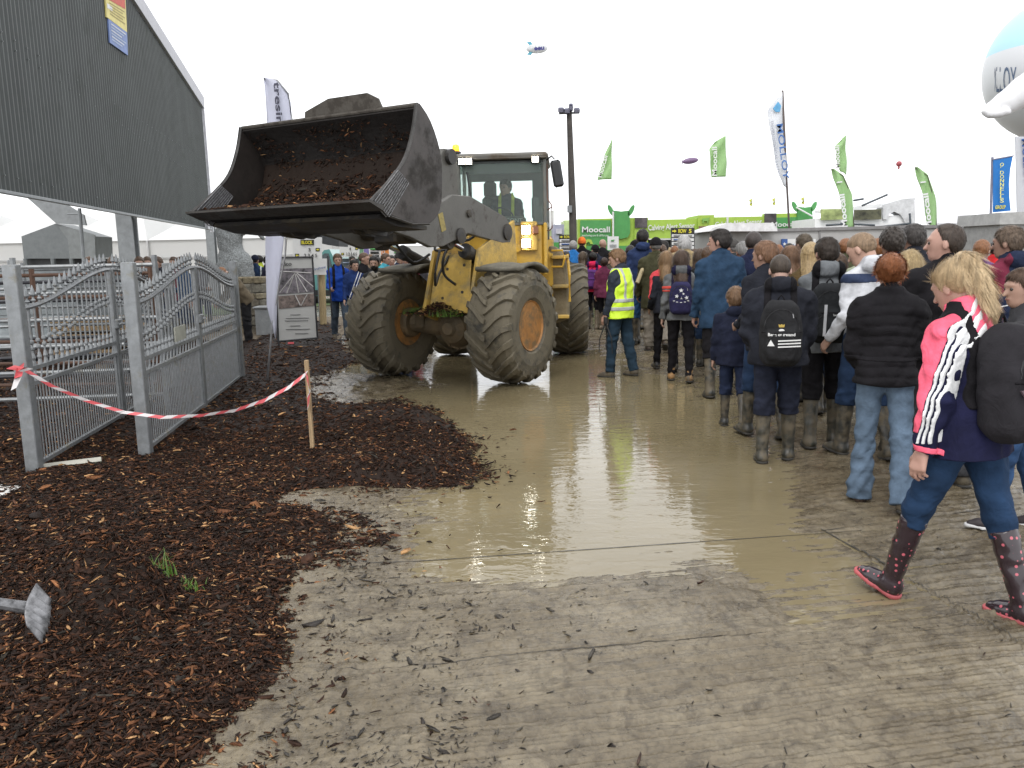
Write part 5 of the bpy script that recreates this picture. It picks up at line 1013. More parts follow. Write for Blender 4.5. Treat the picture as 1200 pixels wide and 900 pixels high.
mb.grid(bl, 40, 6); q = part('fork_head', mb, stl, fk, smooth=True); md = q.modifiers.new('thick', 'SOLIDIFY'); md.thickness = .006
# pale kerb stone lower left
mb = MB(); p = G(-30, 584); mb.box((p.x, p.y, .03), (.75, .24, .12), rot=(0, .03, -.25), bev=.02); o = part('kerb_stone', mb, mat('pale_stone', (.8, .78, .74), rough=.8, bump=.004)); tag(o, 'pale broken kerb stone at the left edge', 'kerb stone'); origin(o, (p.x, p.y, 0))
mb = MB(); a, b = G(52, 556), G(120, 549); mb.tube([(a.x, a.y, .06), (b.x, b.y, .07)], .03, n=4); o = part('timber_rail', mb, mat('pale_wood', (.6, .58, .5), rough=.8)); tag(o, 'pale timber rail lying by the front gate post', 'rail'); origin(o, (a.x, a.y, 0))
# ------------------------------------------------------------------ feather flag, display board, direction signs
def feather(name, base, pole, left, right, y, m, label, group=None, txt=(), pm=None, pr0=.018):
    t = thing(name, base, label, 'flag', group); mb = MB(); P = [base] + [AT(px, py, y) for px, py in pole]; mb.tube(P, [pr0] + [pr0 * .7] * (len(P) - 1), n=7); part('pole', mb, pm or mat('pole_alu', (.5, .5, .52), rough=.4, metal=.4), t, smooth=True)
    def ed(E, v): k = v * (len(E) - 1); i = min(int(k), len(E) - 2); f = k - i; return (E[i][0] * (1 - f) + E[i + 1][0] * f, E[i][1] * (1 - f) + E[i + 1][1] * f)
    def fn(u, v): a, b = ed(left, v), ed(right, v); q = AT(a[0] * (1 - u) + b[0] * u, a[1] * (1 - u) + b[1] * u, y); wv = math.sin(u * 5 + v * 9) * .035 * (y / 15) * (1 - u * .4); return q + Vector((0, wv, 0))
    mb = MB(); mb.grid(fn, 14, 24); c = part('cloth', mb, m, t, smooth=True); md = c.modifiers.new('thick', 'SOLIDIFY'); md.thickness = .004
    for s, p0, p1, hp, mm, bo in txt: ptext(s, p0, p1, y - .045 * (y / 15) - .02, hp, mm, t, bold=bo)
    return t
flagw = leafy('white_flag', (.62, .63, .72), trans=.35, rough=.7, var=.03, scale=3)
feather('feather_flag', G(313, 450), [(319, 380), (326, 340), (334, 300), (341, 180), (342, 140), (338, 110), (325, 94), (309, 92)], [(309, 92), (311, 120), (313, 145), (313, 200), (311, 300), (312, 360), (323, 396)], [(310, 91), (327, 95), (340, 115), (343, 150), (341, 200), (331, 300), (325, 345), (323, 397)], 11.0, flagw, 'tall white feather flag with dark lettering leaning behind the bucket', txt=[('tresin', (321, 96), (325, 146), 7, mat('flag_ink', (.06, .06, .10)), .02)])
bt = base_of(348, 15.3); bd = thing('display_board', (bt.x, 15.3, 0), 'white framed display board with building pictures and fine print', 'display board'); Y = 15.3
ppoly('board', [(323, 303), (365, 302), (371, 395), (327, 399)], Y, mat('board_white', (.62, .62, .60), rough=.6, var=.03), bd, th=.03); frm = mat('board_frame', (.03, .03, .035), rough=.5)
for a, b in (((322, 302), (366, 301)), ((366, 301), (372, 396)), ((372, 396), (326, 400)), ((326, 400), (322, 302)), ((326, 398), (328, 412)), ((384, 300), (389, 370))): mb = MB(); mb.tube([AT(*a, Y - .02 if a[0] < 380 else 16), AT(*b, Y - .02 if a[0] < 380 else 16)], .017, n=6); part('frame_bar', mb, frm, bd)
ppoly('picture', [(325, 315), (366, 314), (368, 342), (326, 345)], Y, mat('picture_grey', (.20, .18, .20), var=.6, scale=9), bd, th=.005, off=.012)
ppoly('picture', [(326, 347), (368, 344), (369.5, 358), (327, 362)], Y, mat('picture_brown', (.22, .17, .15), var=.6, scale=11), bd, th=.005, off=.012)
beam = mat('picture_beam', (.7, .68, .66))
for a, b in (((346, 320), (328, 343)), ((345, 321), (336, 344)), ((348, 320), (367, 336)), ((347, 321), (360, 342)), ((346, 321), (350, 343)), ((328, 318), (365, 320)), ((346, 346), (352, 358)), ((360, 345), (353, 358))): mb = MB(); mb.tube([AT(*a, Y - .016), AT(*b, Y - .016)], .010, n=4); part('picture_line', mb, beam, bd)
ptext('Pelco', (327, 312), (342, 311), Y - .02, 4.5, ink, bd, bold=.012); 
for k, (xa, xb, yy) in enumerate(((340, 352, 369), (335, 362, 373), (334, 361, 376), (340, 352, 382), (335, 363, 386), (346, 361, 391))): mb = MB(); mb.tube([AT(xa, yy, Y - .012), AT(xb, yy - .5, Y - .012)], .006, n=4); part('print_line', mb, mat('grey_print', (.25, .25, .25)), bd)
mb = MB(); mb.box(AT(341, 402, Y - .1), (.11, .02, .035)); part('red_tag', mb, redm, bd)
bsw = mat('sign_white', (.95, .95, .93), rough=.6, var=.03)
def block_sign(x0, y0, x1, y1, y, label, rows, postpx=None, grp='white block direction signs'):
    t = thing('direction_sign', base_of((x0 + x1) / 2, y), label, 'sign', grp); prect('board', x0, y0, x1, y1, y, bsw, t, th=.04)
    w_, h_ = x1 - x0, y1 - y0; prect('name_plate', x0 + w_ * .27, y0 + h_ * .12, x0 + w_ * .73, y0 + h_ * .36, y, ink, t, th=.01, off=.02); ptext('BLOCK', (x0 + w_ * .31, y0 + h_ * .32), (x0 + w_ * .69, y0 + h_ * .32), y - .035, h_ * .15, yellow_ink, t, bold=.03)
    for s, u0, u1, v, arrow in rows:
        if s: ptext(s, (x0 + w_ * u0, y0 + h_ * v), (x0 + w_ * u1, y0 + h_ * v), y - .02, h_ * .15, ink, t, bold=.02)
        if arrow:
            ux, dr = arrow; cx, cy_ = x0 + w_ * ux, y0 + h_ * (v - .08); q = w_ * .07; prect('arrow_plate', cx - q, cy_ - q * .8, cx + q, cy_ + q * .8, y, ink, t, th=.008, off=.012)
            ppoly('arrow', [(cx + dr * q * .8, cy_), (cx, cy_ + q * .6), (cx, cy_ + q * .22), (cx - dr * q * .7, cy_ + q * .22), (cx - dr * q * .7, cy_ - q * .22), (cx, cy_ - q * .22), (cx, cy_ - q * .6)], y, yellow_ink, t, th=.008, off=.022)
    mb = MB(); mb.tube([(base_of((x0 + x1) / 2, y + .1)), AT((x0 + x1) / 2, y0, y + .1)], .045, n=8); part('post', mb, mat('sign_post', (.5, .5, .5)), t)
    prect('shelf', x0 - 1, y0 - 2, x1 + 1, y0 - .5, y, ink, t, th=.06)
    return t
block_sign(343, 278, 377, 303, 19.0, 'white BLOCK direction sign just above the display board', [('3', .55, .62, .66, (.86, 1)), ('2 3 4 5', .40, .85, .93, (.15, -1))])
block_sign(398, 278, 421, 301, 24.0, 'small white BLOCK direction sign behind the blue-jacketed man', [('4', .5, .58, .66, (.86, 1)), ('1 2 3 4 5', .36, .88, .93, (.15, -1))])
block_sign(331, 262, 360, 271, 19.6, 'upper white BLOCK sign mostly hidden by the bucket', [])
prect_t = thing('notice_board', base_of(410, 24.3), 'dark grey information board below the small BLOCK sign', 'notice board'); prect('board', 399, 303, 421, 344, 24.2, mat('notice_grey', (.16, .2, .22)), prect_t, th=.05)
for yy in (308, 314, 320, 330, 338): mb = MB(); mb.tube([AT(402, yy, 24.17), AT(417, yy, 24.17)], .02, n=4); part('print_line', mb, pblue, prect_t)
mb = MB(); a, b = G(379, 383), AT(377, 322, 20.2); mb.tube([(a.x, a.y, 0), b], .085, n=12); o = part('timber_post', mb, mat('post_wood', (.50, .38, .20), rough=.8, var=.2, scale=5, stretch=(8, 8, 1))); tag(o, 'round timber post standing beside the display board', 'post'); origin(o, (a.x, a.y, 0))
prect_n = thing('notice', base_of(372, 20.2), 'white notice with blue writing on the timber post', 'notice'); prect('sheet', 361, 303, 383, 322, 20.0, bsw, prect_n, th=.02); ptext('Mullinahone', (363, 318), (382, 314), 19.96, 3, blue_ink, prect_n)
# ------------------------------------------------------------------ statue, pillar, bin
def stone_f(P):
    d = ell(P, (-.08, 0, 2.25), (.30, .28, .55)); d = smin(d, ell(P, (-.04, 0, 1.62), (.34, .30, .36)), .16); d = smin(d, ell(P, (-.18, -.1, 1.45), (.22, .24, .26)), .08)
    d = smin(d, cone(P, (.12, 0, 1.6), (.28, 0, .85), .30, .20), .1); d = smin(d, cone(P, (.25, -.05, 2.35), (.52, -.05, 2.5), .11, .10), .05); d = smin(d, cone(P, (.52, -.05, 2.5), (.72, -.05, 2.18), .10, .05), .05); d = smin(d, ell(P, (-.05, 0, 2.95), (.26, .28, .36)), .12)
    return d + .012 * wr(P, .8, 1)
c = AT(272, 300, 19.5); me = sdf_mesh('stone_statue', stone_f, (-.8, -.5, .8), (.95, .5, 3.4), .035); o = link('stone_statue', me, mat('granite', (.36, .38, .38), rough=.85, var=.45, scale=40, bump=.02, bscale=20), None, True); o.location = (c.x + .05, 19.5, 0); tag(o, 'speckled grey stone animal statue rearing on a stone plinth', 'statue')
c = base_of(291, 18.8); t = thing('stone_pillar', c, 'rough coursed stone pillar under the grey statue', 'stone pillar'); cols = [(.30, .25, .16), (.24, .21, .16), (.36, .31, .21), (.27, .25, .20)]; zz = 0.0
while zz < 1.22:
    hh = random.uniform(.13, .22); xs = -.36
    while xs < .34:
        wdd = min(random.uniform(.18, .38), .38 - xs); mb = MB(); mb.box((c.x + xs + wdd / 2, 18.8 + random.uniform(-.02, .02), zz + hh / 2), (wdd - .012, .62, hh - .012), bev=.02); part('stone_block', mb, mat('stone_%d' % random.randrange(4), cols[random.randrange(4)], rough=.9, var=.3, scale=12, bump=.01, bscale=30), t); xs += wdd
    zz += hh
mb = MB(); mb.box((c.x, 18.8, .6), (.70, .56, 1.2)); part('mortar_core', mb, mat('mortar', (.22, .2, .17), rough=.95), t)
c = base_of(306, 18.0); t = thing('storage_crate', c, 'grey plastic crate on the ground beside the stone pillar', 'crate'); gcr = mat('crate_grey', (.45, .47, .48), rough=.5); mb = MB(); mb.box((c.x, 18, .32), (.34, .4, .60), bev=.02); part('tub', mb, gcr, t); mb = MB(); mb.box((c.x, 18, .635), (.40, .46, .05), bev=.015); part('rim', mb, gcr, t)
# ------------------------------------------------------------------ farm kit behind the gates
hop = mat('hopper_grey', (.21, .23, .235), rough=.5, var=.1); Yh = 24.0
t = thing('feed_hopper', base_of(70, Yh), 'grey steel feed hopper with open lid behind the gates', 'feed hopper')
def hp(pts, off, nm, m=hop, th=.05): return ppoly(nm, pts, Yh, m, t, th=th, off=off)
mb = MB(); A_ = [AT(*q, Yh) for q in ((25, 277), (65, 262), (112, 277), (113, 302), (82, 303), (28, 303))]; bk_ = [p + Vector((-.1, 1.2, 0)) for p in A_]; ia = [mb.pt(p) for p in A_]; ib = [mb.pt(p) for p in bk_]; mb.f += [ia, ib[::-1]] + [[ia[k], ib[k], ib[(k + 1) % 6], ia[(k + 1) % 6]] for k in range(6)]; part('hopper_body', mb, hop, t)
ppoly('side_panel', [(66, 262), (111, 275), (112, 303), (82, 303), (79, 280)], Yh, mat('hopper_light', (.27, .29, .29), rough=.5), t, th=.04, off=.06); ppoly('lid', [(32, 232), (66, 262), (101, 264), (98, 252), (76, 238)], Yh, mat('hopper_lid', (.34, .36, .37), rough=.5), t, th=.06, off=.12)
for x in (30, 62, 84, 108): mb = MB(); mb.tube([base_of(x, Yh), AT(x, 303, Yh)], .07, n=8); part('leg', mb, hop, t)
ppoly('cone_base', [(30, 303), (112, 303), (98, 345), (45, 345)], Yh, mat('hopper_dark', (.08, .085, .09)), t, th=1.4, off=-.2)
mb = MB(); mb.tube([base_of(96, 20), AT(93, 244, 20)], .045, n=8); mb.tube([AT(79, 251, 20), AT(95, 251, 20)], .02, n=6); o = part('steel_pole', mb, postm); tag(o, 'thin grey steel pole with a crossbar by the hopper', 'pole'); origin(o, base_of(96, 20))
hg = [('galvanised cattle hurdle nearest the front gate', galv, -5.2, 8.6, 1.0), ('rusty brown cattle hurdle in the stack', mat('rusty_rail', (.16, .085, .055), rough=.8), -5.6, 9.6, .9), ('black pipe cattle hurdle in the stack', mat('black_rail', (.05, .05, .06), rough=.5), -6.3, 10.4, .8), ('far galvanised cattle hurdle behind the black one', galv, -7.0, 11.8, .95), ('long galvanised hurdle below the feed hopper', galv, -7.6, 14.0, .9)]
for lab, m, x, y, hh in hg:
    t = thing('cattle_hurdle', (x, y, 0), lab, 'hurdle', 'cattle hurdles behind the gates', rz=random.uniform(-.15, .25)); W_ = 2.6 + .4 * random.random()
    for nm, pts, r in [('upright', [(q * W_ / 2, 0, 0), (q * W_ / 2, 0, hh + .75)], .03) for q in (-1, .0, 1)] + [('rail', [(-W_ / 2, 0, .25 + k * (hh + .4) / 5), (W_ / 2, 0, .25 + k * (hh + .4) / 5)], .022) for k in range(6)]:
        mb = MB(); mb.tube(pts, r, n=7); q = part(nm, mb, m); q.parent = t
t = thing('livestock_crate', (-7.9, 13.0, 0), 'grey sheeted livestock crate with sloping side behind the gates', 'livestock crate'); 
for nm, c_, d_, rot in (('side_sheet', (0, 0, 1.25), (2.0, .05, .75), (0, 0, 0)), ('sloping_sheet', (1.35, .1, 1.15), (.9, .04, .7), (0, R(38), 0)), ('floor', (0, .8, .5), (2.6, 1.6, .08), (0, 0, 0)), ('rear_sheet', (0, 1.6, 1.0), (2.6, .05, 1.2), (0, 0, 0))): mb = MB(); mb.box(c_, d_, rot=rot, bev=.01); q = part(nm, mb, mat('crate_sheet', (.30, .33, .34), rough=.5, var=.15)); q.parent = t
for x in (-1, 0, 1.2): mb = MB(); mb.tube([(x, -.03, 0), (x, -.03, 1.75)], .03, n=7); q = part('crate_post', mb, galv); q.parent = t
t = thing('timber_pallet', (-6.3, 12.4, 0), 'pale stacked timber boards behind the first gate', 'timber stack')
for k in range(5): mb = MB(); mb.box((0, 0, .35 + k * .12), (1.2, .5, .07), bev=.006); q = part('board', mb, mat('raw_wood', (.52, .36, .20))); q.parent = t
mb = MB(); mb.tube([(0, 0, 0), (0, 0, .32)], .1, n=6); q = part('bearer', mb, MATS['raw_wood']); q.parent = t
# ------------------------------------------------------------------ stands, signs, flags in the distance
def wbox(name, x0, x1, yt, y, m, parent, th=2.0, zb=0.0, bev=0.0, yb=None, off=0.0):
    a, b = AT(x0, yt, y - off), AT(x1, yt, y - off); z0 = zb if yb is None else AT((x0 + x1) / 2, yb, y).z; zt_ = (a.z + b.z) / 2
    mb = MB(); mb.box(((a.x + b.x) / 2, y - off + th / 2, (z0 + zt_) / 2), (b.x - a.x, th, zt_ - z0), bev=bev); return part(name, mb, m, parent)
gl = mat('stand_lime', (.50, .74, .10), rough=.6, var=.05); gd = mat('stand_green', (.10, .42, .11), rough=.6, var=.06); gm = mat('stand_mid_green', (.30, .60, .12), rough=.6); dk = mat('stand_opening_shade', (.02, .022, .02)); pict = mat('dark_photo_panel', (.10, .085, .09), var=.6, scale=3); brn = mat('brown_photo_panel', (.25, .15, .09), var=.6, scale=3)
def cowhead(t, x, y0, w_, h_, y, m, off):
    def E(cx, cy, ax, ay, rot, n=14): return [(cx + ax * math.cos(a) * math.cos(rot) - ay * math.sin(a) * math.sin(rot), cy + ax * math.cos(a) * math.sin(rot) + ay * math.sin(a) * math.cos(rot)) for a in [2 * math.pi * k / n for k in range(n)]]
    ppoly('head_shape', [(x - w_ * .36, y0 + h_ * .12), (x, y0 + h_ * .15), (x + w_ * .36, y0 + h_ * .12), (x + w_ * .40, y0 + h_ * .5), (x + w_ * .40, y0 + h_ * .82), (x + w_ * .30, y0 + h_ * .95), (x, y0 + h_), (x - w_ * .30, y0 + h_ * .95), (x - w_ * .36, y0 + h_ * .8)], y, m, t, th=.08, off=off)
    for s in (-1, 1): ppoly('ear_shape', E(x + s * w_ * .46, y0 + h_ * .12, w_ * .10, h_ * .19, s * .45), y, m, t, th=.08, off=off)
def cowicon(t, x, y, w_, Y, m, off):
    ppoly('animal_icon', [(x - w_, y), (x - w_ * .7, y - w_ * .45), (x + w_ * .6, y - w_ * .5), (x + w_ * .75, y - w_ * .75), (x + w_, y - w_ * .5), (x + w_ * .7, y - w_ * .1), (x + w_ * .6, y + w_ * .7), (x + w_ * .4, y + w_ * .7), (x + w_ * .35, y + w_ * .2), (x - w_ * .4, y + w_ * .2), (x - w_ * .5, y + w_ * .7), (x - w_ * .75, y + w_ * .7), (x - w_ * .7, y + w_ * .1)], Y, m, t, th=.03, off=off)
Ym = 30.0
t = thing('exhibition_trailer', base_of(718, Ym), 'green Moocall exhibition trailer beside the floodlight mast', 'trailer')
wbox('trailer_body', 677, 743, 256, Ym, gl, t, th=3); ppoly('dark_panel', [(680, 258), (716, 258), (717, 286), (700, 287), (690, 287), (685, 283), (680, 292)], Ym, gd, t, off=.06); ppoly('dark_panel', [(680, 288), (743, 288), (743, 330), (680, 330)], Ym, gd, t, off=.07)
ppoly('curl_shape', [(684, 292), (684, 284), (688, 280), (693, 281), (695, 286), (692, 286), (690, 283), (687, 285), (687, 292)], Ym, gl, t, off=.12)
cowhead(t, 728, 242, 26, 38, Ym, gd, .10); ptext('Moocall', (682, 272), (714.5, 272), Ym - .1, 6.2, white, t, bold=.02); ptext('monitoring cow & calf for you', (682, 277), (713, 277), Ym - .1, 2.4, white, t)
mb = MB(); mb.tube([base_of(718.5, Ym - .2), AT(718.5, 248, Ym - .2)], .035, n=6); part('white_pole', mb, white, t)
t = thing('notice_board', base_of(718, 27), 'small white notice board in front of the green trailer', 'notice board'); prect('sheet', 712, 277, 725, 293, 27, white, t); cowicon(t, 718, 282, 2, 27, gd, .03); mb = MB(); mb.tube([base_of(718, 27.1), AT(718, 293, 27.1)], .03, n=6); part('post', mb, postm, t)
for yy in (287, 289): mb = MB(); mb.tube([AT(714.5, yy, 26.97), AT(722.5, yy, 26.97)], .012, n=4); part('print_line', mb, postm, t)
t = thing('exhibition_stall', base_of(800, Ym), 'long lime green stall with Calving Alert Sensor fascia', 'stall')
wbox('fascia', 758, 819, 257, Ym, gl, t, th=3, yb=279); wbox('stall_back', 744, 900, 262, Ym + 3, gm, t, th=.3); wbox('opening_shade', 760, 819, 279, Ym + .3, dk, t, th=2.2); wbox('tower', 743.5, 759.5, 255, Ym, gl, t, th=2, off=.1); wbox('tower', 818, 837, 252, Ym, gl, t, th=2, off=.1); wbox('fascia', 837, 897, 254, Ym, gl, t, th=3, yb=275); wbox('opening_shade', 837, 897, 275, Ym + .3, dk, t, th=2.2)  # solid near-black boxes under the fascias paint the shade inside the stall
prect('picture', 744, 255, 758.5, 267, Ym, pict, t, off=.16); prect('picture', 744, 280, 756, 293, Ym, brn, t, off=.16); cowicon(t, 751.5, 273, 5, Ym, gm, .18); prect('picture', 819, 265, 832, 277, Ym, brn, t, off=.16); cowicon(t, 827, 258, 5, Ym, gm, .18); cowicon(t, 826, 284, 5, Ym, gm, .18)
prect('white_stripe', 758, 279.5, 819, 281, Ym, white, t, off=.03); ptext('Calving Alert Sensor', (759.5, 270), (814, 267), Ym - .05, 6, white, t, bold=.02); ptext('Calving Alert Sensor', (838, 266), (893, 262), Ym - .05, 5.5, white, t, bold=.02)
mb = MB(); mb.tube([AT(852.5, 254, Ym - .1), AT(852.5, 268, Ym - .1)], .04, n=6); part('white_pole', mb, white, t)
t = thing('display_stand', base_of(925, Ym), 'second green Moocall panel behind the grey wall', 'stand'); wbox('panel', 896, 951, 250, Ym, gl, t, th=.3); prect('picture', 896, 250, 910, 262, Ym, pict, t, off=.05); ppoly('dark_panel', [(910, 255), (950, 254), (950, 272), (910, 272)], Ym, gd, t, off=.05); cowhead(t, 943, 238, 24, 34, Ym, gd, .09); ptext('Moocall', (904, 266), (934, 265), Ym - .12, 5.5, white, t, bold=.02)
mb = MB(); mb.tube([AT(933, 243, Ym - .25), AT(953, 254, Ym - .25)], .03, n=6); part('white_band', mb, white, t)
t = thing('exhibition_tent', base_of(662, 34), 'pale green and lilac display stand left of the floodlight mast', 'stand'); wbox('lilac_panel', 649, 661, 263, 34, mat('lilac_panel', (.50, .50, .66)), t, th=2); wbox('pale_panel', 661, 678, 258, 34, mat('pale_green_panel', (.66, .82, .38)), t, th=2); prect('dark_strip', 648, 284, 662, 296, 34, gd, t, off=.1); prect('logo_square', 651.5, 268, 658.5, 274, 34, mat('lilac_light', (.75, .72, .85)), t, off=.06)
t = thing('exhibition_stand', base_of(645, 36), 'white red and green display stand right of the loader cab', 'stand'); wbox('white_panel', 637, 650, 247, 36, white, t, th=2)
for a, b, c_ in ((270, 277, mat('pale_green_panel', (.66, .82, .38))), (277, 283, mat('soft_red', (.75, .30, .22))), (283, 290, white)): prect('stripe', 637, a, 650, b, 36, c_, t, off=.05)
stripeb = mat('stripe_blue', (.55, .62, .72))
def row_sign(x0, x1, y0, y1, y, label, s, n, full=True):
    t = thing('row_sign', base_of((x0 + x1) / 2, y), label, 'sign', 'black ROW direction signs'); prect('board', x0, y0, x1, y1, y, ink, t, th=.05); h_ = (y1 - y0); hh = min(7, h_ * .22)
    x_ = x0 + (x1 - x0) * .30; ptext('ROW', (x_, y0 + hh * .85), (x_ + (x1 - x0) * .34, y0 + hh * .85), y - .03, hh * .62, yellow_ink, t, bold=.03); ptext(s, (x0 + (x1 - x0) * .74, y0 + hh * .85), (x0 + (x1 - x0) * .86, y0 + hh * .85), y - .03, hh * .62, yellow_ink, t, bold=.03)
    cx, cy_, q = x0 + (x1 - x0) * .14, y0 + hh * .55, (x1 - x0) * .09; ppoly('arrow', [(cx + q, cy_), (cx, cy_ + q * .8), (cx, cy_ + q * .3), (cx - q, cy_ + q * .3), (cx - q, cy_ - q * .3), (cx, cy_ - q * .3), (cx, cy_ - q * .8)], y, yellow_ink, t, th=.01, off=.03)
    st = (h_ - hh) / n
    for k in range(n):
        ya = y0 + hh + k * st; prect('name_strip', x0 + .8, ya + st * .12, x1 - .8, ya + st * .85, y, bsw, t, th=.01, off=.02); mb = MB(); mb.tube([AT(x0 + 3, ya + st * .5, y - .035), AT(x1 - 3 - (k * 2 % 5), ya + st * .5, y - .035)], .02 * y / 25, n=4); part('print_line', mb, blue_ink if k % 2 else mat('grey_print', (.25, .25, .25)), t)
    mb = MB(); mb.tube([base_of((x0 + x1) / 2, y + .08), AT((x0 + x1) / 2, y1, y + .08)], .04, n=6); part('post', mb, postm, t)
row_sign(786.5, 814, 267, 306, 19.5, 'tall black ROW 5 sign with yellow arrow above the crowd', '5', 7); row_sign(655, 675, 275, 297, 25, 'smaller black ROW sign at the foot of the floodlight mast', '6', 4)
# grey flat-topped cabin wall
gw = mat('grey_cabin', (.56, .55, .54), rough=.6, var=.05, dirt=(.46, .45, .43), dirt_amt=.2)
Yw = 22.0; t = thing('site_cabin', base_of(1000, Yw), 'long flat grey cabin wall behind the queue', 'cabin')
def slab(name, pts, y, th, m, par, off=0): return ppoly(name, pts, y, m, par, th=th, off=off)
slab('wall', [(834, 272), (925, 270), (1080, 266), (1155, 267), (1155, 345), (834, 345)], Yw, 2.4, gw, t); slab('roof_edge', [(833, 269.5), (925, 267.5), (1080, 263.5), (1157, 264.5), (1157, 268), (1080, 267), (925, 271), (833, 273)], Yw, 2.6, mat('cabin_edge', (.30, .29, .29)), t, off=.06); slab('awning', [(831, 271), (835, 267), (852, 261.5), (905, 261), (911, 267), (911, 271)], Yw, 2.0, mat('awning_grey', (1.0, .99, 1.0), rough=.7), t, off=.5)
slab('wall_joint', [(960, 270), (962, 270), (962, 345), (960, 345)], Yw, .02, mat('cabin_edge', (.30, .29, .29)), t, off=.03)
t = thing('wall_sign', base_of(925, Yw - .2), 'white and blue company sign on the grey cabin wall', 'sign'); prect('board', 922, 280, 956, 298, Yw - .1, bsw, t, th=.04); prect('blue_panel', 916, 280, 923, 298, Yw - .1, blue_ink, t, th=.05, off=.02); ppoly('star', [(919.5 + a, 286 - b) for a, b in star(2.2)], Yw - .1, white, t, th=.02, off=.08); ptext('MOLLOY', (929, 292), (953, 291), Yw - .13, 6, blue_ink, t); ppoly('drop_mark', [(926, 284.5), (927.4, 288), (926, 291), (924.6, 288)], Yw - .1, blue_ink, t, th=.02, off=.03)
# white trailer with the arch
Yt = 27.0; wp = mat('trailer_white', (1.35, 1.36, 1.37), rough=.5, var=.03); t = thing('display_lorry', base_of(1030, Yt), 'white display lorry with picture panels and a round arch', 'lorry')
slab('deck', [(955, 256), (1060, 252), (1066, 262), (1066, 300), (955, 300)], Yt, 2.2, wp, t); arch = [(1035, 240), (1058, 233), (1072, 232), (1073, 262), (1061, 263), (1059, 257), (1055, 251), (1048, 248), (1042, 251), (1040, 257), (1035, 257)]; slab('cab_shell', arch, Yt, .5, mat('shell_grey', (.95, .96, .98)), t, off=.1)
slab('roof_rail', [(960, 246), (1035, 238), (1060, 229), (1072, 232), (1058, 235), (1035, 243), (960, 250)], Yt, .4, wp, t, off=.05); slab('picture', [(962, 245), (988, 245), (989, 257), (962, 258)], Yt, .03, mat('green_photo', (.35, .42, .16), var=.8, scale=2), t, off=.15); slab('picture', [(1001, 246), (1033, 245), (1033, 257), (1001, 258)], Yt, .03, mat('forest_photo', (.12, .12, .07), var=.9, scale=3), t, off=.15)
for a, b in (((968, 264), (1000, 262)), ((985, 262), (1025, 264)), ((1030, 266), (1066, 262)), ((1066, 250), (1067, 266)), ((1010, 241), (1040, 228)), ((1000, 235), (1012, 233))): mb = MB(); mb.tube([AT(*a, Yt - .3), AT(*b, Yt - .3)], .035, n=5); part('dark_bar', mb, mat('lorry_bar', (.10, .12, .14)), t)
# tent and signs on the right
t = thing('open_tent', base_of(1125, 33), 'white open-fronted tent with blue lettering at the right', 'tent'); tw = leafy('tent_white', (.66, .66, .68), trans=.3, rough=.8, var=.03); wbox('back_wall', 1095, 1160, 272, 36, tw, t, th=.1); slab('valance', [(1090, 262), (1160, 261), (1160, 271), (1090, 272)], 33, .06, tw, t); ptext('agribusiness', (1116, 268.5), (1151, 268.5), 32.95, 3, mat('lilac_ink', (.3, .3, .55)), t)
mb = MB(); A_, B_ = AT(1090, 262, 33), AT(1160, 261, 33); mb.f.append([mb.pt(A_), mb.pt(B_), mb.pt(B_ + Vector((-2, 4, 1.6))), mb.pt(A_ + Vector((1, 4, 1.6)))]); part('roof', mb, tw, t, fix=False)
for x in (1094, 1158): mb = MB(); mb.tube([base_of(x, 33), AT(x, 262, 33)], .05, n=6); part('tent_pole', mb, white, t)
t = thing('grey_pillar', base_of(1154, 21), 'plain grey square pillar left of the white sign board', 'pillar'); wbox('shaft', 1149.5, 1160, 263, 21, mat('pillar_grey', (.36, .37, .39)), t, th=.3)
t = thing('sign_board', base_of(1169, 20.5), 'white sign board reading MO beside the grey pillar', 'sign'); prect('board', 1160, 258, 1181, 302, 20.5, bsw, t); ptext('MO', (1166, 270), (1175, 270), 20.45, 5.5, blue_ink, t); ppoly('drop_mark', [(1163.5, 263), (1165, 267), (1163.5, 270), (1162, 267)], 20.5, blue_ink, t, th=.02, off=.03)
for yy in (276, 288, 292, 297): mb = MB(); mb.tube([AT(1162, yy, 20.47), AT(1178, yy, 20.47)], .02, n=4); part('print_line', mb, ink, t)
prect('grey_panel', 1160, 277, 1168, 285, 20.5, postm, t, off=.03); mb = MB(); mb.tube([base_of(1170, 20.6), AT(1170, 302, 20.6)], .05, n=6); part('post', mb, postm, t)
t = thing('kiosk', base_of(1190, 19), 'light grey kiosk top at the right edge', 'kiosk'); wbox('wall', 1172, 1260, 262, 19, mat('kiosk_grey', (.45, .45, .44)), t, th=1.5); slab('roof', [(1173, 249), (1262, 246), (1262, 262), (1171, 263)], 19, 1.8, mat('kiosk_roof', (.52, .52, .51)), t, off=.1)
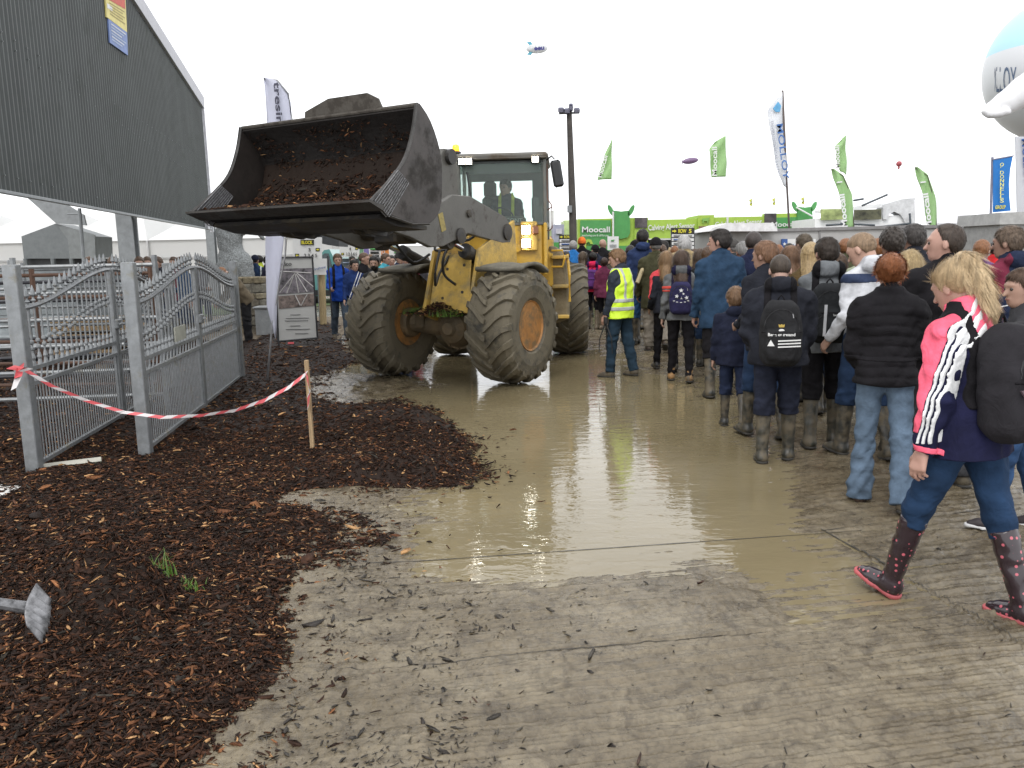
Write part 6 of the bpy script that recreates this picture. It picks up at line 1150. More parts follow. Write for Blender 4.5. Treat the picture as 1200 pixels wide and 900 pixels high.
# giant advertising balloon figure
bc = AT(1246, 80, 26); br = 78 / FPX * 26 * 1.02; t = thing('advertising_balloon', (bc.x, 26, 0), 'huge white and sky blue balloon with raised white inflatable arm', 'balloon')
mb = MB(); mb.lathe([(br * math.sin(a), -br * math.cos(a)) for a in [math.pi * k / 32 for k in range(33)]], n=64); mb.v = [(x + bc.x, y + bc.y, z + bc.z) for x, y, z in mb.v]
m, tt, b = nt('balloon_skin'); tc = nn(tt, 'ShaderNodeTexCoord'); sx = nn(tt, 'ShaderNodeSeparateXYZ'); tt.links.new(tc.outputs['Object'], sx.inputs[0]); r = ramp(tt, sx.outputs[2], [(0, (0, 0, 0)), (1, (1, 1, 1))]); gt = nn(tt, 'ShaderNodeMath', operation='GREATER_THAN'); gt.inputs[1].default_value = bc.z + br * .22; tt.links.new(sx.outputs[2], gt.inputs[0]); mx = nn(tt, 'ShaderNodeMix', data_type='RGBA'); tt.links.new(gt.outputs[0], mx.inputs[0]); mx.inputs[6].default_value = (.55, .56, .58, 1); mx.inputs[7].default_value = (.36, .58, .68, 1); tt.links.new(mx.outputs[2], b.inputs[0]); b.inputs['Roughness'].default_value = .4
part('balloon', mb, m, t, smooth=True)
lt = text('MOLLOY', Matrix.Identity(4), 1, mat('balloon_ink', (.12, .18, .30)), t, name='lettering', bold=.0, ext=0); xs = [v.co.x for v in lt.data.vertices]; w0, w1 = min(xs), max(xs)
for v in lt.data.vertices:
    u = (v.co.x - w0) / (w1 - w0); px = 1156 + 34 * u ** 1.45 + .5 * (1 - u); px = 1165.8 + (1191 - 1165.8) * max(0, (u - .33) / .67) ** 1.25 if u > .33 else 1165.8 + (u - .33) * 1.0; py = 108 - (v.co.y / .72) * 31
    d = ray(px, py).normalized(); o_ = Vector((0, 0, CAMH)) - bc; bq = o_.dot(d); cq = o_.dot(o_) - (br * 1.006) ** 2; dsc = bq * bq - cq; tq = -bq - math.sqrt(max(dsc, 0)); v.co = Vector((0, 0, CAMH)) + d * tq
def armf(P):
    d = 9
    Q = [np.array(AT(*q, 23.6)) for q in ((1225, 92), (1200, 107), (1178, 121), (1163, 128))]; S = FPX / 23.6
    for a, b, ra, rb in zip(Q, Q[1:], (20, 17, 13), (17, 13, 9)): c_ = cone(P, a, b, ra / S, rb / S); d = c_ if isinstance(d, int) else smin(d, c_, .05)
    for k, (x, y) in enumerate(((1156, 131), (1160, 134), (1166, 134), (1172, 133), (1179, 131))): c_ = np.array(AT(x, y, 23.5 - .05 * k)); d = smin(d, ell(P, c_, (5.5 / S, 5 / S, 4.5 / S)), .04)
    return d
a, b_ = AT(1225, 92, 23.6), AT(1150, 140, 23.6); me = sdf_mesh('inflatable_arm', armf, (b_.x - .3, 22.8, b_.z - .5), (a.x + .6, 24.4, a.z + .7), .05); link('inflatable_arm', me, mat('inflatable_white', (.95, .95, .97), rough=.45, var=.03), t, True)
mb = MB(); mb.lathe([(br * .25, bc.z - br * .98), (br * .32, bc.z - br * 1.6), (br * .3, 0)], c=(bc.x, bc.y, 0), n=24); part('balloon_base', mb, mat('inflatable_white', (.95, .95, .97)), t, smooth=True); 
ft = thing('tall_banner', base_of(1202, 23), 'tall white banner with blue vertical lettering under the balloon', 'banner'); ppoly('cloth', [(1190, 160), (1216, 160), (1216, 252), (1192, 252)], 23, leafy('banner_white', (.62, .63, .66), trans=.4, rough=.7, var=.02), ft, th=.03); ptext('MOLLOY', (1197, 163), (1201, 216), 22.96, 9, blue_ink, ft, bold=.02); mb = MB(); mb.tube([base_of(1218, 23), AT(1217, 158, 23)], .04, n=6); part('pole', mb, postm, ft)
# flags
mg = leafy('flag_green', (.40, .58, .30), trans=.45, rough=.7, var=.06, scale=2); wh_e = mat('flag_print_white', (1, 1, 1), rough=.6, var=0.0); dpole = mat('dark_pole', (.12, .09, .08), rough=.6)
fl = leafy('molloy_white', (.74, .75, .78), trans=.4, rough=.7, var=.03, scale=2)
feather('tall_flag', base_of(926, 27), [(925, 270), (922, 215), (917, 106)], [(900, 128), (901, 142), (904, 165), (909, 192), (919, 218)], [(916.5, 108), (918, 140), (920, 170), (921.5, 200), (922, 222)], 27.0, fl, 'tall white flag with blue MOLLOY lettering on a leaning pole', 'tall flags above the show ground', [('MOLLOY', (910, 146), (918, 211), 7, mat('flag_blue', (.07, .20, .55)), .01), ('ENVIRONMENTAL SYSTEMS', (903, 142), (911, 210), 3, mat('flag_grey_print', (.5, .52, .6)), 0)], pm=dpole, pr0=.05)
lb = mat('logo_light_blue', (.15, .50, .85), rough=.5); e_ = ppoly('drop_logo', [(912, 119), (915.5, 124), (914, 131), (909, 131), (906, 127)], 26.9, lb, None); f_ = [o for o in COL.objects if o.name == 'tall_flag'][0]; e_.parent = f_; e_.matrix_parent_inverse = PW(f_).inverted()
feather('feather_flag', base_of(1001, 24), [(1001, 268), (998, 230), (988, 206), (974, 198)], [(974, 198), (979, 215), (985, 238), (992, 268)], [(976, 197.5), (989, 205), (998, 228), (1001.5, 268)], 24.0, mg, 'green Moocall feather flag left of the white lorry cab', 'green Moocall feather flags', [('Moocall', (993, 266), (989, 227), 6.5, wh_e, .03)], pm=dpole)
feather('feather_flag', base_of(1099, 24), [(1098, 272), (1095, 235), (1087, 206), (1072, 196)], [(1072, 196), (1077, 215), (1083, 240), (1089, 272)], [(1074, 195.5), (1088, 204), (1096, 232), (1099, 272)], 24.0, mg, 'green Moocall feather flag right of the white lorry', 'green Moocall feather flags', [('Moocall', (1092, 268), (1087, 226), 6.5, wh_e, .03)], pm=dpole)
for px, py in ((984, 213), (1082, 213)): q = ppoly('flag_emblem', [(px + a * 1.0, py + b * .8) for a, b in ((-3, 0), (3, -1), (3, 1), (-3, 2))], 23.9, wh_e, None); tag(q, None, None); f_ = [o for o in COL.objects if o.name.startswith('feather_flag') and 'Moocall' in o.get('label', '')][0 if px < 1000 else 1]; q.parent = f_; q.matrix_parent_inverse = PW(f_).inverted()
wpole = mat('white_mast', (.95, .95, .95), rough=.5)
for nm, L_, R_, bx, lab, p0, p1 in (('hanging_flag', [(716, 166), (709, 180), (706, 190), (700, 211)], [(717, 163), (717, 180), (717, 195), (717, 210)], 718, 'green flag limp on a white mast above the trailer', (705, 208), (712, 183)), ('hanging_flag', [(838, 166), (831, 175), (832, 190), (834, 208)], [(850, 159), (851, 175), (851, 190), (851, 207)], 852, 'green Moocall flag on a white mast above the stall', (840, 206), (840, 172)),
        ('hanging_flag', [(986, 164), (978, 172), (979, 185), (985, 201)], [(991, 158), (991.5, 175), (992, 190), (992, 205)], 992.5, 'small green flag above the left feather flag', (984, 197), (983, 170))):
    feather(nm, base_of(bx, 38), [(bx, 270), (bx - .5, L_[0][1] - 8)], L_, R_, 38.0, mg, lab, 'green flags on tall white masts', [('Moocall', p0, p1, 5.5, wh_e, .02)], pm=wpole)
t = thing('vertical_banner', base_of(1163, 23), 'blue vertical banner with yellow stacked letters at right', 'banner'); bb = leafy('banner_blue', (.02, .20, .56), trans=.3, rough=.6, var=.05); ppoly('cloth', [(1164, 187), (1187, 183), (1184, 198), (1182.5, 215), (1183, 232), (1184.5, 247), (1163.5, 249)], 23, bb, t, th=.01)
mb = MB(); mb.tube([base_of(1162, 23.05), AT(1163, 184, 23.05)], .035, n=7); mb.tube([AT(1163, 187, 23), AT(1188, 182.5, 23)], .02, n=6); part('pole', mb, mat('banner_pole', (.3, .3, .4)), t)
for k, ch in enumerate("O'DONNELLS"): ptext(ch, (1171.5, 195 + k * 4.7), (1175.8, 195 + k * 4.7), 22.93, 4.0, mat('pale_yellow_ink', (1.2, 1.15, .25)), t, bold=.0, fit=ch != "'")
ptext('GROUP', (1166, 245), (1178, 244.5), 22.95, 4, yellow_ink, t, bold=.02)
for px, yt in ((881, 233), (908, 232), (942, 231)): feather('small_pennant', base_of(px, 36), [(px, 270), (px, yt)], [(px - 2.5, yt + 1), (px - 2.2, yt + 8)], [(px + .3, yt), (px + .2, yt + 9)], 36.0, leafy('pennant_yellow', (.60, .62, .12), trans=.4), {881: 'leftmost of the small yellow pennants above the stall', 908: 'middle small yellow pennant left of the MOLLOY flagpole', 942: 'small yellow pennant above the second green panel'}[px], 'small yellow pennants', pm=wpole)
# floodlight mast
t = thing('floodlight_mast', base_of(672, 22), 'tall dark mast with four floodlights behind the loader', 'floodlight'); mb = MB(); mb.tube([base_of(673, 22), AT(671, 250, 22), AT(667, 131, 22)], [.105, .10, .07], n=14); part('mast', mb, mat('mast_dark', (.085, .075, .065), rough=.8, var=.2), t)
mb = MB(); mb.tube([AT(655, 133, 22), AT(679, 132, 22)], .03, n=6); part('crossbar', mb, postm, t)
for x, y in ((657.5, 129), (664.5, 130), (669, 126), (676, 129.5)): mb = MB(); mb.box(AT(x, y, 21.9), (.15, .14, .12) if x != 669 else (.10, .10, .2), rot=(.4, 0, 0), bev=.02); f_ = part('floodlight', mb, mat('lamp_body', (.10, .10, .16)), t); mb = MB(); mb.box(AT(x, y + .5, 21.82), (.12, .01, .08), rot=(.4, 0, 0)); part('glass', mb, mat('lamp_glass_off', (.3, .3, .38), rough=.2), f_)
mb = MB(); mb.box(AT(667.5, 245, 21.88), (.12, .1, .18)); part('switch_box', mb, postm, t)
# balloons in the sky
def blob(name, px, py, y, rx_, ry_, m, label, cat='balloon', rot=0):
    p = AT(px, py, y); mb = MB(); mb.lathe([(ry_ * math.sin(a), -rx_ * math.cos(a) * (1 if a < 1.6 else 1.0)) for a in [math.pi * k / 16 for k in range(17)]], axis='x', n=20); o = part(name, mb, m, None, smooth=True); o.location = p; o.rotation_euler = (0, rot, 0); tag(o, label, cat); return o
bl_ = blob('airship', 809, 188.5, 60, .58, .22, mat('purple_balloon', (.22, .13, .26), rough=.4), 'small purple airship balloon floating in the sky', 'airship', -.12); 
for dz in (-1, 1): mb = MB(); mb.prism([(-.42, 0), (-.62, dz * .16), (-.60, 0)], (0, 0, 0), (1, 0, 0), (0, 0, 1), (0, 1, 0), .03); q = part('tail_fin', mb, MATS['purple_balloon']); q.parent = bl_
bl_ = blob('red_balloon', 1053.5, 192, 60, .2, .2, mat('red_balloon', (.5, .10, .12), rough=.4), 'tiny round red balloon high in the sky'); mb = MB(); mb.lathe([(0.0, -.42), (.08, -.3), (.07, -.2)], n=10); q = part('balloon_neck', mb, MATS['red_balloon']); q.parent = bl_
bl_ = blob('airship', 629, 57, 60, .75, .33, leafy('airship_white', (.66, .67, .68), trans=.4), 'white airship with blue tail fins and dark lettering', 'airship', 0); tq = mat('tail_teal', (.12, .45, .58), rough=.5)
for dz in (-1, 1): mb = MB(); mb.prism([(-.45, dz * .12), (-.70, dz * .42), (-.42, dz * .45), (-.25, dz * .22)], (0, -.1, 0), (1, 0, 0), (0, 0, 1), (0, 1, 0), .04); q = part('tail_fin', mb, tq); q.parent = bl_
q = ptext('eeu', (626, 59), (638, 58), 59.55, 4.5, mat('airship_ink', (.05, .05, .25)), bl_, bold=.05)
# left background
mq = leafy('marquee_white', (.62, .62, .61), trans=.25, rough=.85, var=.03, scale=.5); t = thing('marquee', base_of(250, 40), 'long white marquee behind the statue and signs', 'marquee'); mb = MB(); a, b_ = AT(-260, 300, 40), AT(392, 300, 40); mb.box(((a.x + b_.x) / 2, 46, 1.35), (b_.x - a.x, 12, 2.7)); part('side_wall', mb, mq, t)
mb = MB(); xs = np.linspace(a.x, b_.x, 7)
for x0, x1 in zip(xs, xs[1:]):
    for q in (((x0, 39.9, 2.7), (x1, 39.9, 2.7), ((x0 + x1) / 2 + .3, 44, 4.9)), ((x1, 39.9, 2.7), (x1, 52, 2.7), ((x0 + x1) / 2 + .3, 44, 4.9)), ((x0, 52, 2.7), (x0, 39.9, 2.7), ((x0 + x1) / 2 + .3, 44, 4.9))): mb.poly(q)
part('roof', mb, mq, t, fix=False); mb = MB(); mb.box(((a.x + b_.x) / 2, 39.93, 1.86), (b_.x - a.x, .03, .05)); part('wall_seam', mb, mat('seam_grey', (.6, .6, .6)), t)
for x in xs: mb = MB(); mb.tube([(x, 39.9, 0), (x, 39.9, 2.7)], .05, n=6); part('tent_pole', mb, mat('pole_grey', (.7, .7, .7)), t)
t = thing('dark_awning', base_of(388, 21), 'dark canvas awning above the blue-jacketed man', 'awning'); slab('canopy', [(370, 268), (397, 270), (397, 289), (384, 287), (370, 284)], 21, 1.2, mat('awning_dark', (.06, .065, .07), rough=.8), t); mb = MB(); mb.tube([base_of(371, 21), AT(371, 284, 21)], .03, n=6); part('post', mb, postm, t)
Yv = 30.0; t = thing('teal_van', base_of(388, Yv), 'teal van parked on grass behind the white sign', 'van'); tl = mat('teal_paint', (.12, .38, .36), rough=.3, var=.05, coat=.3)
slab('body', [(370, 312), (374, 300), (380, 293), (386, 292), (390, 300), (394, 316), (400, 322), (401, 340), (399, 347), (360, 347), (360, 320)], Yv, 3.6, tl, t); slab('window', [(372, 312), (375, 302), (380, 297), (385, 297), (389, 312)], Yv, .03, mat('van_glass', (.05, .08, .09), rough=.1), t, off=.05); slab('tail_light', [(394, 323), (399, 323), (399, 330), (394, 330)], Yv, .04, mat('tail_red', (.6, .05, .06), rough=.3), t, off=.05); slab('bumper', [(362, 340), (401, 340), (401, 346), (362, 346)], Yv, .2, black, t, off=.15)
for x in (366, 397): p = AT(x, 343, Yv); mb = MB(); mb.lathe([(.30, -.1), (.33, -.05), (.33, .1), (.2, .12), (0, .12)], c=(p.x, Yv + .5, .33), axis='x', n=18); part('wheel', mb, black, t)
pn = [('orange_banner', 446, 455, 284, 26, mat('banner_orange', (.85, .28, .05)), 'orange vertical banner beyond the crowd at the front wheel'), ('purple_banner', 426, 432, 284, 27, mat('banner_purple', (.25, .20, .50)), 'narrow purple banner left of the orange banner'), ('green_banner', 418, 425, 282, 27.5, mat('banner_green', (.20, .42, .25)), 'dull green banner beyond the small BLOCK sign'), ('white_board', 432, 446, 288, 26.5, bsw, 'white information board beside the orange banner'), ('white_board', 460, 470, 292, 28, bsw, 'small white board right of the orange banner')]
for nm, x0, x1, yt, y, m_, lab in pn:
    t = thing(nm, base_of((x0 + x1) / 2, y), lab, 'banner' if 'banner' in nm else 'sign board'); wbox('panel', x0, x1, yt, y, m_, t, th=.06, yb=322); mb = MB(); mb.tube([base_of((x0 + x1) / 2, y + .1), AT((x0 + x1) / 2, yt, y + .1)], .03, n=6); part('post', mb, postm, t)
    if nm == 'orange_banner': ptext('RODS', (451.5, 300), (451, 287), y - .03, 4, white, t)
    if 'board' in nm:
        for k in range(3): mb = MB(); mb.tube([AT(x0 + 2, yt + 4 + 4 * k, y - .03), AT(x1 - 2, yt + 4 + 4 * k, y - .03)], .03, n=4); part('print_line', mb, ink if k else gd, t)
t = thing('white_tent', base_of(450, 48), 'white tents far behind the crowd left of the cab', 'tent'); wbox('side_wall', 395, 560, 288, 48, mq, t, th=6); mb = MB(); a, b_ = AT(395, 288, 48), AT(560, 288, 48)
for k in range(3): x0 = a.x + (b_.x - a.x) * k / 3; x1 = a.x + (b_.x - a.x) * (k + 1) / 3; mb.poly([(x0, 47.9, a.z), (x1, 47.9, a.z), ((x0 + x1) / 2, 51, a.z + 1.6)])
part('roof', mb, mq, t, fix=False)
t = thing('white_tent', base_of(1000, 60), 'long white tent roofs beyond the stalls on the right', 'tent'); wbox('side_wall', 640, 1300, 284, 60, mq, t, th=8)
# verge and ground patches
mb = MB(); a, b_, c_, d_ = G(240, 372), G(415, 356), G(415, 349), G(230, 360); mb.poly([(a.x, a.y, .035), (b_.x, b_.y, .035), (c_.x, c_.y, .035), (d_.x, d_.y, .035)]); o = part('grass_verge', mb, mat('grass_ground', (.10, .15, .05), rough=.95, var=.4, scale=6, bump=.05, bscale=8)); tag(o, None, None, kind='structure')
mb = MB(); a, b_, c_, d_ = G(-400, 420), G(395, 402), G(420, 372), G(-900, 378); mb.poly([(a.x, a.y, .03), (b_.x, b_.y, .03), (c_.x, c_.y, .03), (d_.x, d_.y, .03)]); o = part('gravel_path', mb, mat('gravel_ground', (.24, .19, .13), rough=.95, var=.4, scale=9, bump=.05, bscale=18)); tag(o, None, None, kind='structure')
# ------------------------------------------------------------------ the crowd
BLK, NVY, DGR, GRY = (.018, .018, .02), (.022, .03, .075), (.055, .055, .06), (.20, .20, .21); DEN, LDEN, DDEN = (.05, .10, .21), (.16, .26, .42), (.025, .05, .11)
HB, HD, HG, HBL, HR, HBR = (.10, .055, .03), (.022, .017, .014), (.28, .27, .26), (.62, .46, .24), (.30, .11, .045), (.17, .10, .055)
def walk(s=1, a=1.0): f, b = (.34 * a, .10, .12 * a), (-.20 * a, .30 * a, -.38 * a); return dict(legL=f if s > 0 else b, legR=b if s > 0 else f, armL=(-.25 * a * s, .10, .25), armR=(.25 * a * s, .10, .3))
def at_foot(px, py): p = G(px, py); return (p.x, p.y)
def at_d(px, y): p = AT(px, 300, y); return (p.x, p.y)
def hgt(px, py, y): return AT(px, py, y).z
def Pn(label, px, hy, foot=None, d=None, th=0, pose=None, look=None, vox=.012, hpx=None, **k):
    a = at_foot(px, foot) if foot else at_d(px, d); return person(label, a, hgt(hpx or px, hy, a[1]), R(th), pose or walk(), look, vox=vox, **k)
# 1 young woman with the spotted boots
m, t, b = nt('spotted_boot'); tc = nn(t, 'ShaderNodeTexCoord'); vo = nn(t, 'ShaderNodeTexVoronoi', ins={'Scale': 34.0, 'Randomness': .45}); t.links.new(tc.outputs['Object'], vo.inputs['Vector']); r = ramp(t, vo.outputs['Distance'], [(.22, (.45, .10, .13)), (.27, (.022, .012, .016))]); t.links.new(r.outputs[0], b.inputs[0]); b.inputs['Roughness'].default_value = .22; b.inputs['Coat Weight'].default_value = .4
gL, gR = G(1062, 700), G(1168, 738); c = (gL + gR) / 2
J = person('young woman with blond ponytail in pink and navy top and spotted boots', (c.x + .04, c.y + .03), hgt(1140, 291, c.y), R(31), dict(legL=(.37, .09, .32), legR=(-.29, .05, .0), armL=(.05, .16, .15), armR=(.2, .1, .4), lean=.08, hyaw=-.05, hpitch=.38, hs=.98, female=True, legw=1.06, w=1.08, twist=.0, splay=.05),
    dict(top=('jacket', (.014, .015, .05), -.11, 1.12), legs=('slim', (.022, .052, .115)), feet=('welly', (.03, .02, .02), m, (.55, .12, .13)), hair=('ponytail', (.80, .60, .36)), skin=(.62, .36, .28), legname='jeans'), vox=.0065)
pink = (1.35, .19, .30); sL = J['L']['sh']
def armz(P, X): sh = tloc(sL[None], J)[0]; w_ = tloc(J['L']['w'][None], J)[0]; k_ = np.clip((sh[2] - X[:, 2]) / max(sh[2] - w_[2], .1), 0, 1.2); return X[:, 1] - sh[1] - (w_[1] - sh[1]) * k_ + .055 * (1 - np.clip(k_ * 1.2, 0, 1))
def leftarm(X): return np.where(X[:, 2] > .40, -X[:, 0] * 0 + X[:, 0] + .02, X[:, 0] + .155)
def cuffcut(X): return -.01 - (X[:, 2] - tloc(J['L']['w'][None], J)[0][2]) + .05
overlay(J, 'pink_panel', pink, lambda P, X: np.maximum(np.where(np.abs(X[:, 0]) < .085, .44 - X[:, 2], .0 - (armz(P, X) - .005) * np.where(X[:, 0] < .3, 1, 1)), .02 - X[:, 2]), off=.0045, vv=.0075)
for k in range(3): overlay(J, 'white_stripe', (1, 1, 1), lambda P, X, k=k: np.maximum(np.abs(armz(P, X) + .006 + .0205 * k) - .0054, np.maximum(leftarm(X) - .0, cuffcut(X) * 1.0)), off=.011, vv=.005)
overlay(J, 'pink_cuff', pink, lambda P, X: np.maximum(np.abs((P - J['L']['w']) @ (J['L']['F'] @ np.array([0, 0, -1.0])) + .012) - .014, np.linalg.norm(P - J['L']['w'], axis=1) - .09), off=.004, vv=.006)
backpack(J, 'bulky black patterned backpack on the blond woman in pink', (.022, .020, .024), size=(.18, .115, .265), cz=.24, group='backpacks worn in the queue', vox=.008)
bag_shape(J, [(-.03, -.012), (.03, -.012), (.03, .012), (-.03, .012)], .03, .30, mat('white_patch', (.9, .9, .88)), name='white_patch')
for x, z, r_ in ((-.09, .38, .5), (-.05, .22, -.4), (.06, .12, .7), (-.10, .12, .2), (-.12, .28, 1.1), (.0, .33, .9), (-.03, .10, -.8), (.09, .26, .3), (-.13, .20, -.6)): bag_shape(J, [(-.05, -.006), (-.01, .02), (.05, .012), (.02, -.018)], x, z, mat('pattern_plum', (.13, .09, .11)), name='pattern_patch', rot=r_)
# 2 red-haired woman in the black padded jacket
J = Pn('red-haired woman in black padded jacket and pale flared jeans', 1030, 298, foot=592, th=-20, pose=dict(legL=(.05, .05, 0), legR=(-.22, .16, -.12), armL=(.15, .16, .7), armR=(.15, .16, .7), inL=.9, inR=.9, female=True, lean=.02, hpitch=.18, spread=.05, legw=1.0), look=dict(top=('puffer', BLK, -.06), legs=('flare', (.14, .20, .28)), feet=('shoe', (.10, .06, .04)), hair=('bun', (.42, .16, .065)), legname='jeans', skin=(.6, .38, .3)), vox=.008)
overlay(J, 'waistband', (.012, .012, .013), lambda P, X: np.abs(X[:, 2] - .12) - .016, off=.006)
# 3 balding man in the black coat
J = Pn('tall balding man in black coat with raised collar looking left', 1096, 264, foot=566, th=-4, hpx=1104, pose=dict(legL=(.12, .1, 0), legR=(-.12, .1, -.1), armL=(.1, .12, .6), armR=(.1, .12, .3), w=1.22, hyaw=1.1, hpitch=.02), look=dict(top=('coat', BLK, -.20), legs=('loose', (.06, .06, .065)), feet=('boot', (.02, .018, .016)), hair=('receding', (.06, .04, .028)), skin=(.62, .38, .30)), vox=.010)
# 4 adidas backpack man
J = Pn('man in dark hooded jacket and muddy boots wearing striped black backpack', 908, 297, foot=541, th=-15, pose=dict(legL=(-.02, .05, 0), legR=(.16, .10, .0), armL=(.12, .14, .75), armR=(.1, .12, .6), inL=.8, inR=.8, hpitch=.42, w=1.28), look=dict(top=('jacket', (.024, .026, .036), -.10), hood=True, legs=('loose', (.022, .026, .045)), feet=('welly', (.05, .05, .042)), hair=('crop', (.07, .05, .035)), skin=(.58, .36, .28)), vox=.009)
backpack(J, 'black backpack with three white stripes and crest', (.02, .02, .022), size=(.165, .10, .265), cz=.18, group='backpacks worn in the queue', vox=.009)
for k in range(3):
    for sx_, zz in ((.065, .02), (-.02, .0)): bag_shape(J, [(-.085, -.005), (.085, .004), (.085, .014), (-.085, .005)], .06 if sx_ > 0 else .06, .125 - k * .024, white, name='white_stripe') if sx_ > 0 else None
bag_shape(J, [(-.03, -.02), (.025, -.02), (-.005, .03)], -.075, .105, white, name='stripe_logo'); bag_text(J, 'Bank of Ireland', 0.0, .165, .034, white, bold=.0008)
bag_shape(J, [(-.02, -.012), (-.024, .012), (-.01, .006), (0, .014), (.01, .006), (.024, .012), (.02, -.012)], 0, .245, mat('crest_gold', (.6, .42, .08)), name='crest'); bag_shape(J, [(.022 * math.cos(a), .012 * math.sin(a)) for a in [k * math.pi / 6 for k in range(12)]], 0, .208, white, name='oval_mark')
# 5 grey hooded man with backpack
J = Pn('young man in grey hooded top and black backpack with silver strip', 962, 279, foot=523, th=-14, hpx=948, pose=dict(legL=(-.08, .1, -.05), legR=(.14, .1, .05), armL=(.1, .12, .5), armR=(.05, .14, .5), hpitch=.15, hyaw=.3), look=dict(top=('hoodie', (.22, .235, .25), -.12), legs=('jeans', BLK), feet=('welly', (.055, .055, .045)), hair=('short', (.045, .03, .02)), skin=(.62, .40, .32)), vox=.010)
backpack(J, 'black and grey backpack with a vertical silver strip', (.022, .024, .027), size=(.16, .09, .24), cz=.21, group='backpacks worn in the queue', vox=.010)
bag_shape(J, [(-.012, -.13), (.010, -.13), (.018, .12), (-.004, .12)], -.05, .16, mat('silver_strip', (.62, .63, .66)), name='silver_strip'); bag_text(J, 'berghaus', .06, .19, .026, white)
# 6 boy
J = Pn('small boy in navy hooded jacket and dark wellingtons', 859, 341, foot=500, th=-14, pose=dict(legL=(.12, .1, .1), legR=(-.25, .3, -.3), armL=(.05, .12, .2), armR=(.1, .1, .2), w=1.22, hs=1.25, hpitch=.05, hyaw=.25), look=dict(top=('jacket', (.018, .022, .045), -.13), hood=True, legs=('jeans', (.022, .032, .07)), feet=('welly', (.035, .036, .036)), hair=('short', (.26, .15, .08))), vox=.010)
overlay(J, 'shirt_hem', (.42, .38, .28), lambda P, X: np.maximum(X[:, 2] + .13, -.165 - X[:, 2]) - 0.0, off=-.004, base='fleg', m=None, b=(J['hip'] - .3, J['hip'] + .3)) if False else None
# 7 tall man in blue
J = Pn('tall dark-haired man in blue jacket and black wellingtons looking left', 842, 269, foot=464, th=-6, hpx=840, pose=dict(legL=(-.1, .1, -.05), legR=(.1, .06, 0), armL=(.0, .14, .35), armR=(0, .12, .3), w=1.12, hyaw=1.15, hpitch=.0), look=dict(top=('jacket', (.030, .066, .125), -.20), legs=('jeans', BLK), feet=('welly', (.03, .032, .03)), hair=('short', (.03, .022, .018)), skin=(.62, .38, .30)), vox=.010)
# 8 grey hoodie girl with star pack
J = Pn('girl in grey hooded top with red arm bands and tan boots', 797, 294, foot=447, th=-12, hpx=799, pose=dict(legL=(.16, .1, .05), legR=(-.12, .12, -.1), armL=(.02, .15, .25), armR=(.05, .12, .35), female=True, spread=.04, hpitch=.1), look=dict(top=('hoodie', (.17, .175, .18), -.10), legs=('slim', BLK), feet=('boot', (.45, .24, .08)), hair=('long', (.13, .08, .055)), skin=(.58, .36, .29)), vox=.010)
overlay(J, 'red_band', (.75, .10, .08), lambda P, X: np.maximum(np.minimum(np.abs(X[:, 2] - .34) - .018, np.abs(X[:, 2] - .295) - .012), X[:, 0] + .13), off=.005, vv=.007)
backpack(J, 'navy backpack printed with white stars', (.028, .026, .085), size=(.155, .085, .215), cz=.20, group='backpacks worn in the queue', pocket=False, vox=.010)
for x, z, r_ in ((0, .30, .032), (-.055, .225, .030), (.07, .205, .030), (.03, .255, .018), (.005, .20, .020)): bag_shape(J, star(r_), x, z, white, name='printed_star', rot=x * 3)
for x, z in ((-.09, .165), (-.05, .15), (0, .145), (.05, .15), (.09, .165)): bag_shape(J, [(-.013, -.004), (.013, -.004), (.013, .004), (-.013, .004)], x, z, white, name='printed_dash')
# 9 olive jacket man with cap
J = Pn('stout man in olive country jacket and black cap', 768, 279, foot=411, th=-4, hpx=767, pose=dict(legL=(.05, .1, 0), legR=(-.3, .35, -.5), armL=(.1, .14, .4), armR=(.1, .14, .3), w=1.15), look=dict(top=('coat', (.07, .068, .035), -.26), legs=('loose', (.26, .23, .19)), feet=('shoe', (.05, .03, .025)), hair=('crop', HG), cap=('cap', BLK)), vox=.012)
t = thing('rolled_newspaper', (J['root'].location.x - .28, J['root'].location.y - .1, 0), 'yellowish rolled show programme held by the stout man in olive', 'programme'); mb = MB(); mb.tube([(-.05, 0, 1.16), (.10, .1, 1.50)], .035, n=10); q = part('paper_roll', mb, mat('paper_tan', (.55, .45, .25))); q.parent = t; mb = MB(); mb.tube([(.015, .043, 1.30), (.035, .056, 1.345)], .037, n=10); q = part('paper_band', mb, mat('paper_band', (.3, .24, .12))); q.parent = t
# 10 steward in the high-visibility vest
J = Pn('steward in yellow high-visibility vest standing in the puddle looking left', 727, 291, foot=441, th=52, hpx=722, pose=dict(legL=(.16, .12, .0), legR=(-.12, .08, 0), armL=(.08, .10, .22), armR=(.0, .1, .3), hyaw=.45, hpitch=.28, spread=.05, lean=.0, w=1.12), look=dict(top=('jacket', (.045, .055, .075), -.10), legs=('jeans', (.028, .055, .085)), feet=('boot', (.07, .055, .04)), hair=('short', (.30, .17, .08)), skin=(.66, .40, .30), sleeve=.95), vox=.009)
torso = lambda P, X: loft(X, [(-.2, .235, .19, 0), (.3, .225, .19, 0), (.40, .185, .18, 0), (.52, .15, .15, 0), (.6, .10, .12, 0)], .56, -.14)
vest = J['layer']('high_visibility_vest', lambda P: np.maximum(np.maximum(J['ftop'](P) - .014, torso(P, tloc(P, J))), np.minimum(9, np.maximum(-9, -np.sqrt((tloc(P, J)[:, 1] + .005) ** 2 + (tloc(P, J)[:, 2] - .40) ** 2) + .075 - 9 * (np.abs(tloc(P, J)[:, 0]) < .14)))) , *J['tb'], mat('high_visibility_yellow', (.95, 1.35, .06), rough=.6, var=.05, emit=None, bump=.004, bscale=24), J['top'], .009 / J['k'])
refl = mat('reflective_tape', (.62, .64, .62), rough=.35, var=.06)
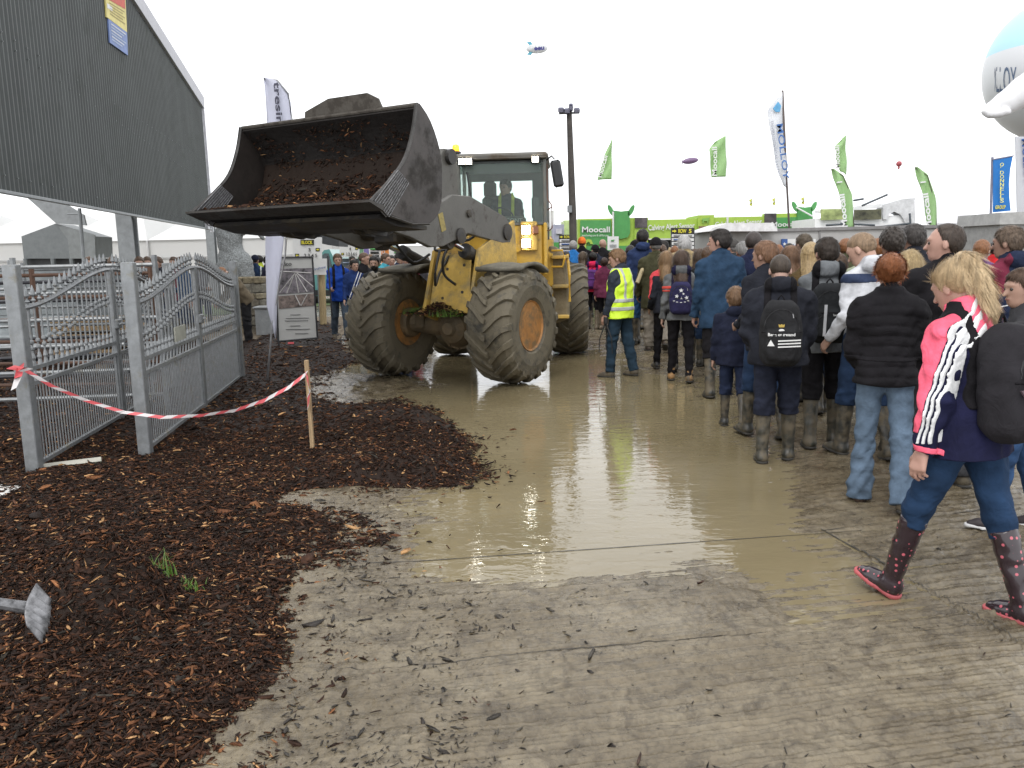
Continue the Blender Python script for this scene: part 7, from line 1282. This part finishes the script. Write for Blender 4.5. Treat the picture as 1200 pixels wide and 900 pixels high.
for nm, z in ((None, .13), (None, .02)):
    J['layer']('reflective_band', lambda P, z=z: np.maximum(np.maximum(J['ftop'](P) - .018, torso(P, tloc(P, J)) - .004), np.abs(tloc(P, J)[:, 2] - z - .0) - .026), *J['tb'], refl, vest, .009 / J['k'])
J['layer']('reflective_band', lambda P: np.maximum(np.maximum(J['ftop'](P) - .018, torso(P, tloc(P, J)) - .004), np.maximum(np.abs(np.abs(tloc(P, J)[:, 0]) - .105) - .022, .13 - tloc(P, J)[:, 2])), *J['tb'], refl, vest, .009 / J['k'])
wl = J['root'].location; hw = Matrix.Rotation(R(52), 3, 'Z') @ Vector(J['L']['w'] * J['k']); hp_ = Vector((wl.x + hw.x, wl.y + hw.y, hw.z - .09))
t = thing('camera_tripod', (hp_.x, hp_.y, 0), 'small black folding tripod dangling from the steward hand', 'tripod')
for dx, dy in ((-.10, 0), (.02, .04), (.09, -.05)): mb = MB(); mb.tube([(0, 0, hp_.z), (dx * .8, dy, hp_.z - .22), (dx * .9, dy, hp_.z - .42)], [.010, .008, .006], n=6); q = part('leg', mb, black); q.parent = t
mb = MB(); mb.box((0, 0, hp_.z + .02), (.06, .06, .10), bev=.01); q = part('tripod_head', mb, black); q.parent = t
# 11 pink girl with purple pack
J = Pn('girl in bright pink hooded top and muddy wellingtons', 695, 296, foot=386, th=-14, pose=dict(legL=(.12, .1, 0), legR=(-.1, .1, 0), armL=(.3, .16, 1.2), armR=(.2, .16, .9), female=True), look=dict(top=('hoodie', (.95, .035, .13), -.06), legs=('slim', BLK), feet=('welly', (.20, .15, .10)), hair=('bun', HD)), vox=.012)
backpack(J, 'purple backpack on the girl in bright pink', (.12, .035, .19), size=(.155, .09, .22), cz=.22, group='backpacks worn in the queue', vox=.012)
# 12.. others in the queue (px, head y, distance, facing, label, pose tweaks, look, voxel)
def Q(label, px, hy, d, th=0, top=('jacket', BLK), legs=('jeans', DDEN), feet=('welly', (.04, .04, .035)), hair=('short', HD), vox=.014, w=1.0, hyaw=0, hp=.08, s=1, a=.6, fem=False, group='visitors walking along the muddy road', **k):
    p = walk(s, a); RR = random.Random(label); p['armL'] = (p['armL'][0], .08 + .12 * RR.random(), RR.choice((.2, .3, .9, 1.4))); p['armR'] = (p['armR'][0], .08 + .12 * RR.random(), RR.choice((.2, .35, .5, 1.2))); hyaw = hyaw or RR.uniform(-.5, .6); p.update(w=w, hyaw=hyaw, hpitch=hp, female=fem); lk = dict(top=top, legs=legs, feet=feet, hair=hair); lk.update(k); return Pn(label, px, hy, d=d, th=th - (math.degrees(math.atan2(px - 600, FPX)) if px > 620 and abs(th) < 50 else 0), pose=p, look=lk, vox=vox, group=group)
J = Q('fair-haired young man in white hooded sweater looking down', 1022, 272, 6.3, 34, ('hoodie', (.74, .75, .79)), hair=('crop', (.30, .20, .12)), hyaw=.55, hp=.5, vox=.010, skin=(.66, .42, .34))
overlay(J, 'navy_yoke', (.05, .07, .14), lambda P, X: np.maximum(.43 - X[:, 2], X[:, 2] - .50), off=.004)
J = Q('man with curly dark hair behind the red-haired woman', 1046, 270, 7.2, 0, ('jacket', (.022, .025, .05)), hair=('curly', (.05, .038, .03)), vox=.012); J = Q('grey-flecked man in dark collar coat beside the balding man', 1072, 265, 7.8, 10, ('coat', (.03, .03, .035)), hair=('short', (.075, .065, .06)), hyaw=.4, vox=.012)
J = Q('woman with short blond curls behind the balding man', 1066, 297, 6.3, 0, ('jacket', (.30, .03, .05)), hair=('bob', (.62, .46, .24)), fem=True, vox=.010)
J = Q('youth with tousled brown hair in maroon and navy jacket', 1188, 268, 6.6, 42, ('jacket', (.026, .032, .07)), hair=('short', (.16, .11, .075)), hyaw=.5, hood=True, vox=.010); overlay(J, 'maroon_shoulder', (.20, .03, .06), lambda P, X: np.maximum(X[:, 0] + .09, .30 - X[:, 2]), off=.004); overlay(J, 'white_piping', (.9, .9, .9), lambda P, X: np.maximum(np.abs(X[:, 2] - .235 - .2 * X[:, 0]) - .005, X[:, 1]), off=.005, vv=.007)
J = Q('person in dark grey jacket and red-soled trainer at the right edge', 1212, 318, 4.6, 60, ('jacket', (.055, .055, .06)), ('slim', (.04, .09, .2)), ('shoe', (.02, .015, .018), mat('trainer_dark', (.03, .02, .024)), (.85, .85, .85)), hair=('short', HB), a=.5, vox=.009)
J = Q('tall cropped-haired man in plain navy jumper', 882, 273, 9.6, 0, ('jacket', (.022, .028, .07)), hair=('crop', (.06, .045, .04)), w=1.12, vox=.012); J = Q('ginger man in profile behind the striped backpack', 901, 285, 7.1, 25, ('jacket', (.03, .03, .035)), hair=('short', (.25, .13, .07)), hyaw=.6, vox=.012)
J = Q('grey-haired man in red jacket', 871, 285, 11.0, 0, ('jacket', (.62, .03, .04)), hair=('short', (.34, .33, .32)), vox=.013); J = Q('man in grey flat cap turned to the left', 860, 282, 12.2, 45, ('jacket', (.05, .055, .06)), hair=('crop', HG), cap=('cap', (.09, .085, .08)), hyaw=.4, vox=.014)
J = Q('young man in black baseball cap with white badge', 966, 283, 8.6, 0, ('jacket', (.03, .03, .045)), hair=('crop', HD), cap=('cap', BLK), hood=True, vox=.012); J = Q('person in red jacket half hidden beside the fair-haired youth', 984, 300, 8.0, 0, ('jacket', (.72, .03, .04)), hair=('short', HB), vox=.013)
J = Q('woman with ginger hair hidden between two backpacks', 928, 290, 8.9, 10, ('jacket', DGR), hair=('long', (.24, .13, .07)), fem=True); J = Q('dark-haired man behind the grey hooded youth', 943, 276, 10.6, 5, ('jacket', NVY), hair=('short', (.11, .08, .05)))
J = Q('girl in black and coral sports jacket with long blond hair', 781, 296, 11.4, 12, ('jacket', (.03, .028, .035), -.08), ('slim', BLK), ('shoe', BLK), ('long', (.36, .22, .11)), fem=True, vox=.012); overlay(J, 'coral_shoulder', (.95, .10, .12), lambda P, X: np.maximum(X[:, 0] + .085 + .25 * (.4 - X[:, 2]) * 0, np.maximum(.13 - X[:, 2], -.02 - X[:, 1] * .3)), off=.004)
J = Q('white-haired woman in beige quilted jacket', 802, 277, 15.5, 0, ('puffer', (.50, .38, .20)), hair=('bob', (.72, .71, .70)), fem=True, group='visitors walking along the muddy road'); J = Q('brown-haired woman right of the star backpack', 820, 293, 12.0, -5, ('jacket', (.04, .045, .07)), hair=('long', (.12, .075, .05)), fem=True)
J = Q('man in navy jacket with hood walking before the olive coat', 753, 270, 14.5, 8, ('jacket', (.03, .05, .13)), DEN and ('jeans', (.05, .14, .33)), hair=('short', HD), hood=True, hyaw=-.3); J = Q('dark-haired man close behind the ROW 5 sign', 778, 283, 16.5, 0, ('jacket', (.06, .05, .05)), hair=('short', HD))
J = Q('girl in maroon jacket beside the pink girl', 708, 303, 17.5, -10, ('jacket', (.15, .03, .07)), ('slim', BLK), ('welly', (.2, .15, .1)), ('bun', (.10, .06, .045)), fem=True); J = Q('girl in black and white jacket left of the pink girl', 683, 296, 18.0, 0, ('jacket', (.03, .03, .035)), ('slim', DDEN), ('welly', (.06, .05, .04)), ('long', (.13, .085, .05)), fem=True); overlay(J, 'white_shoulder', (.9, .9, .92), lambda P, X: np.maximum(X[:, 0] + .08, .12 - X[:, 2]), off=.004)
J = Q('grey-haired man in bright blue jacket by the mast', 672, 283, 20.5, 10, ('jacket', (.03, .20, .55)), hair=('short', (.35, .33, .32)), vox=.018); J = Q('person in orange woolly hat and dark coat', 682, 279, 22.5, 0, ('jacket', BLK), hair=('crop', HB), cap=('hat', (.95, .22, .04)), vox=.018)
J = Q('bald man in black coat before the green trailer', 706, 281, 22.0, 0, ('coat', BLK), hair=('bald', (.5, .33, .25)), vox=.018); J = Q('dark-haired man in black left of the bald man', 698, 288, 21.0, 0, ('jacket', (.03, .03, .045)), hair=('crop', HD), cap=('cap', BLK), vox=.018)
J = Q('woman with dark hair behind the steward', 739, 289, 15.0, 8, ('jacket', (.04, .04, .05)), hair=('long', HD), fem=True, vox=.016); J = Q('person in black cap right of the steward head', 745, 283, 17.6, 8, ('jacket', (.02, .02, .03)), hair=('crop', HD), cap=('cap', BLK), vox=.016)
J = Q('dark-coated man at the left end of the queue by the loader', 660, 299, 19.0, -20, ('jacket', (.03, .035, .05)), ('jeans', DDEN), hair=('crop', HD), vox=.018)
# further back: each visitor has a distinct look and spot
tops = [('navy', (.025, .035, .10)), ('black', BLK), ('grey', (.17, .17, .18)), ('red', (.55, .03, .04)), ('olive', (.08, .085, .045)), ('sky blue', (.12, .35, .60)), ('brown', (.12, .075, .04)), ('maroon', (.18, .03, .05)), ('green', (.05, .18, .07)), ('cream', (.6, .55, .42)), ('purple', (.14, .05, .2)), ('teal', (.04, .25, .26))]
hairs = [('dark hair', ('short', HD)), ('brown hair', ('short', HB)), ('grey hair', ('short', HG)), ('long brown hair', ('long', HB)), ('blond hair', ('long', (.45, .32, .16))), ('ginger hair', ('short', (.28, .12, .05)))]
spots = ['under the ROW 5 sign', 'before the lime stall', 'under the Calving Alert fascia', 'near the green trailer', 'before the grey cabin', 'near the open tent', 'far back beside the mast']
k = 0; rg = random.Random(5)
fars = [(664, 19.8), (690, 24.5), (714, 25.5), (722, 20.2), (729, 24), (736, 26), (748, 22.4), (758, 25), (765, 19), (771, 23.5), (784, 21.5), (790, 17.2), (796, 24.5), (808, 19.8), (813, 16), (818, 23), (829, 20.5), (834, 15.0), (852, 17.0), (846, 20.2), (868, 18.6), (893, 18.5), (912, 13.6), (925, 16.5), (935, 14.2), (957, 12.6), (976, 13.2), (990, 11.2), (1012, 10.4), (1028, 12.6), (1060, 11.4), (1090, 12.0), (1118, 10.2), (1150, 9.4), (1165, 12.4), (775, 14.0), (828, 11.6), (950, 8.2), (1030, 8.6), (845, 10.8)]
for px, d in fars:
    tn, tc_ = tops[(k * 5 + 1) % 12]; hn, hh = hairs[(k * 7 + k // 12) % 6]; sp_ = spots[6 if px < 680 else 3 if px < 742 else 2 if px < 780 else 0 if px < 822 else 1 if px < 840 else 4 if px < 1085 else 5]
    hy = 300 - 0.021 * (px - 600) - (rg.uniform(-.02, .16) - .0) * FPX / d * .8
    nb = ['in the third row', 'well back', 'in the middle rows', 'at the far side'][k % 4]
    Q('%s jacket visitor with %s %s, %s' % (tn, hn, sp_, nb), px, hy, d, rg.uniform(-25, 25), ('jacket', tuple(c * rg.uniform(.8, 1.2) for c in tc_)), ('jeans', [DDEN, BLK, DEN, (.1, .09, .08)][k % 4]), hair=hh, vox=.020 if d > 14 else .016, a=rg.uniform(.2, .8), s=rg.choice((-1, 1)), fem='long' in hn or 'blond' in hn, w=rg.uniform(.95, 1.12)); k += 1
for px, hy, d, c_, lab in ((1107, 281, 31, (.03, .04, .08), 'dark-dressed visitor standing inside the open tent'), (1115, 277, 30, BLK, 'taller person in black inside the open tent'), (1132, 288, 29, (.05, .42, .55), 'child in turquoise jacket outside the open tent'), (1143, 287, 29.5, (.08, .45, .55), 'person in turquoise beside the grey pillar')): Q(lab, px, hy, d, rg.uniform(90, 200), ('jacket', c_), hair=('short', HD), vox=.022)
# left background
LG = 'visitors on the path left of the loader'
J = Q('man in royal blue jacket walking on the left path', 395, 298, 16.8, 200, ('jacket', (.02, .08, .45)), ('jeans', (.10, .13, .17)), ('boot', (.08, .06, .05)), ('short', (.16, .09, .05)), group=LG, vox=.014, a=.8); backpack(J, 'black rucksack on the man in royal blue', BLK, size=(.15, .09, .2), cz=.26, group='backpacks worn in the queue', vox=.016)
J = Q('boy in navy and white striped jacket beside the blue man', 414, 305, 16.2, 190, ('jacket', (.02, .045, .16)), ('jeans', (.16, .24, .33)), hair=('short', HD), group=LG, vox=.014); overlay(J, 'white_stripe', (.9, .9, .92), lambda P, X: np.abs(np.abs(X[:, 0] + .4 * (X[:, 2] - .25)) - .03) - .012, off=.005)
J = Q('bearded man in black zipped jacket above the muddy wheel', 439, 301, 13.9, 178, ('jacket', (.028, .026, .028)), ('jeans', DDEN), hair=('short', HD), beard=True, group=LG, vox=.012); J = Q('fair man in dark jacket turned to the right', 424, 297, 16.4, 245, ('jacket', BLK), hair=('crop', (.14, .08, .05)), group=LG)
lf = [(450, 298, 18, (.08, .40, .50), 'turquoise', HB), (459, 300, 19, (.5, .06, .12), 'crimson', HD), (467, 297, 17.5, (.03, .04, .09), 'dark blue', HD), (474, 299, 20, (.10, .08, .2), 'violet', HB), (481, 302, 18.5, (.45, .05, .08), 'scarlet', HBR), (490, 300, 21, (.07, .07, .08), 'charcoal', HD), (433, 299, 21, (.25, .18, .12), 'tan', HBR), (500, 301, 22, (.5, .5, .52), 'white', HB), (444, 302, 22.5, (.05, .2, .12), 'bottle green', HD), (412, 301, 24, (.12, .1, .1), 'brown', HD)]
for px, hy, d, c_, cn, hc_ in lf: Q('visitor in %s top in the crowd behind the far front wheel' % cn, px, hy, d, rg.uniform(120, 240), ('jacket', c_), hair=('short', hc_), group=LG, vox=.018)
J = Pn('ginger man in brown jumper leaning over the gate end', 284, 303, d=16.3, th=115, pose=dict(legL=(.02, .04, 0), legR=(.0, .05, 0), armL=(.9, .2, .4), armR=(.9, .2, .4), lean=.55, hpitch=.6, w=1.12), look=dict(top=('jacket', (.17, .135, .09), -.10), legs=('loose', (.018, .02, .028)), feet=('boot', BLK), hair=('crop', (.35, .16, .07)), skin=(.66, .38, .28)), vox=.013, group=LG)
J = Q('police officer in cap and yellow vest beside the pillar', 298, 300, 20.5, 10, ('jacket', (.03, .05, .11)), ('loose', BLK), ('boot', BLK), ('crop', HD), cap=('cap', (.02, .025, .05)), group=LG); overlay(J, 'yellow_band', (.75, .95, .06), lambda P, X: X[:, 2] - .12, off=.008); overlay(J, 'white_collar_stripe', (.8, .85, .85), lambda P, X: np.maximum(np.abs(np.abs(X[:, 0]) - .14) - .018, .15 - X[:, 2]), off=.010)
J = Q('person in dark clothes behind the feather flag', 311, 301, 19.8, -60, ('jacket', (.03, .03, .06)), ('loose', BLK), hair=('crop', HD), group=LG); J = Q('steward in full yellow jacket beyond the police officer', 305, 300, 22.5, 90, ('jacket', (.62, .72, .08)), hair=('short', HD), group=LG)
for px, d, c_, cn in ((163, 15.5, (.10, .05, .04), 'brown'), (172, 16.5, NVY, 'navy'), (186, 17, (.04, .04, .05), 'black'), (205, 18, (.28, .05, .08), 'wine red'), (215, 16.5, (.05, .12, .25), 'denim blue'), (104, 17, (.09, .07, .06), 'mud brown'), (130, 18, (.15, .15, .17), 'slate'), (233, 19, (.2, .2, .22), 'ash grey')): Q('onlooker in %s top seen through the ornamental gates' % cn, px, 302, d, rg.uniform(100, 260), ('jacket', c_), hair=('short', HB), vox=.018, group='onlookers beyond the gates')
# ------------------------------------------------------------------ light, sky, view
w = bpy.data.worlds.new('World'); SC.world = w; w.use_nodes = True; t = w.node_tree; bg = t.nodes['Background']
sky = t.nodes.new('ShaderNodeTexSky'); sky.sky_type = 'NISHITA'; sky.sun_disc = False; sky.sun_elevation = R(50); sky.sun_rotation = R(200); sky.dust_density = 4; sky.air_density = 1.5
hs = t.nodes.new('ShaderNodeHueSaturation'); hs.inputs['Saturation'].default_value = .12
mx = t.nodes.new('ShaderNodeMix'); mx.data_type = 'RGBA'; mx.inputs[0].default_value = .88; mx.inputs[7].default_value = (11.6, 11.8, 12.1, 1)
t.links.new(sky.outputs[0], hs.inputs['Color']); t.links.new(hs.outputs[0], mx.inputs[6]); t.links.new(mx.outputs[2], bg.inputs[0]); bg.inputs[1].default_value = .1
sd = bpy.data.lights.new('sun', 'SUN'); sd.energy = .9; sd.angle = R(25); sd.color = (1, .97, .93); so = bpy.data.objects.new('sun', sd); COL.objects.link(so)
el, az = R(50), R(200); dv = Vector((math.sin(az) * math.cos(el), math.cos(az) * math.cos(el), math.sin(el)))
so.rotation_euler = dv.to_track_quat('Z', 'Y').to_euler(); so.location = dv * 50
SC.view_settings.view_transform = 'Standard'; SC.view_settings.look = 'None'; SC.view_settings.gamma = 1; SC.view_settings.exposure = 0.72
SC.render.engine = 'CYCLES'; cy = SC.cycles; cy.max_bounces = 7; cy.diffuse_bounces = 3; cy.glossy_bounces = 3; cy.transmission_bounces = 6; cy.transparent_max_bounces = 8
cy.use_denoising = True; cy.caustics_reflective = False; cy.caustics_refractive = False; cy.sample_clamp_indirect = 6
